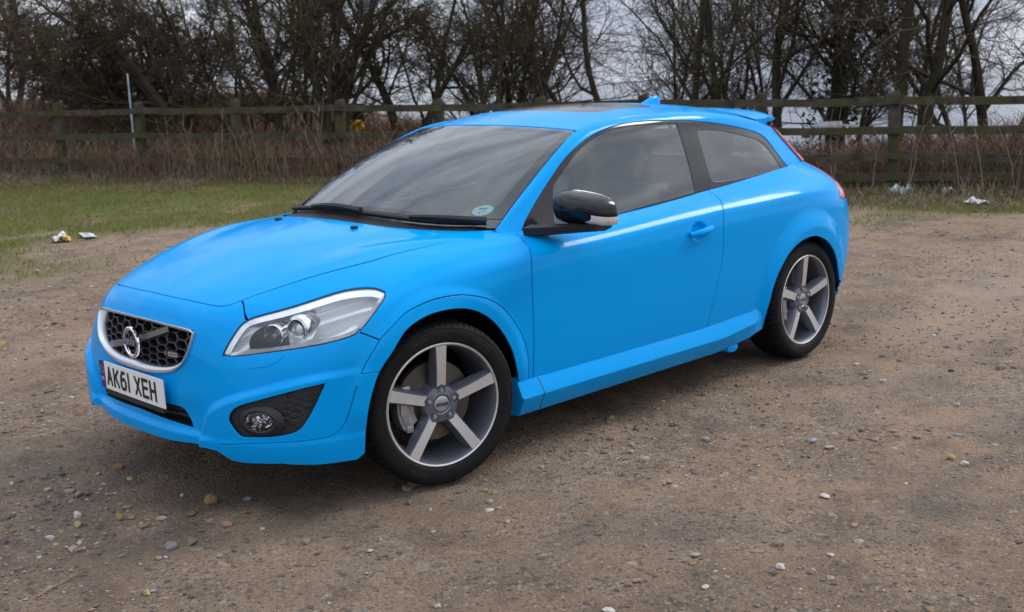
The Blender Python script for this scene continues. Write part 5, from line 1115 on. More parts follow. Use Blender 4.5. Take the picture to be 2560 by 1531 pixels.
GL = {'A': [[(0, 0), (.5, 1), (1, 0)], [(.2, .34), (.8, .34)]], 'K': [[(0, 0), (0, 1)], [(1, 1), (.06, .42)], [(.34, .62), (1, 0)]],
      '6': [[(.86, 1), (.36, 1), (.08, .74), (0, .5), (0, .2), (.2, 0), (.8, 0), (1, .2), (1, .42), (.8, .58), (.2, .58), (.02, .44)]], '1': [[(.5, 0), (.5, 1)]],
      'X': [[(0, 0), (1, 1)], [(0, 1), (1, 0)]], 'E': [[(1, 1), (0, 1), (0, 0), (1, 0)], [(0, .53), (.88, .53)]], 'H': [[(0, 0), (0, 1)], [(1, 0), (1, 1)], [(0, .5), (1, .5)]]}
def stroke_letters(ch, x0, w, h, t):
    m = MB()
    for pl in GL[ch]:
        P = np.array([(x0+t/2+a*(w-t), -h/2+t/2+b*(h-t)) for a, b in pl])
        for a, b in zip(P[:-1], P[1:]):
            d_ = (b-a)/np.linalg.norm(b-a); n_ = np.array([-d_[1], d_[0]])*t/2; e = d_*t/2
            k = 5; A = [a-e+(b-a+2*e)*q/(k-1) for q in range(k)]
            # ends of slanted strokes are cut level with the letter
            V = [(p+s*n_)[:].tolist() for p in A for s in (1, -1)]
            V = np.clip(np.array(V), [-9, -h/2], [9, h/2])
            m.add(plate_map(np.c_[V, np.full(len(V), .0062)]), [(2*i, 2*i+1, 2*i+3, 2*i+2) for i in range(k-1)])
    return m
xx = -.213+.012
for ch in 'AK61 XEH':
    if ch == ' ': xx += .030; continue
    w_ = .050 if ch != '1' else .020
    stroke_letters(ch, xx, w_, .079, .0135).build('plate_letter', M['plate_black'], plate, smooth=False)
    xx += w_+.0095
V_, F_ = text_mesh('GB', .020, .0002); m = MB(); m.add(plate_map(V_*[.9, 1, 1]+[-.239, -.018, .0062]), F_); m.build('plate_country', M['white'], plate, smooth=False)
m = MB()
for k in range(12):
    a_ = k*np.pi/6; m.add(plate_map(np.array([(-.239+.0125*np.cos(a_)+.0022*np.cos(b), .020+.0125*np.sin(a_)+.0022*np.sin(b), .0062) for b in np.linspace(0, 2*np.pi, 6)[:-1]])), [(0, 1, 2, 3, 4)])
m.build('plate_stars', simple('star_yellow', (.7, .55, .05), .5), plate, smooth=False)
m = MB(); m.lathe([(0, .004), (.005, .0035), (.0065, 0)], 12, plate_map(np.array([[.045, -.014, .006]]))[0], rot_to((-1, 0, 0))); m.build('plate_screw', M['white'], plate)

# grille
def resn(P, n):
    P = np.asarray(P); L = np.r_[0, np.cumsum(np.hypot(*np.diff(P, axis=0).T))]; t = np.linspace(0, L[-1], n)
    return np.stack([np.interp(t, L, P[:, i]) for i in range(2)], 1)
# match corners: split both outlines at the outer top corner
def split_corner(P):
    i = int(np.argmax(P[:, 0]+.6*P[:, 1])); return P[:i+1], P[i:]
a0, a1 = split_corner(GO); b0, b1 = split_corner(GI)
GOr = np.concatenate([resn(a0, 16), resn(a1, 34)[1:]]); GIr = np.concatenate([resn(b0, 16), resn(b1, 34)[1:]])
def bothsides(fn):
    R_ = fn(False); L_ = fn(True)
    return np.concatenate([L_[::-1], R_[1:]], 0)      # from the near bottom.. round to the far side
gf = MB()
rows_ = [(0.0, -.006), (.04, .008), (.25, .0105), (.7, .0085), (.94, .002), (1.0, -.030)]
Pg = []
for q, off in rows_:
    half = GOr+(GIr-GOr)*q
    Rr = spts('body', half, off, False); Ll = Rr*LEFT
    Pg.append(np.concatenate([Rr, Ll[::-1][1:-1]]))
Pg = np.array(Pg); nR, nC = Pg.shape[:2]
gf.add(Pg.reshape(-1, 3), [(r*nC+i, r*nC+(i+1) % nC, (r+1)*nC+(i+1) % nC, (r+1)*nC+i) for r in range(nR-1) for i in range(nC)])
grille = gf.build('grille', M['satin'], ROOT, auto=50)
# honeycomb
hc = MB(); Rh = .0385; asp = 1.18; wall = .18
gin = inset(GI, .001)
cells = []
for i in range(-9, 10):
    for j in range(0, 12):
        cu_ = i*Rh*1.5; cv_ = .44+(j+(.5 if i % 2 else 0))*Rh*math.sqrt(3)*.5*1.25
        cells.append((cu_, cv_))
def smap(uv, off):
    uv = np.asarray(uv, float); P = point(body, np.abs(uv[:, 0]), uv[:, 1], off); P[:, 1] *= -np.sign(uv[:, 0]+1e-12)
    return P
for cu_, cv_ in cells:
    a = np.arange(6)*np.pi/3
    H = np.stack([cu_+Rh*np.cos(a), cv_+Rh*.72*np.sin(a)], 1)
    if not inside(np.array([[abs(cu_), cv_]]), GI)[0]: continue
    Ho = H; Hi = np.array([cu_, cv_])+(H-[cu_, cv_])*.80; Hb = np.array([cu_, cv_])+(H-[cu_, cv_])*.74
    # keep the cells inside the frame
    def cl(Q):
        Q = Q.copy(); ins = inside(np.stack([np.abs(Q[:, 0]), Q[:, 1]], 1), inset(GO, .004))
        for k in np.where(~ins)[0]:
            for t in np.linspace(.95, 0, 20):
                q = np.array([cu_, cv_])+(Q[k]-[cu_, cv_])*t
                if inside(np.array([[abs(q[0]), q[1]]]), inset(GO, .004))[0]: Q[k] = q; break
        return Q
    A, B, Cc = smap(cl(Ho), -.020), smap(cl(Hi), -.018), smap(cl(Hb), -.045)
    hc.add(np.concatenate([A, B, Cc]), [(k, (k+1) % 6, 6+(k+1) % 6, 6+k) for k in range(6)]+[(6+k, 6+(k+1) % 6, 12+(k+1) % 6, 12+k) for k in range(6)])
hc.build('grille_mesh', simple('grille_plastic', (.022, .022, .024), .42), grille, smooth=False)
gbk = MB(); ang = np.concatenate([spts('body', GO, -.046, False), spts('body', GO[::-1], -.046, True)[1:-1]]); cc = ang.mean(0)
gbk.add(np.r_[ang, [cc]], [(i, (i+1) % len(ang), len(ang)) for i in range(len(ang))]); gbk.build('grille_backing', M['dark'], grille)
# diagonal bar and round badge
pa, pb = smap([[-.245, .478]], -.012)[0], smap([[.215, .638]], -.010)[0]
bar = MB(); _d = pb-pa; _L = np.linalg.norm(_d); _d /= _L
_n = np.array([-1., 0, 0]); _w = np.cross(_n, _d); _w /= np.linalg.norm(_w); _n = np.cross(_d, _w); _n *= -np.sign(_n[0])
for k in range(1):
    sec = [(-.014, -.008), (-.010, .004), (.010, .004), (.014, -.008)]
    mid = smap([[0, .558]], -.004)[0]
    V = []
    for p in (pa, (pa+mid)/2-[.004, 0, 0], mid, (pb+mid)/2-[.004, 0, 0], pb):
        for a_, b_ in sec: V.append(p+_w*a_+_n*b_)
    bar.add(V, [(i*4+j, (i+1)*4+j, (i+1)*4+j+1, i*4+j+1) for i in range(4) for j in range(3)])
bar.build('grille_bar', simple('bar_silver', (.30, .30, .31), .35, .8), grille)
bc = smap([[.012, .556]], 0)[0]+np.array([-.012, 0, 0])
bdg = MB(); MR = np.stack([(0, -1, 0), (0, 0, 1), (-1, 0, 0)], 1).astype(float)
bdg.lathe([(.046, 0), (.047, .006), (.051, .009), (.057, .009), (.061, .006), (.062, 0)], 48, bc, MR)
ar_ = np.array([math.cos(R(47)), math.sin(R(47))]); pr = np.array([-ar_[1], ar_[0]])
for pts2 in ([ar_*.050-pr*.006, ar_*.050+pr*.006, ar_*.078+pr*.006, ar_*.078-pr*.006], [(.066, .066), (.066, .052), (.030, .066)], [(.030, .066), (.030, .056), (.052, .056), (.056, .066)], [(.066, .066), (.056, .066), (.056, .030), (.066, .030)]):
    V2 = np.array([[p[0], p[1], z] for z in (0, .008) for p in pts2]); k = len(pts2)
    V2[:, :2] *= .92
    bdg.add(V2@MR.T+bc, [tuple(range(k)), tuple(range(2*k-1, k-1, -1))]+[(i, (i+1) % k, k+(i+1) % k, k+i) for i in range(k)])
badge = bdg.build('badge', M['chrome'], grille)
m = MB(); m.box(bc+np.array([-.004, 0, 0]), (.012, .112, .027), bev=.003); m.build('badge_band', M['badge_blue'], badge)
V_, F_ = text_mesh('VOLVO', .0225, .0006, 1.12); m = MB(); m.add(V_@MR.T+bc+np.array([-.0108, 0, 0]), F_); m.build('badge_lettering', M['chrome'], badge, smooth=False)
m = MB()
rb = smap([[.235, .535]], -.004)[0]; rn = smap([[.245, .535]], -.004)[0]-smap([[.225, .535]], -.004)[0]; yw = -math.atan2(-rn[0], -rn[1]) if False else math.atan2(rn[0], -rn[1])
Ry = np.array([[math.cos(yw), -math.sin(yw), 0], [math.sin(yw), math.cos(yw), 0], [0, 0, 1]])
def rloc(V): return (np.asarray(V)@MR.T)@Ry.T+rb
Vb = lambda x0, x1, y0, y1, z0, z1: np.array([(x, y, z) for x in (x0, x1) for y in (y0, y1) for z in (z0, z1)])
BF = [(0, 1, 3, 2), (4, 6, 7, 5), (0, 4, 5, 1), (2, 3, 7, 6), (0, 2, 6, 4), (1, 5, 7, 3)]
m.add(rloc(Vb(.006, .062, -.0085, .0085, 0, .006)), BF); rbo = m.build('trim_badge', M['satin'], grille, smooth=False)
m = MB(); m.add(rloc(Vb(-.018, .004, -.012, .012, 0, .006)), BF); m.build('badge_square', M['plate_black'], rbo, smooth=False)
V_, F_ = text_mesh('R', .022, .0005, 1.0); m = MB(); m.add(rloc(V_+[-.007, 0, .0068]), F_); m.build('badge_lettering', M['chrome'], rbo, smooth=False)
V_, F_ = text_mesh('DESIGN', .0105, .0004, 1.05); m = MB(); m.add(rloc(V_+[.034, 0, .0066]), F_); m.build('badge_lettering', M['alloy_dark'], rbo, smooth=False)

# lower intake
ik = MB(); base = np.concatenate([spts('body', IN, -.055, False), spts('body', IN[::-1], -.055, True)[1:-1]]); rim_ = np.concatenate([spts('body', IN, -.010, False), spts('body', IN[::-1], -.010, True)[1:-1]]); n_ = len(base)
ik.add(np.concatenate([base, rim_, [base.mean(0)]]), [(i, (i+1) % n_, 2*n_) for i in range(n_)]+[(i, (i+1) % n_, n_+(i+1) % n_, n_+i) for i in range(n_)])
intake = ik.build('lower_intake', M['black_plastic'], ROOT)
for z_ in (.362, .384, .406):
    m = MB(); m.tube([(-.800+.18*s_**2, s_, z_) for s_ in np.linspace(-.35, .35, 15)], .005, 6); m.build('intake_slat', M['black_plastic'], intake)

# fog lamp pods, washer covers, lamps: both sides
def insert_panel():
    return panel('fog_lamp_pod', 'body', FG, M['black_plastic'], ROOT, h=.016, gap=-.001, off=-.014, flange=0)
pods = insert_panel()
fc = np.array([.645, .247]); hp = HL
for left, pod in zip((True, False), pods):
    S = LEFT if left else np.ones(3)
    p0 = spts('body', [fc], -.004, False)[0]; n0 = surf_normal(body, np.array([fc]))[0]
    ax = n0*.8+np.array([-1, .0, 0])*.2; ax /= np.linalg.norm(ax)
    Mx = rot_to(ax); Mx = Mx*np.array([1.38, .86, 1.0])
    def SB(m_):   # mirror for the near side
        m_.V = [v*S for v in m_.V]; return m_
    m = MB(); m.lathe([(.038, -.02), (.041, .002), (.046, .005), (.056, .001), (.068, -.012)], 40, p0, Mx); bez = SB(m).build('fog_lamp_bezel', M['black_plastic'], pod)
    m = MB(); m.lathe([(0, -.016), (.02, -.016), (.034, -.008), (.040, .000)], 32, p0, Mx)
    rngf = random.Random(4)
    for k in range(26):
        a_ = rngf.uniform(0, 6.28); r_ = rngf.uniform(0, .030); e_ = np.array([r_*math.cos(a_), r_*math.sin(a_), -.010+.2*r_]); 
        m.box(p0+Mx@e_, (.014, .010, .008), M=rot_to(ax)@rot_to((rngf.uniform(-.6, .6), rngf.uniform(-.6, .6), 1)))
    SB(m).build('fog_lamp', M['chrome'], bez, smooth=False)
    m = MB(); m.lathe([(0, .006), (.03, .004), (.041, .001)], 32, p0, Mx); SB(m).build('fog_lamp_lens', M['lens'], bez)
    # honeycomb relief in the pod
    m = MB()
    for i in range(3):
        for j in range(6):
            uu, vv = .715+i*.030+.004*j, .225+j*.026+(.013 if i % 2 else 0)
            if inside(np.array([[uu, vv]]), inset(FG, .018))[0]:
                a = np.arange(6)*np.pi/3; H = np.stack([uu+.0145*np.cos(a), vv+.0125*np.sin(a)], 1); Hi = np.array([uu, vv])+(H-[uu, vv])*.7
                A, B, C1 = spts('body', H, -.0135, False), spts('body', Hi, -.0115, False), spts('body', np.array([uu, vv])+(H-[uu, vv])*.6, -.019, False)
                m.add(np.concatenate([A, B, C1]), [(k, (k+1) % 6, 6+(k+1) % 6, 6+k) for k in range(6)]+[(6+k, 6+(k+1) % 6, 12+(k+1) % 6, 12+k) for k in range(6)])
    SB(m).build('pod_honeycomb', M['black_plastic'], pod, smooth=False)
# headlamp washer flaps
wf = np.array([[.594, .533], [.600, .512], [.66, .522], [.690, .548], [.705, .575], [.645, .570], [.602, .556]])
panel('washer_flap', 'body', wf, M['paint'], ROOT, h=.012, gap=0, off=.0026, flange=.006, edge=.0015)

# headlights
lens = panel('headlight', 'body', HL, M['lens'], ROOT, h=.02, gap=.004, off=-.001, flange=.004)
for left, ho in zip((True, False), lens):
    S = LEFT if left else np.ones(3)
    def SB(m_):
        m_.V = [v*S for v in m_.V]; return m_
    rim = inset(resample(HL, .012), .003); deep = inset(resample(HL, .012), .016)
    m = MB(); A, B = spts('body', rim, -.004, False), spts('body', deep, -.050, False); n_ = len(A)
    m.add(np.concatenate([A, B]), [(i, (i+1) % n_, n_+(i+1) % n_, n_+i) for i in range(n_)]); SB(m).build('headlight_wall', M['reflector'], ho)
    r2_ = inset(resample(HL, .012), .019); A, B = spts('body', rim, -.006, False), spts('body', r2_, -.012, False)
    m = MB(); m.add(np.concatenate([A, B]), [(i, (i+1) % n_, n_+(i+1) % n_, n_+i) for i in range(n_)]); SB(m).build('headlight_rim', M['reflector'], ho)
    A, B = spts('body', inset(resample(HL, .012), -.001), -.003, False), spts('body', rim, -.0025, False)
    m = MB(); m.add(np.concatenate([A, B]), [(i, (i+1) % n_, n_+(i+1) % n_, n_+i) for i in range(n_)]); SB(m).build('headlight_seal', M['seal'], ho)
def hpanel(name, uvs, off, mat, h=.02):
    out = panel(name, 'body', uvs, mat, ROOT, h=h, gap=.0, off=off, flange=0 if callable(off) else .004, edge=.001)
    for o_, ho in zip(out, lens): o_.parent = ho
    return out
def lamp_off(d):
    # the reflector leans back from its lower edge, so it mirrors the sky
    return lambda uv: -.014-.34*np.clip(uv[:, 1]-(.572+.055*np.clip((uv[:, 0]-.5)/.45, 0, 1)), 0, .16)+d
hpanel('reflector', inset(resample(HL, .012), .012), lamp_off(0), M['reflector'])
hpanel('headlight_mask', np.array(TR['MASK']), lamp_off(.003), M['black_plastic'])
hpanel('reflector_bowl', np.array(TR['BOWL']), lambda uv: -.006-.55*np.clip(uv[:, 1]-.60, 0, .12), M['reflector'])
for left, ho in zip((True, False), lens):
    S = LEFT if left else np.ones(3)
    def SB(m_):
        m_.V = [v*S for v in m_.V]; return m_
    axl = np.array([-.92, .30, .06]); axl /= np.linalg.norm(axl); Mx = rot_to(axl)
    pj = spts('body', [[.722, .664]], -.040, False)[0]
    m = MB(); m.lathe([(.036, .024), (.040, .030), (.050, .028), (.055, .015), (.058, -.03), (.058, -.05)], 40, pj, Mx); SB(m).build('projector_ring', M['chrome'], ho)
    m = MB(); m.lathe([(.034, .012), (.036, .028)], 32, pj, Mx); SB(m).build('projector_housing', M['black_gloss'], ho)
    m = MB(); m.lathe([(0, .036), (.012, .034), (.023, .027), (.030, .018), (.032, .010)], 32, pj, Mx); SB(m).build('projector_lens', M['chrome_lens'], ho)
    dr = spts('body', [[.652, .652]], -.036, False)[0]
    m = MB(); m.lathe([(0, -.01), (.02, -.006), (.034, .012), (.040, .024), (.043, .022), (.044, -.02)], 36, dr, Mx); SB(m).build('drum_lamp', M['chrome'], ho)
    m = MB(); m.lathe([(0, .020), (.010, .017), (.012, -.01)], 20, dr, Mx); SB(m).build('drum_bulb', M['caliper'], ho)

# side skirts
for left in (True, False):
    S = LEFT if left else np.ones(3)
    xs = np.linspace(.395, 2.165, 40); m = MB(); G = []
    for x in xs:
        e = min(1, (2.165-x)/.10)*.6+.4; f_ = min(1, (x-.395)/.03)*.3+.7
        up = .03*sstep(.10, 0, np.array(2.165-x))+.02*sstep(1.6, 2.1, np.array(x))
        up = float(up)
        rear = float(sstep(1.75, 2.15, np.array(x))); tip = float(sstep(2.05, 2.165, np.array(x)))
        G.append([(x, s_, z_) for s_, z_ in ((.835, .345+up), (.866, .333+up), (.868+.004*f_, .330+up), ((.906-.022*tip)*f_+.872*(1-f_), .274+.030*rear), (.908-.024*tip, .266+.030*rear), (.876, .196+.022*rear+.02*tip), (.868, .188+.024*rear+.02*tip), (.80, .186))])
    m.grid(G); m.add(np.array(G[0]), [tuple(range(8))]); m.add(np.array(G[-1]), [tuple(range(8))[::-1]])
    m.V = [v*S for v in m.V]; sk = m.build('side_skirt', M['paint'], ROOT, auto=24)
    m = MB(); m.box((1.93, .845, .186), (.09, .05, .03), bev=.008); m.box((1.93, .855, .176), (.05, .03, .022), bev=.006); m.V = [v*S for v in m.V]; m.build('jacking_point', M['paint'], ROOT)
    m = MB(); m.add(np.array([[(.512, s_*1.0+.0012, z_) for s_, z_ in ((.868, .333), (.872, .330), (.906, .274), (.908, .266), (.876, .196))], [(.516, s_+.0012, z_) for s_, z_ in ((.868, .333), (.872, .330), (.906, .274), (.908, .266), (.876, .196))]]).reshape(-1, 3), [(i, i+1, i+6, i+5) for i in range(4)]); m.V = [v*S for v in m.V]; m.build('skirt_seam', M['seal'], sk)

# door handles, mirrors, wipers, nozzles, aerial, spoiler, tail lamps
for left in (True, False):
    S = LEFT if left else np.ones(3)
    def SB(m_):
        m_.V = [v*S for v in m_.V]; return m_
    hx = np.linspace(1.535, 1.705, 14); sy = []
    m = MB(); pth = [(x, .893+.024*math.sin(np.pi*min(1, max(0, (x-1.53)/.18)))**.6, .806+.018*(x-1.53)/.17) for x in hx]
    rad = [.0115+.006*math.sin(np.pi*(i+.5)/14) for i in range(14)]
    m.tube(pth, rad, 10); SB(m).build('door_handle', M['paint'], ROOT)
    # mirror housing: rounded shell, flat glass at the back
    fx = 0 if left else .20; cM = np.array([.750+fx, .945, 1.014]); sx, sy_, sz = .105, .142, .070
    a = np.linspace(0, 2*np.pi, 41); b = np.linspace(0, np.pi, 21); G = []
    def sg(v, e): return np.sign(v)*np.abs(v)**e
    for bb in b:
        row = []
        for aa in a:
            X = -sg(math.cos(bb), .8); rr = abs(math.sin(bb))**.62
            Y = sg(math.cos(aa), .58)*rr; Z = sg(math.sin(aa), .58)*rr
            x = X*sx*(.95 if X < 0 else .32); y = Y*sy_; z = Z*sz
            z -= .010*(Y) + .010*Y*Y; x += .028*(Y*.5+.5)**2 + .02*max(0, -Z)
            z *= (1.0-.12*Y)
            row.append(cM+np.array([x, y, z]))
        G.append(row)
    m = MB(); m.grid(G); hs = SB(m).build('door_mirror', M['black_gloss'], ROOT, auto=60)
    m = MB(); Gm = []
    for t in np.linspace(0, 1, 9):
        y = .775+t*.265; wz = .034-.010*t; x0 = .545+(.155+fx)*t; zc = .928+.016*t
        Gm.append([(x0, y, zc+wz*.4), (x0+.01, y, zc-wz*.55), (x0+.06, y, zc-wz*.8), (x0+.125-.02*t, y, zc-wz*.4), (x0+.125-.02*t, y, zc+wz*.5), (x0+.05, y, zc+wz*.7), (x0, y, zc+wz*.4)])
    m.grid(Gm); m.add(np.array(Gm[-1][:-1]), [tuple(range(6))]); SB(m).build('mirror_arm', M['black_plastic'], hs, auto=50)
    m = MB(); m.box(cM+np.array([.030, -.01, -.005]), (.004, .16, .075), bev=.002); SB(m).build('mirror_glass', M['chrome'], hs)
    # repeater: a clear strip wrapping the outer lower corner
    G = []
    for aa in np.linspace(R(-68), R(-3), 9):
        row = []
        for bb in np.linspace(R(97), R(28), 9):
            X = -sg(math.cos(bb), .8); rr = abs(math.sin(bb))**.62
            Y = sg(math.cos(aa), .58)*rr; Z = sg(math.sin(aa), .58)*rr
            x = X*sx*(.95 if X < 0 else .32); y = Y*sy_; z = Z*sz
            z -= .010*(Y)+.010*Y*Y; x += .028*(Y*.5+.5)**2+.02*max(0, -Z); z *= (1.0-.12*Y)
            row.append(cM+np.array([x, y, z])*1.02)
        G.append(row)
    m = MB(); m.grid(G); SB(m).build('mirror_indicator', M['indicator'], hs, auto=60)
    m = MB(); Go = np.array(G); m.add(np.array([Go[3, 3], Go[6, 3], Go[6, 4], Go[3, 4]])+np.array([0, .0015, 0]), [(0, 1, 2, 3)]); SB(m).build('indicator_bulb', M['orange'], hs)
    # sail triangle at the mirror foot
    tri = [[.02, .165], [.12, .165], [.34, .180], [.385, .245], [.375, .30], [.30, .235], [.2, .21]]
    # tail lamps: strip up the rear pillar, block on the shoulder
    vv = np.linspace(SV*.14, SV*.985, 16); E0 = np.array([side.at([SU-.028], [v])[0] for v in vv]); E1 = np.array([side.at([SU], [v])[0] for v in vv])
    nrm = surf_normal(side, np.stack([np.full(16, SU-.01), vv], 1))
    E2 = E1+np.array([.018, -.022, 0])
    m = MB(); m.grid([E0+nrm*.001, E0+nrm*.009, E1+nrm*.010, E1+nrm*.002+[.012, -.006, 0], E2]); SB(m).build('tail_lamp', M['red'], ROOT, auto=60)
# shoulder lamp block
tl = np.array([[4.34, .88], [4.30, .77], [4.25, .69], [4.20, .62], [4.165, .565], [4.22, .553], [4.36, .553], [4.44, .70], [4.42, .87]])
panel('tail_lamp', 'body', tl, M['red'], ROOT, h=.02, gap=0, off=.004, flange=.008)

WPM = M['black_plastic']
def ws_p(u, v, off): return spts('ws', [[abs(u), v]], off, u > 0)[0]
for (u0, v0), (u1, v1), park in (((.10, .045), (.66, .045), 0), ((-.45, .045), (.12, .055), 1)):
    us = np.linspace(u0, u1, 16)
    m = MB()
    for us_a, us_b in zip(us[:-1], us[1:]): pass
    P = np.array([ws_p(u, v0+(v1-v0)*k/15, .016) for k, u in enumerate(us)])
    m.tube(P, [.006]+[.009]*14+[.006], 6); P2 = P+np.array([.004, 0, -.010]); m.tube(P2, .004, 4)
    wb = m.build('wiper_blade', WPM, ROOT)
    m = MB(); A = np.array([ws_p(u, .045+.02*math.sin(np.pi*k/9)*0, .028+.012*math.sin(np.pi*k/9)) for k, u in enumerate(np.linspace(u0+.28, u1+.02 if park else u1, 10))])
    m.tube(A, np.linspace(.008, .015, 10), 6); m.build('wiper_arm', WPM, wb)
# scuttle panel under the wipers
m = MB(); G = []
for u_, s_ in [(q, q) for q in np.linspace(0, 1, 12)]:
    A = point(body, [u_*1.55], [1.268], -.012)[0]; B = point(ws, [u_*WU], [.085], -.002)[0]; G.append([A, A*.55+B*.45-[0, 0, .006], B])
Gr = np.array(G); m.grid(np.concatenate([(Gr*LEFT)[::-1], Gr[1:]])); m.build('scuttle_panel', M['black_plastic'], ROOT)
for u_ in (.326, -.326):
    p_ = spts('body', [[.326, 1.223]], .0, u_ > 0)[0]
    m = MB(); m.box(p_+np.array([0, 0, .006]), (.030, .022, .012), bev=.004); m.build('washer_nozzle', M['black_plastic'], ROOT)
# aerial fin
m = MB(); G = []
zr = 1.385
for t in np.linspace(0, 1, 12):
    x = 2.285+.17*t; hh = .058*math.sin(min(1, t*1.02)*np.pi/2)**1.2*(1 if t < .9 else 1-(t-.9)*1.5); w_ = .026*(1-.3*t)*math.sin(np.pi*min(1, .12+t*.8))**.5
    if t == 0: hh, w_ = .001, .004
    zb_ = float(point(roof, [.01], [1.26+(x-2.285)])[0][2])-.006
    G.append([(x, w_*math.cos(a_), zb_+(hh+.006)*math.sin(a_)**.8 if math.sin(a_) > 0 else zb_) for a_ in np.linspace(0, np.pi, 13)])
m.grid(G); m.add(np.array(G[-1]), [tuple(range(13))]); m.build('aerial_fin', M['paint'], ROOT, auto=50)
# roof spoiler
m = MB(); G = []
for s_ in np.linspace(-.50, .50, 25):
    q = abs(s_)/.50; xe = 3.03-.16*q**2.5; z0 = 1.352-.062*q**2.2; x0 = 2.66
    zt = 1.328-.040*q**2.4
    endf = 1-.75*max(0, (q-.86)/.14)**2
    G.append([(x0, s_, z0+.004), (x0+.10, s_, z0+.004), ((x0+xe)/2+.04, s_, (z0+zt)/2+.012), (xe-.03, s_, zt+.014*endf), (xe, s_, zt+.004), (xe-.006, s_, zt-.026*endf), (xe-.08, s_, zt-.040*endf), (x0+.12, s_, z0-.05)])
m.grid(G); m.add(np.array(G[0]), [tuple(range(8))]); m.add(np.array(G[-1]), [tuple(range(8))[::-1]]); m.build('roof_spoiler', M['paint'], ROOT, auto=40)

# ------------------------------------------------------------------ wheels: axis along local z = outwards
def make_wheel(name='wheel'):
    """returns the rim object with its children at the origin, outer face towards -y"""
    MY = np.stack([(1, 0, 0), (0, 0, 1), (0, -1, 0)], 1).astype(float)   # local z -> -y
    rim = MB()
    rim.lathe([(.2445, -.008), (.2445, .004), (.2405, .007), (.235, .004), (.229, -.006), (.222, -.03), (.215, -.10), (.215, -.19), (.242, -.20)], 96, M=MY)
    o = rim.build(name, M['alloy_dark'], None, auto=30)
    lip = MB(); lip.lathe([(.2452, -.004), (.2452, .0045), (.2410, .0078), (.2362, .0050)], 96, M=MY); lip.build('rim_lip', M['spoke'], o)
    hub = MB(); hub.lathe([(.0, -.020), (.033, -.020), (.035, -.016), (.040, -.012), (.070, -.018), (.078, -.030), (.080, -.08)], 60, M=MY); hub.build('hub', M['alloy_dark'], o)
    for k in range(5):
        th = R(90+72*k); e = np.array([math.cos(th), math.sin(th)]); pt = np.array([-e[1], e[0]])
        sp = MB(); G = []; Gf = []
        for r_, w, zf in ((.040, .024, -.018), (.060, .0215, -.015), (.085, .0200, -.010), (.12, .0200, -.005), (.17, .0210, -.001), (.215, .0225, .002), (.238, .0245, .0035)):
            dp = .045 if r_ < .2 else .030
            G.append([(e[0]*r_+pt[0]*q, e[1]*r_+pt[1]*q, z) for q, z in ((-w-.012, zf-dp), (-w-.007, zf-.016), (-w-.001, zf-.0025), (-w+.0015, zf-.0018), (w-.0015, zf-.0018), (w+.001, zf-.0025), (w+.007, zf-.016), (w+.012, zf-dp))])
            if r_ >= .075 or True: Gf.append([(e[0]*max(r_, .072)+pt[0]*q, e[1]*max(r_, .072)+pt[1]*q, zf) for q in (-w+.001, -w*.5, 0, w*.5, w-.001)])
        sp.grid(G); sp.V = [v@MY.T for v in sp.V]; spo = sp.build('spoke', M['alloy_dark'], o, auto=40)
        fc_ = MB(); Gf = Gf[2:]; Gf[0] = [(e[0]*.074+pt[0]*q, e[1]*.074+pt[1]*q, -.0115) for q in (-.019, -.0095, 0, .0095, .019)]
        for row in Gf[:1]:
            row[2] = (e[0]*.080, e[1]*.080, -.0112)
        fc_.grid(Gf); fc_.V = [v@MY.T for v in fc_.V]; fc_.build('spoke_face', M['spoke'], o, auto=40)
        cb = np.array([e[0]*.056, e[1]*.056, -.0135])
        bl = MB(); bl.lathe([(.0, .006), (.0075, .006), (.0095, .002), (.0095, -.004)], 6, cb@MY.T, MY); bl.build('wheel_bolt', M['caliper'], o, smooth=False)
        rc = MB(); rc.lathe([(.0095, -.003), (.0155, -.003), (.0160, .0015)], 20, cb@MY.T, MY); rc.build('bolt_recess', M['seal'], o)
    cap = MB(); cap.lathe([(0, -.0085), (.020, -.009), (.028, -.011), (.0315, -.0135), (.033, -.018)], 40, M=MY); cap.build('centre_cap', M['caliper'], o)
    bnd = MB(); bnd.box((0, .0085, 0), (.050, .0016, .0125)); bnd.build('cap_band', M['badge_blue'], o, smooth=False)
    V_, F_ = text_mesh('VOLVO', .0105, .0003, 1.15); tx = MB(); tx.add((V_+[0, 0, -.0072])@MY.T, F_); tx.build('cap_lettering', M['chrome'], o, smooth=False)
    dsc = MB(); dsc.lathe([(.075, -.050), (.080, -.078), (.092, -.080), (.158, -.080), (.160, -.104), (.09, -.104)], 64, M=MY); dsc.build('brake_disc', M['disc'], o)
    ty = MB()
    half = [(.243, -.002), (.246, .006), (.2515, .0105), (.262, .0135), (.280, .0155), (.2965, .0130), (.308, .0075), (.3155, -.001), (.3205, -.011), (.3235, -.024), (.3248, -.040)]
    prof = half+[(.325, -.058), (.3205, -.0585), (.3205, -.0645), (.325, -.065), (.325, -.088), (.3205, -.0885), (.3205, -.0945), (.325, -.095), (.325, -.120), (.3205, -.1205), (.3205, -.1265), (.325, -.127), (.325, -.145), (.3235, -.163), (.3155, -.186), (.30, -.200), (.27, -.204), (.243, -.195)]
    ty.lathe(prof, 120, M=MY); tyre = ty.build('tyre', M['rubber'], o, auto=38)
    sb = MB()      # shoulder sipes
    for k in range(72):
        a0 = 2*np.pi*k/72; 
        V = []
        for r_, z_, sh in ((.311, .0058, 0), (.3165, -.0022, .006), (.3212, -.0125, .014), (.3244, -.030, .026), (.3252, -.056, .038)):
            for w_s in (0, .016): V.append(((r_+.0006)*math.cos(a0+sh+w_s), (r_+.0006)*math.sin(a0+sh+w_s), z_+.0008))
        sb.add(np.array(V)@MY.T, [(2*q, 2*q+1, 2*q+3, 2*q+2) for q in range(4)])
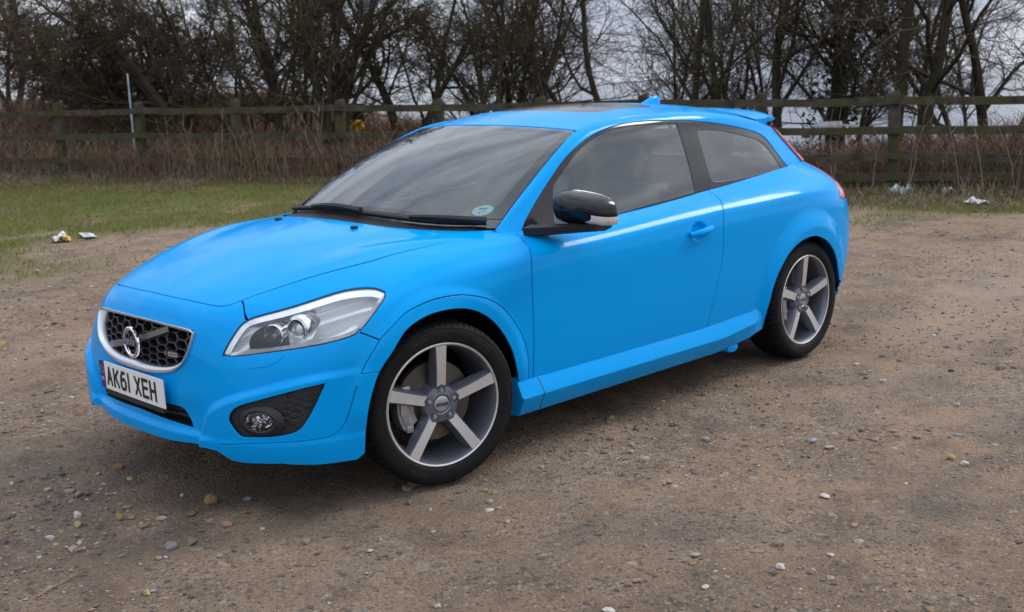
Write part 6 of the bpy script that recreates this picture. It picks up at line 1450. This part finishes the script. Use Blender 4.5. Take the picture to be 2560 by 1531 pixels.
    sb.build('tread_sipes', M['dark'], tyre, smooth=False)
    rg = MB()
    for r_ in (.258, .303): rg.lathe([(r_-.0015, .0118 if r_ < .28 else .0100), (r_, .0135 if r_ < .28 else .0122), (r_+.0015, .0128 if r_ < .28 else .0090)], 90, M=MY)
    rg.build('tyre_rib', M['rubber'], tyre)
    # moulded sidewall marks (blank raised blocks)
    mk = MB()
    for a_c, n_b in ((R(60), 7), (R(115), 5), (R(250), 6)):
        for i in range(n_b):
            a0 = a_c-i*.052
            for da in (0, .018):
                A = [((r_)*math.cos(a0+q), r_*math.sin(a0+q), .0163) for r_, q in ((.272, da), (.272, da+.012), (.289, da+.010), (.289, da+.002))]
                mk.add(np.array(A)@MY.T, [(0, 1, 2, 3)])
    mk.build('sidewall_moulding', M['rubber2'], tyre, smooth=False)
    return o
def copy_tree(o, parent=None):
    c_ = o.copy(); COL.objects.link(c_); c_.parent = parent
    for ch in list(o.children): copy_tree(ch, c_)
    return c_
w0 = make_wheel()
STEER = R(-13.0)
for i, (x, sgn, st_) in enumerate(((0, -1, STEER), (2.62, -1, 0), (0, 1, STEER), (2.62, 1, 0))):
    w = w0 if i == 0 else copy_tree(w0)
    w.parent = ROOT
    w.location = (x, sgn*.862, .325)
    w.rotation_euler = (0, 0, st_+(0 if sgn < 0 else np.pi))
    w['_rot'] = 0
    cal_ = MB()
    if i == 0 or i == 2:
        for a0, a1, r0, r1, z0, z1 in ((R(150), R(212), .105, .172, -.120, -.050), (R(158), R(205), .12, .160, -.052, -.040)):
            G = []
            for a_ in np.linspace(a0, a1, 12): G.append([(r_*math.cos(a_), r_*math.sin(a_), z_) for r_, z_ in ((r0, z0), (r0, z1), ((r0+r1)/2, z1+.008), (r1, z1), (r1, z0))])
            cal_.grid(G); cal_.add(np.array(G[0]), [(0, 1, 2, 3, 4)]); cal_.add(np.array(G[-1]), [(4, 3, 2, 1, 0)])
        cal_.box((-.150, .0, -.045), (.03, .05, .02)); cal_.box((-.135, .075, -.05), (.035, .022, .02), bev=.005); cal_.box((-.125, -.085, -.05), (.03, .03, .02), bev=.005)
        MYc = np.stack([(1, 0, 0), (0, 0, 1), (0, -1, 0)], 1).astype(float)
        cal_.V = [v@MYc.T for v in cal_.V]
        cal_.build('brake_caliper', M['caliper'], w, auto=30)
for o_ in list(bpy.data.objects):
    if '_rot' in o_: del o_['_rot']
# the root sits under the middle of the car, its parts keep their places
for o_ in ROOT.children: o_.location = Vector(o_.location)-ROOT.location


STONES = [
 (-1.114, -0.028, 0.0206, 0.0155, 0.0136, 'white', 'angular white stone, brightest of the stones at the lower left'),
 (-1.022, -0.19, 0.018, 0.0135, 0.0134, 'ochre', 'ochre stone just right of the angular white one'),
 (-0.987, -0.211, 0.018, 0.0135, 0.0077, 'ochre', 'flat ochre chip touching the ochre stone'),
 (-0.919, -0.315, 0.0179, 0.0134, 0.0086, 'pale', 'pale pinkish pebble in the middle of the lower left gravel'),
 (-0.885, -0.276, 0.0218, 0.0163, 0.0087, 'brown', 'dark brown stone right behind the pale pinkish pebble'),
 (-0.817, -0.345, 0.0218, 0.0163, 0.0097, 'brown', 'rounded brown stone right of the pale pinkish pebble'),
 (-0.703, -0.289, 0.0298, 0.0224, 0.0189, 'ochre', 'largest ochre stone, half sunk below the front spoiler'),
 (-0.791, -0.554, 0.0223, 0.0167, 0.0122, 'pink', 'pink-brown stone near the dark damp patch'),
 (-1.03, -0.586, 0.0291, 0.0218, 0.0107, 'grey', 'flat grey-brown stone, longest of the lower left group'),
 (-1.279, -0.18, 0.015, 0.0112, 0.0088, 'white', 'small white pebble below and left of the angular white stone'),
 (-0.755, 0.372, 0.0246, 0.0184, 0.0109, 'ochre', 'ochre stone close under the left end of the front spoiler'),
 (-0.78, 0.233, 0.02, 0.015, 0.0064, 'yellow', 'flat yellowish stone just right of the stone under the spoiler'),
 (-0.847, 0.373, 0.0162, 0.0121, 0.0065, 'yellow', 'flat yellowish pebble left of the stone under the spoiler'),
 (-0.89, 0.225, 0.011, 0.0082, 0.0059, 'pale', 'pale pebble in front of the flat yellowish ones'),
 (-0.596, -0.373, 0.0162, 0.0122, 0.009, 'grey', 'grey stone in the dark below the front wheel corner'),
 (-0.74, -0.134, 0.0091, 0.0068, 0.0073, 'white', 'little white pebble standing in dark grit'),
 (-1.158, -0.136, 0.0166, 0.0124, 0.0095, 'yellow', 'mottled yellow stone below the angular white stone'),
 (-1.279, -0.034, 0.0142, 0.0106, 0.0066, 'grey', 'pale grey-green flat stone at the left edge'),
 (-1.26, -0.864, 0.0153, 0.0114, 0.0081, 'yellow', 'yellow-brown stone at the bottom edge of the picture'),
 (-1.182, -0.959, 0.0091, 0.0068, 0.0073, 'brown', 'reddish stone at the bottom edge right of the yellow-brown one'),
 (-0.723, -0.677, 0.0139, 0.0104, 0.0056, 'pale', 'pale stone right of the pink-brown one'),
 (-1.246, -0.374, 0.0101, 0.0076, 0.0039, 'white', 'thin white chip right of the small white pebble'),
 (-0.01, -1.112, 0.0122, 0.0092, 0.0087, 'pale', 'upper pale stone of the little heap in front of the wheel'),
 (-0.066, -1.17, 0.0176, 0.0132, 0.0068, 'white', 'lower pale stone of the little heap in front of the wheel'),
 (-0.031, -1.182, 0.012, 0.009, 0.0064, 'yellow', 'yellow pebble touching the little heap in front of the wheel'),
 (0.066, -1.053, 0.0125, 0.0094, 0.0084, 'ochre', 'ochre pebble behind the little heap in front of the wheel'),
 (0.07, -0.996, 0.014, 0.0105, 0.0049, 'pink', 'pinkish chip on dark grit in front of the wheel'),
 (-0.095, -1.292, 0.0125, 0.0094, 0.0054, 'pale', 'pale flat pebble just beyond the little heap'),
 (-0.397, -2.028, 0.0213, 0.016, 0.0068, 'white', 'broad whitish stone cut by the bottom edge of the picture'),
 (0.847, -1.092, 0.0124, 0.0093, 0.0084, 'pale', 'pale round pebble below the side skirt'),
 (0.574, -1.502, 0.014, 0.0105, 0.0063, 'pink', 'left pinkish pebble of a pair right of centre'),
 (0.555, -1.541, 0.0166, 0.0125, 0.0058, 'pale', 'right pale pebble of a pair right of centre'),
 (0.182, -2.243, 0.018, 0.0135, 0.0084, 'white', 'whitish stone lowest in the right half of the gravel'),
 (0.216, -2.398, 0.0147, 0.011, 0.0077, 'pale', 'pale pink stone right of the whitish lowest one'),
 (0.54, -2.315, 0.0184, 0.0138, 0.0088, 'pale', 'grey-white stone with a tan underside at the lower right'),
 (0.829, -2.024, 0.021, 0.0157, 0.007, 'white', 'flat white stone in the middle of the right-hand gravel'),
 (1.489, -2.257, 0.0174, 0.013, 0.0099, 'white', 'round white pebble beside moss at the right'),
 (1.531, -2.186, 0.0177, 0.0133, 0.0118, 'yellow', 'greenish pale stone left of the round white pebble'),
 (2.439, -1.42, 0.0176, 0.0132, 0.0126, 'white', 'white pebble behind the rear wheel'),
 (2.525, -1.269, 0.0286, 0.0214, 0.0099, 'ochre', 'ochre stone just behind the rear wheel'),
 (2.249, -1.883, 0.0187, 0.0141, 0.0089, 'pale', 'pale pebble near the right edge, middle distance'),
 (1.664, -1.885, 0.0142, 0.0106, 0.0075, 'pale', 'pale pebble with a dark twin in the right-hand gravel'),
 (0.378, -2.306, 0.0125, 0.0094, 0.0048, 'white', 'small bluish white chip at the lower right'),
]
TWIG = [((-1.502, -0.614), (-1.354, -0.573))]
# ------------------------------------------------------------------ stones, gravel, litter and the things beyond the fence
srng = np.random.default_rng(83)
def ico(sub):
    bm = bmesh.new(); bmesh.ops.create_icosphere(bm, subdivisions=sub, radius=1); bm.verts.index_update()
    V = np.array([v.co[:] for v in bm.verts]); F = np.array([[v.index for v in f.verts] for f in bm.faces]); bm.free(); return V, F
I1, I2 = ico(1), ico(2)
def stone_mat(name, c, var=.25):
    return simple(name, c, .85, spec=.25, bump=.5, bscale=90, var=var, vscale=35)
SM = {'white': stone_mat('stone_white', (.47, .43, .38)), 'pale': stone_mat('stone_pale', (.36, .28, .21)), 'ochre': stone_mat('stone_ochre', (.27, .17, .075)), 'brown': stone_mat('stone_brown', (.17, .105, .06)),
      'pink': stone_mat('stone_pink', (.30, .18, .13)), 'grey': stone_mat('stone_grey', (.19, .18, .17)), 'dark': stone_mat('stone_dark', (.075, .068, .062)), 'yellow': stone_mat('stone_yellow', (.33, .26, .11))}
def stone(px, py, rx, ry, rz, mat, label=None, group=None, ang=None, sharp=.22):
    V, F = I2; rr = srng.normal(0, 1, (6, 3)); V = V.copy()
    for q in rr:   # a few flattened faces make it a broken pebble
        q = q/np.linalg.norm(q); d = V@q; cut = srng.uniform(.55, .85); V -= np.maximum(0, d-cut)[:, None]*q
    V /= np.abs(V).max(0); V = V*(1+srng.normal(0, sharp*.12, (len(V), 1)))*[rx, ry, rz]
    a = srng.uniform(0, 6.28) if ang is None else ang; V = V@Rz(a).T
    o = mesh_obj('stone', V, F, SM[mat], None, smooth=False)
    o.location = (px, py, float(ground_z(np.array(px), np.array(py)))+rz*.45)
    return tag(o, label, 'stone', group)
for (x_, y_, a_, b_, c_, mt, lb) in STONES: stone(x_, y_, a_*1.1, b_*1.15, c_*1.2, mt, lb)
# medium pebbles, one by one, then the grit as one mass
def to_px(x, y, z=0.0):
    q = np.stack([x-CAM_POS[0], y-CAM_POS[1], np.full_like(x, z)-CAM_POS[2]], 1); qq = np.stack([q@_r, q@_u, q@_f], 1)
    return 1280+2823.5*qq[:, 0]/qq[:, 2], 765-2823.5*qq[:, 1]/qq[:, 2], qq[:, 2]
def in_view(x, y):
    u, v, d = to_px(x, y); return (u > -120) & (u < 2680) & (v < 1650) & (d > .5)
G_P = 'loose pebbles on the gravel yard'
k = 0
while k < 150:
    x_, y_ = srng.uniform(-2.2, 4.5), srng.uniform(-3.4, 3.5)
    if not in_view(np.array([x_]), np.array([y_]))[0] or verge_d(np.array([x_]), np.array([y_]))[0] > -.1: continue
    if -.95 < x_ < 3.5 and abs(y_) < .98: continue
    if fbm(np.array(x_*1.3), np.array(y_*1.3), 99, 3) < srng.uniform(.30, .62): continue
    s = .0065*math.exp(srng.normal(.25, .38)); mt = ['pale', 'ochre', 'brown', 'pink', 'grey', 'dark', 'yellow', 'white'][int(srng.choice(8, p=[.22, .16, .16, .10, .14, .10, .07, .05]))]
    stone(x_, y_, s*srng.uniform(1, 1.7), s*srng.uniform(.8, 1.2), s*srng.uniform(.5, .8), mt, 'small loose pebble lying on the bare gravel yard', G_P); k += 1
n = 90000; x = srng.uniform(-2.6, 9, n); y = srng.uniform(-3.6, 8, n); u, v, d = to_px(x, y)
kp = in_view(x, y) & (verge_d(x, y) < .3) & (srng.uniform(0, 1, n) < np.where(x-y*.2 < .2, 1, .62)) & (srng.uniform(0, 1, n) < np.clip(ss(.38, .62, fbm(x*1.2, y*1.2, 99, 4))+.12, 0, 1)*np.clip(5.5/d, .2, 1))
kp &= ~((x > -.9) & (x < 3.4) & (np.abs(y) < .7))
x, y, d = x[kp], y[kp], d[kp]; n = min(len(x), 34000); x, y, d = x[:n], y[:n], d[:n]
V, F = I1; nv = len(V); s = .0026*np.exp(srng.normal(.42, .52, n))*np.where(x < .3, 1.2, 1)*np.clip(d/4.0, .85, 1.15); sc = s[:, None]*np.stack([srng.uniform(1, 1.7, n), srng.uniform(.8, 1.3, n), srng.uniform(.45, .8, n)], 1)
W = V[None]*(1+srng.normal(0, .16, (n, nv, 1)))*sc[:, None, :]; a = srng.uniform(0, 6.28, n); ca_, sa_ = np.cos(a)[:, None], np.sin(a)[:, None]
W = np.stack([W[..., 0]*ca_-W[..., 1]*sa_, W[..., 0]*sa_+W[..., 1]*ca_, W[..., 2]], -1)+np.stack([x, y, ground_z(x, y)+sc[:, 2]*.3], 1)[:, None, :]
def grit_mat():
    m, nt, b = mat_new('grit'); g = nt.nodes.new('ShaderNodeNewGeometry'); r = nt.nodes.new('ShaderNodeValToRGB'); r.color_ramp.interpolation = 'CONSTANT'; e = r.color_ramp.elements
    e[0].position = 0; e[0].color = (.10, .085, .072, 1); e[1].position = .95; e[1].color = (.40, .36, .31, 1)
    for p_, c_ in ((.18, (.13, .115, .10)), (.34, (.17, .115, .07)), (.52, (.22, .155, .10)), (.68, (.27, .19, .10)), (.80, (.33, .26, .19)), (.90, (.26, .25, .24))):
        q = e.new(p_); q.color = (*c_, 1)
    nt.links.new(g.outputs['Random Per Island'], r.inputs[0]); nt.links.new(r.outputs[0], b.inputs['Base Color']); b.inputs['Roughness'].default_value = .88; return m
tag(mesh_obj('gravel', W.reshape(-1, 3), (F[None]+(np.arange(n)*nv)[:, None, None]).reshape(-1, 3), grit_mat(), None, smooth=False), kind='stuff')
# dead straw
def twig(p0, p1, r, label, mat='stalk', forks=2):
    p0, p1 = np.array(p0), np.array(p1); m = MB(); t = np.linspace(0, 1, 8)[:, None]; e = (p1-p0); nn = np.array([-e[1], e[0]])/np.hypot(*e)
    P2 = p0+e*t+nn*np.sin(t*4)*.008; z = ground_z(P2[:, 0], P2[:, 1])+r*1.2; m.tube(np.c_[P2, z], np.linspace(r, r*.5, 8), 5)
    for k in range(forks):
        s = P2[4+k]; q = s+e*.32+nn*(.03*(k-.3)); m.tube([(s[0], s[1], z[4]), ((s+q)[0]/2, (s+q)[1]/2, z[5]+.003), (q[0], q[1], z[6]+.002)], [r*.6, r*.5, r*.3], 4)
    return tag(m.build('straw_twig', M[mat], None, smooth=False), label, 'twig')
twig(*TWIG[0], .0035, 'pale straw twig with split end lying at the lower left', forks=2)

# litter: crumpled sheets
def crumple(name, c, size, seed, mat, n=12, lift=.5):
    g = np.linspace(-1, 1, n); A, B = np.meshgrid(g, g, indexing='ij'); r = np.random.default_rng(seed)
    z = (fbm(A*1.8+seed, B*1.8, seed, 3)-.35)*size[2]*2*np.clip(1.2-np.hypot(A, B)*lift, .2, 1); z = np.maximum(z, 0)
    V = np.stack([A*size[0]*(1-.3*B*B)+r.normal(0, .006, A.shape), B*size[1]+r.normal(0, .006, A.shape), z+r.uniform(0, .006, A.shape)], -1)
    V = V@Rz(r.uniform(0, 6.28)).T
    m = MB(); m.grid(V); o = m.build(name, mat, None, smooth=False); o.location = (c[0], c[1], float(ground_z(np.array(c[0]), np.array(c[1])))+.012); return o
PL = {}
def litter_mat(name, c1, c2, sc=14):
    m, nt, b = mat_new(name); tc = nt.nodes.new('ShaderNodeTexCoord'); n_ = nt.nodes.new('ShaderNodeTexNoise'); n_.inputs['Scale'].default_value = sc; nt.links.new(tc.outputs['Object'], n_.inputs['Vector'])
    r = nt.nodes.new('ShaderNodeValToRGB'); r.color_ramp.elements[0].position = .46; r.color_ramp.elements[0].color = (*c1, 1); r.color_ramp.elements[1].position = .56; r.color_ramp.elements[1].color = (*c2, 1)
    nt.links.new(n_.outputs['Fac'], r.inputs[0]); nt.links.new(r.outputs[0], b.inputs['Base Color']); b.inputs['Roughness'].default_value = .4; return m
wr = crumple('wrapper', (2.30, 8.02), (.10, .075, .10), 7, litter_mat('wrapper_print', (.72, .72, .70), (.75, .50, .06))); tag(wr, 'crumpled white and yellow wrapper on the edge of the grass at the left', 'litter')
sh = crumple('plastic_sheet', (2.58, 7.98), (.15, .06, .05), 9, simple('white_film', (.66, .67, .68), .35)); tag(sh, 'flat pale plastic scrap beside the yellow wrapper', 'litter')
b1_ = crumple('plastic_bag', (10.35, 2.45), (.13, .13, .22), 12, litter_mat('green_white', (.72, .78, .75), (.45, .66, .55), 6)); tag(b1_, 'pale green and white plastic bag at the foot of the fence on the right', 'litter')
b2_ = crumple('plastic_cup', (10.55, 1.95), (.07, .07, .12), 14, simple('grey_white_film', (.50, .50, .52), .4)); tag(b2_, 'small greyish scrap of litter between the bag and the white paper', 'litter')
b3_ = crumple('paper_scrap', (9.85, 1.30), (.14, .09, .07), 16, simple('white_paper', (.78, .78, .78), .6)); tag(b3_, 'crumpled white paper on the right-hand grass verge', 'litter')

# concrete posts, white heap, striped pole, yellow machine, white roll
conc = simple('concrete', (.40, .36, .31), .9, bump=.5, bscale=30, var=.2)
def cpost(x, y, h, w, lb):
    m = MB(); z0 = float(ground_z(np.array(x), np.array(y), False)); V = []
    for z, s in ((-.3, 1), (h-.06, 1), (h, .6)):
        for a, b in ((-w, -w), (w, -w), (w, w), (-w, w)): V.append((x+a*s, y+b*s, z0+z))
    m.add(np.array(V), [(0, 1, 5, 4), (1, 2, 6, 5), (2, 3, 7, 6), (3, 0, 4, 7), (4, 5, 9, 8), (5, 6, 10, 9), (6, 7, 11, 10), (7, 4, 8, 11), (8, 9, 10, 11)])
    return tag(m.build('concrete_post', conc, None, smooth=False), lb, 'post')
def zg(x, y): return float(ground_z(np.array(x), np.array(y), False))
cpost(8.86, 23.1, 1.82-zg(8.86, 23.1), .075, 'left and nearer pale concrete post beside the white heap')
cpost(9.92, 24.95, 1.92-zg(9.92, 24.95), .09, 'right-hand concrete post behind the white heap')
V, F = I2; V2 = V.copy()*[.62, .62, .46]; V2 += np.random.default_rng(3).normal(0, .03, V2.shape); V2[:, 2] = np.maximum(V2[:, 2], -.25)
o = mesh_obj('covered_heap', V2, F, simple('white_sheeting', (.68, .70, .71), .5, bump=.6, bscale=6), None, smooth=False); o.location = (9.75, 24.3, 1.42); tag(o, 'white sheeted heap beyond the fence at the far left', 'heap')
pole = empty('striped_pole', (6.80, 15.20, zg(6.80, 15.20)-.05), 'thin pole banded white and pale blue behind the fence at the left', 'pole')
zz = np.linspace(0, 1.93-pole.location.z, 12)
for i in range(11):
    m = MB(); m.tube([(.0, 0, zz[i]), (0, 0, zz[i+1])], .015, 8); m.build('pole_band', simple('pole_white', (.55, .56, .60), .4) if i % 2 == 0 else simple('pole_blue', (.33, .42, .55), .4), pole)
dg = empty('excavator', (11.9, 15.55, .24), 'small yellow digger glimpsed between the trees beyond the fence', 'digger')
yel = simple('digger_yellow', (.85, .48, .02), .45, var=.15); 
for nm, c_, s_, mt in (('track', (-.0, .32, .16), (.95, .2, .28), 'rubber'), ('track', (.0, -.32, .16), (.95, .2, .28), 'rubber')):
    m = MB(); m.box(c_, s_, bev=.1); m.build(nm, M[mt], dg)
m = MB(); m.box((.05, 0, .55), (.7, .7, .42), bev=.06); m.box((.25, 0, .80), (.3, .6, .2), bev=.05); m.build('engine_cover', yel, dg)
m = MB(); m.box((-.12, .0, 1.05), (.05, .7, .6)); m.box((.2, 0, 1.36), (.7, .72, .05), bev=.02); m.build('cab', M['black_gloss'], dg, smooth=False)
m = MB(); m.tube([(-.3, 0, .5), (-.75, 0, 1.15), (-1.15, 0, .9), (-1.2, 0, .35)], .06, 6); m.build('boom', yel, dg)
m = MB(); m.box((-1.2, 0, .22), (.22, .4, .25), bev=.04); m.build('bucket', simple('white_steel', (.62, .62, .6), .5), dg)
dg.scale = (.72, .72, .72); dg.rotation_euler = (0, 0, R(-124))
m = MB(); m.tube([(13.55, 5.52, .71), (13.72, 5.14, .72)], .065, 14); m.tube([(13.72, 5.14, .715), (13.83, 4.9, .70)], .02, 6); m.tube([(13.6, 5.4, -.6), (13.6, 5.4, .68)], .03, 5)
tag(m.build('white_drum', simple('white_plastic', (.74, .74, .76), .4), None), 'white plastic drum on a prop behind the fence just right of the car', 'drum')
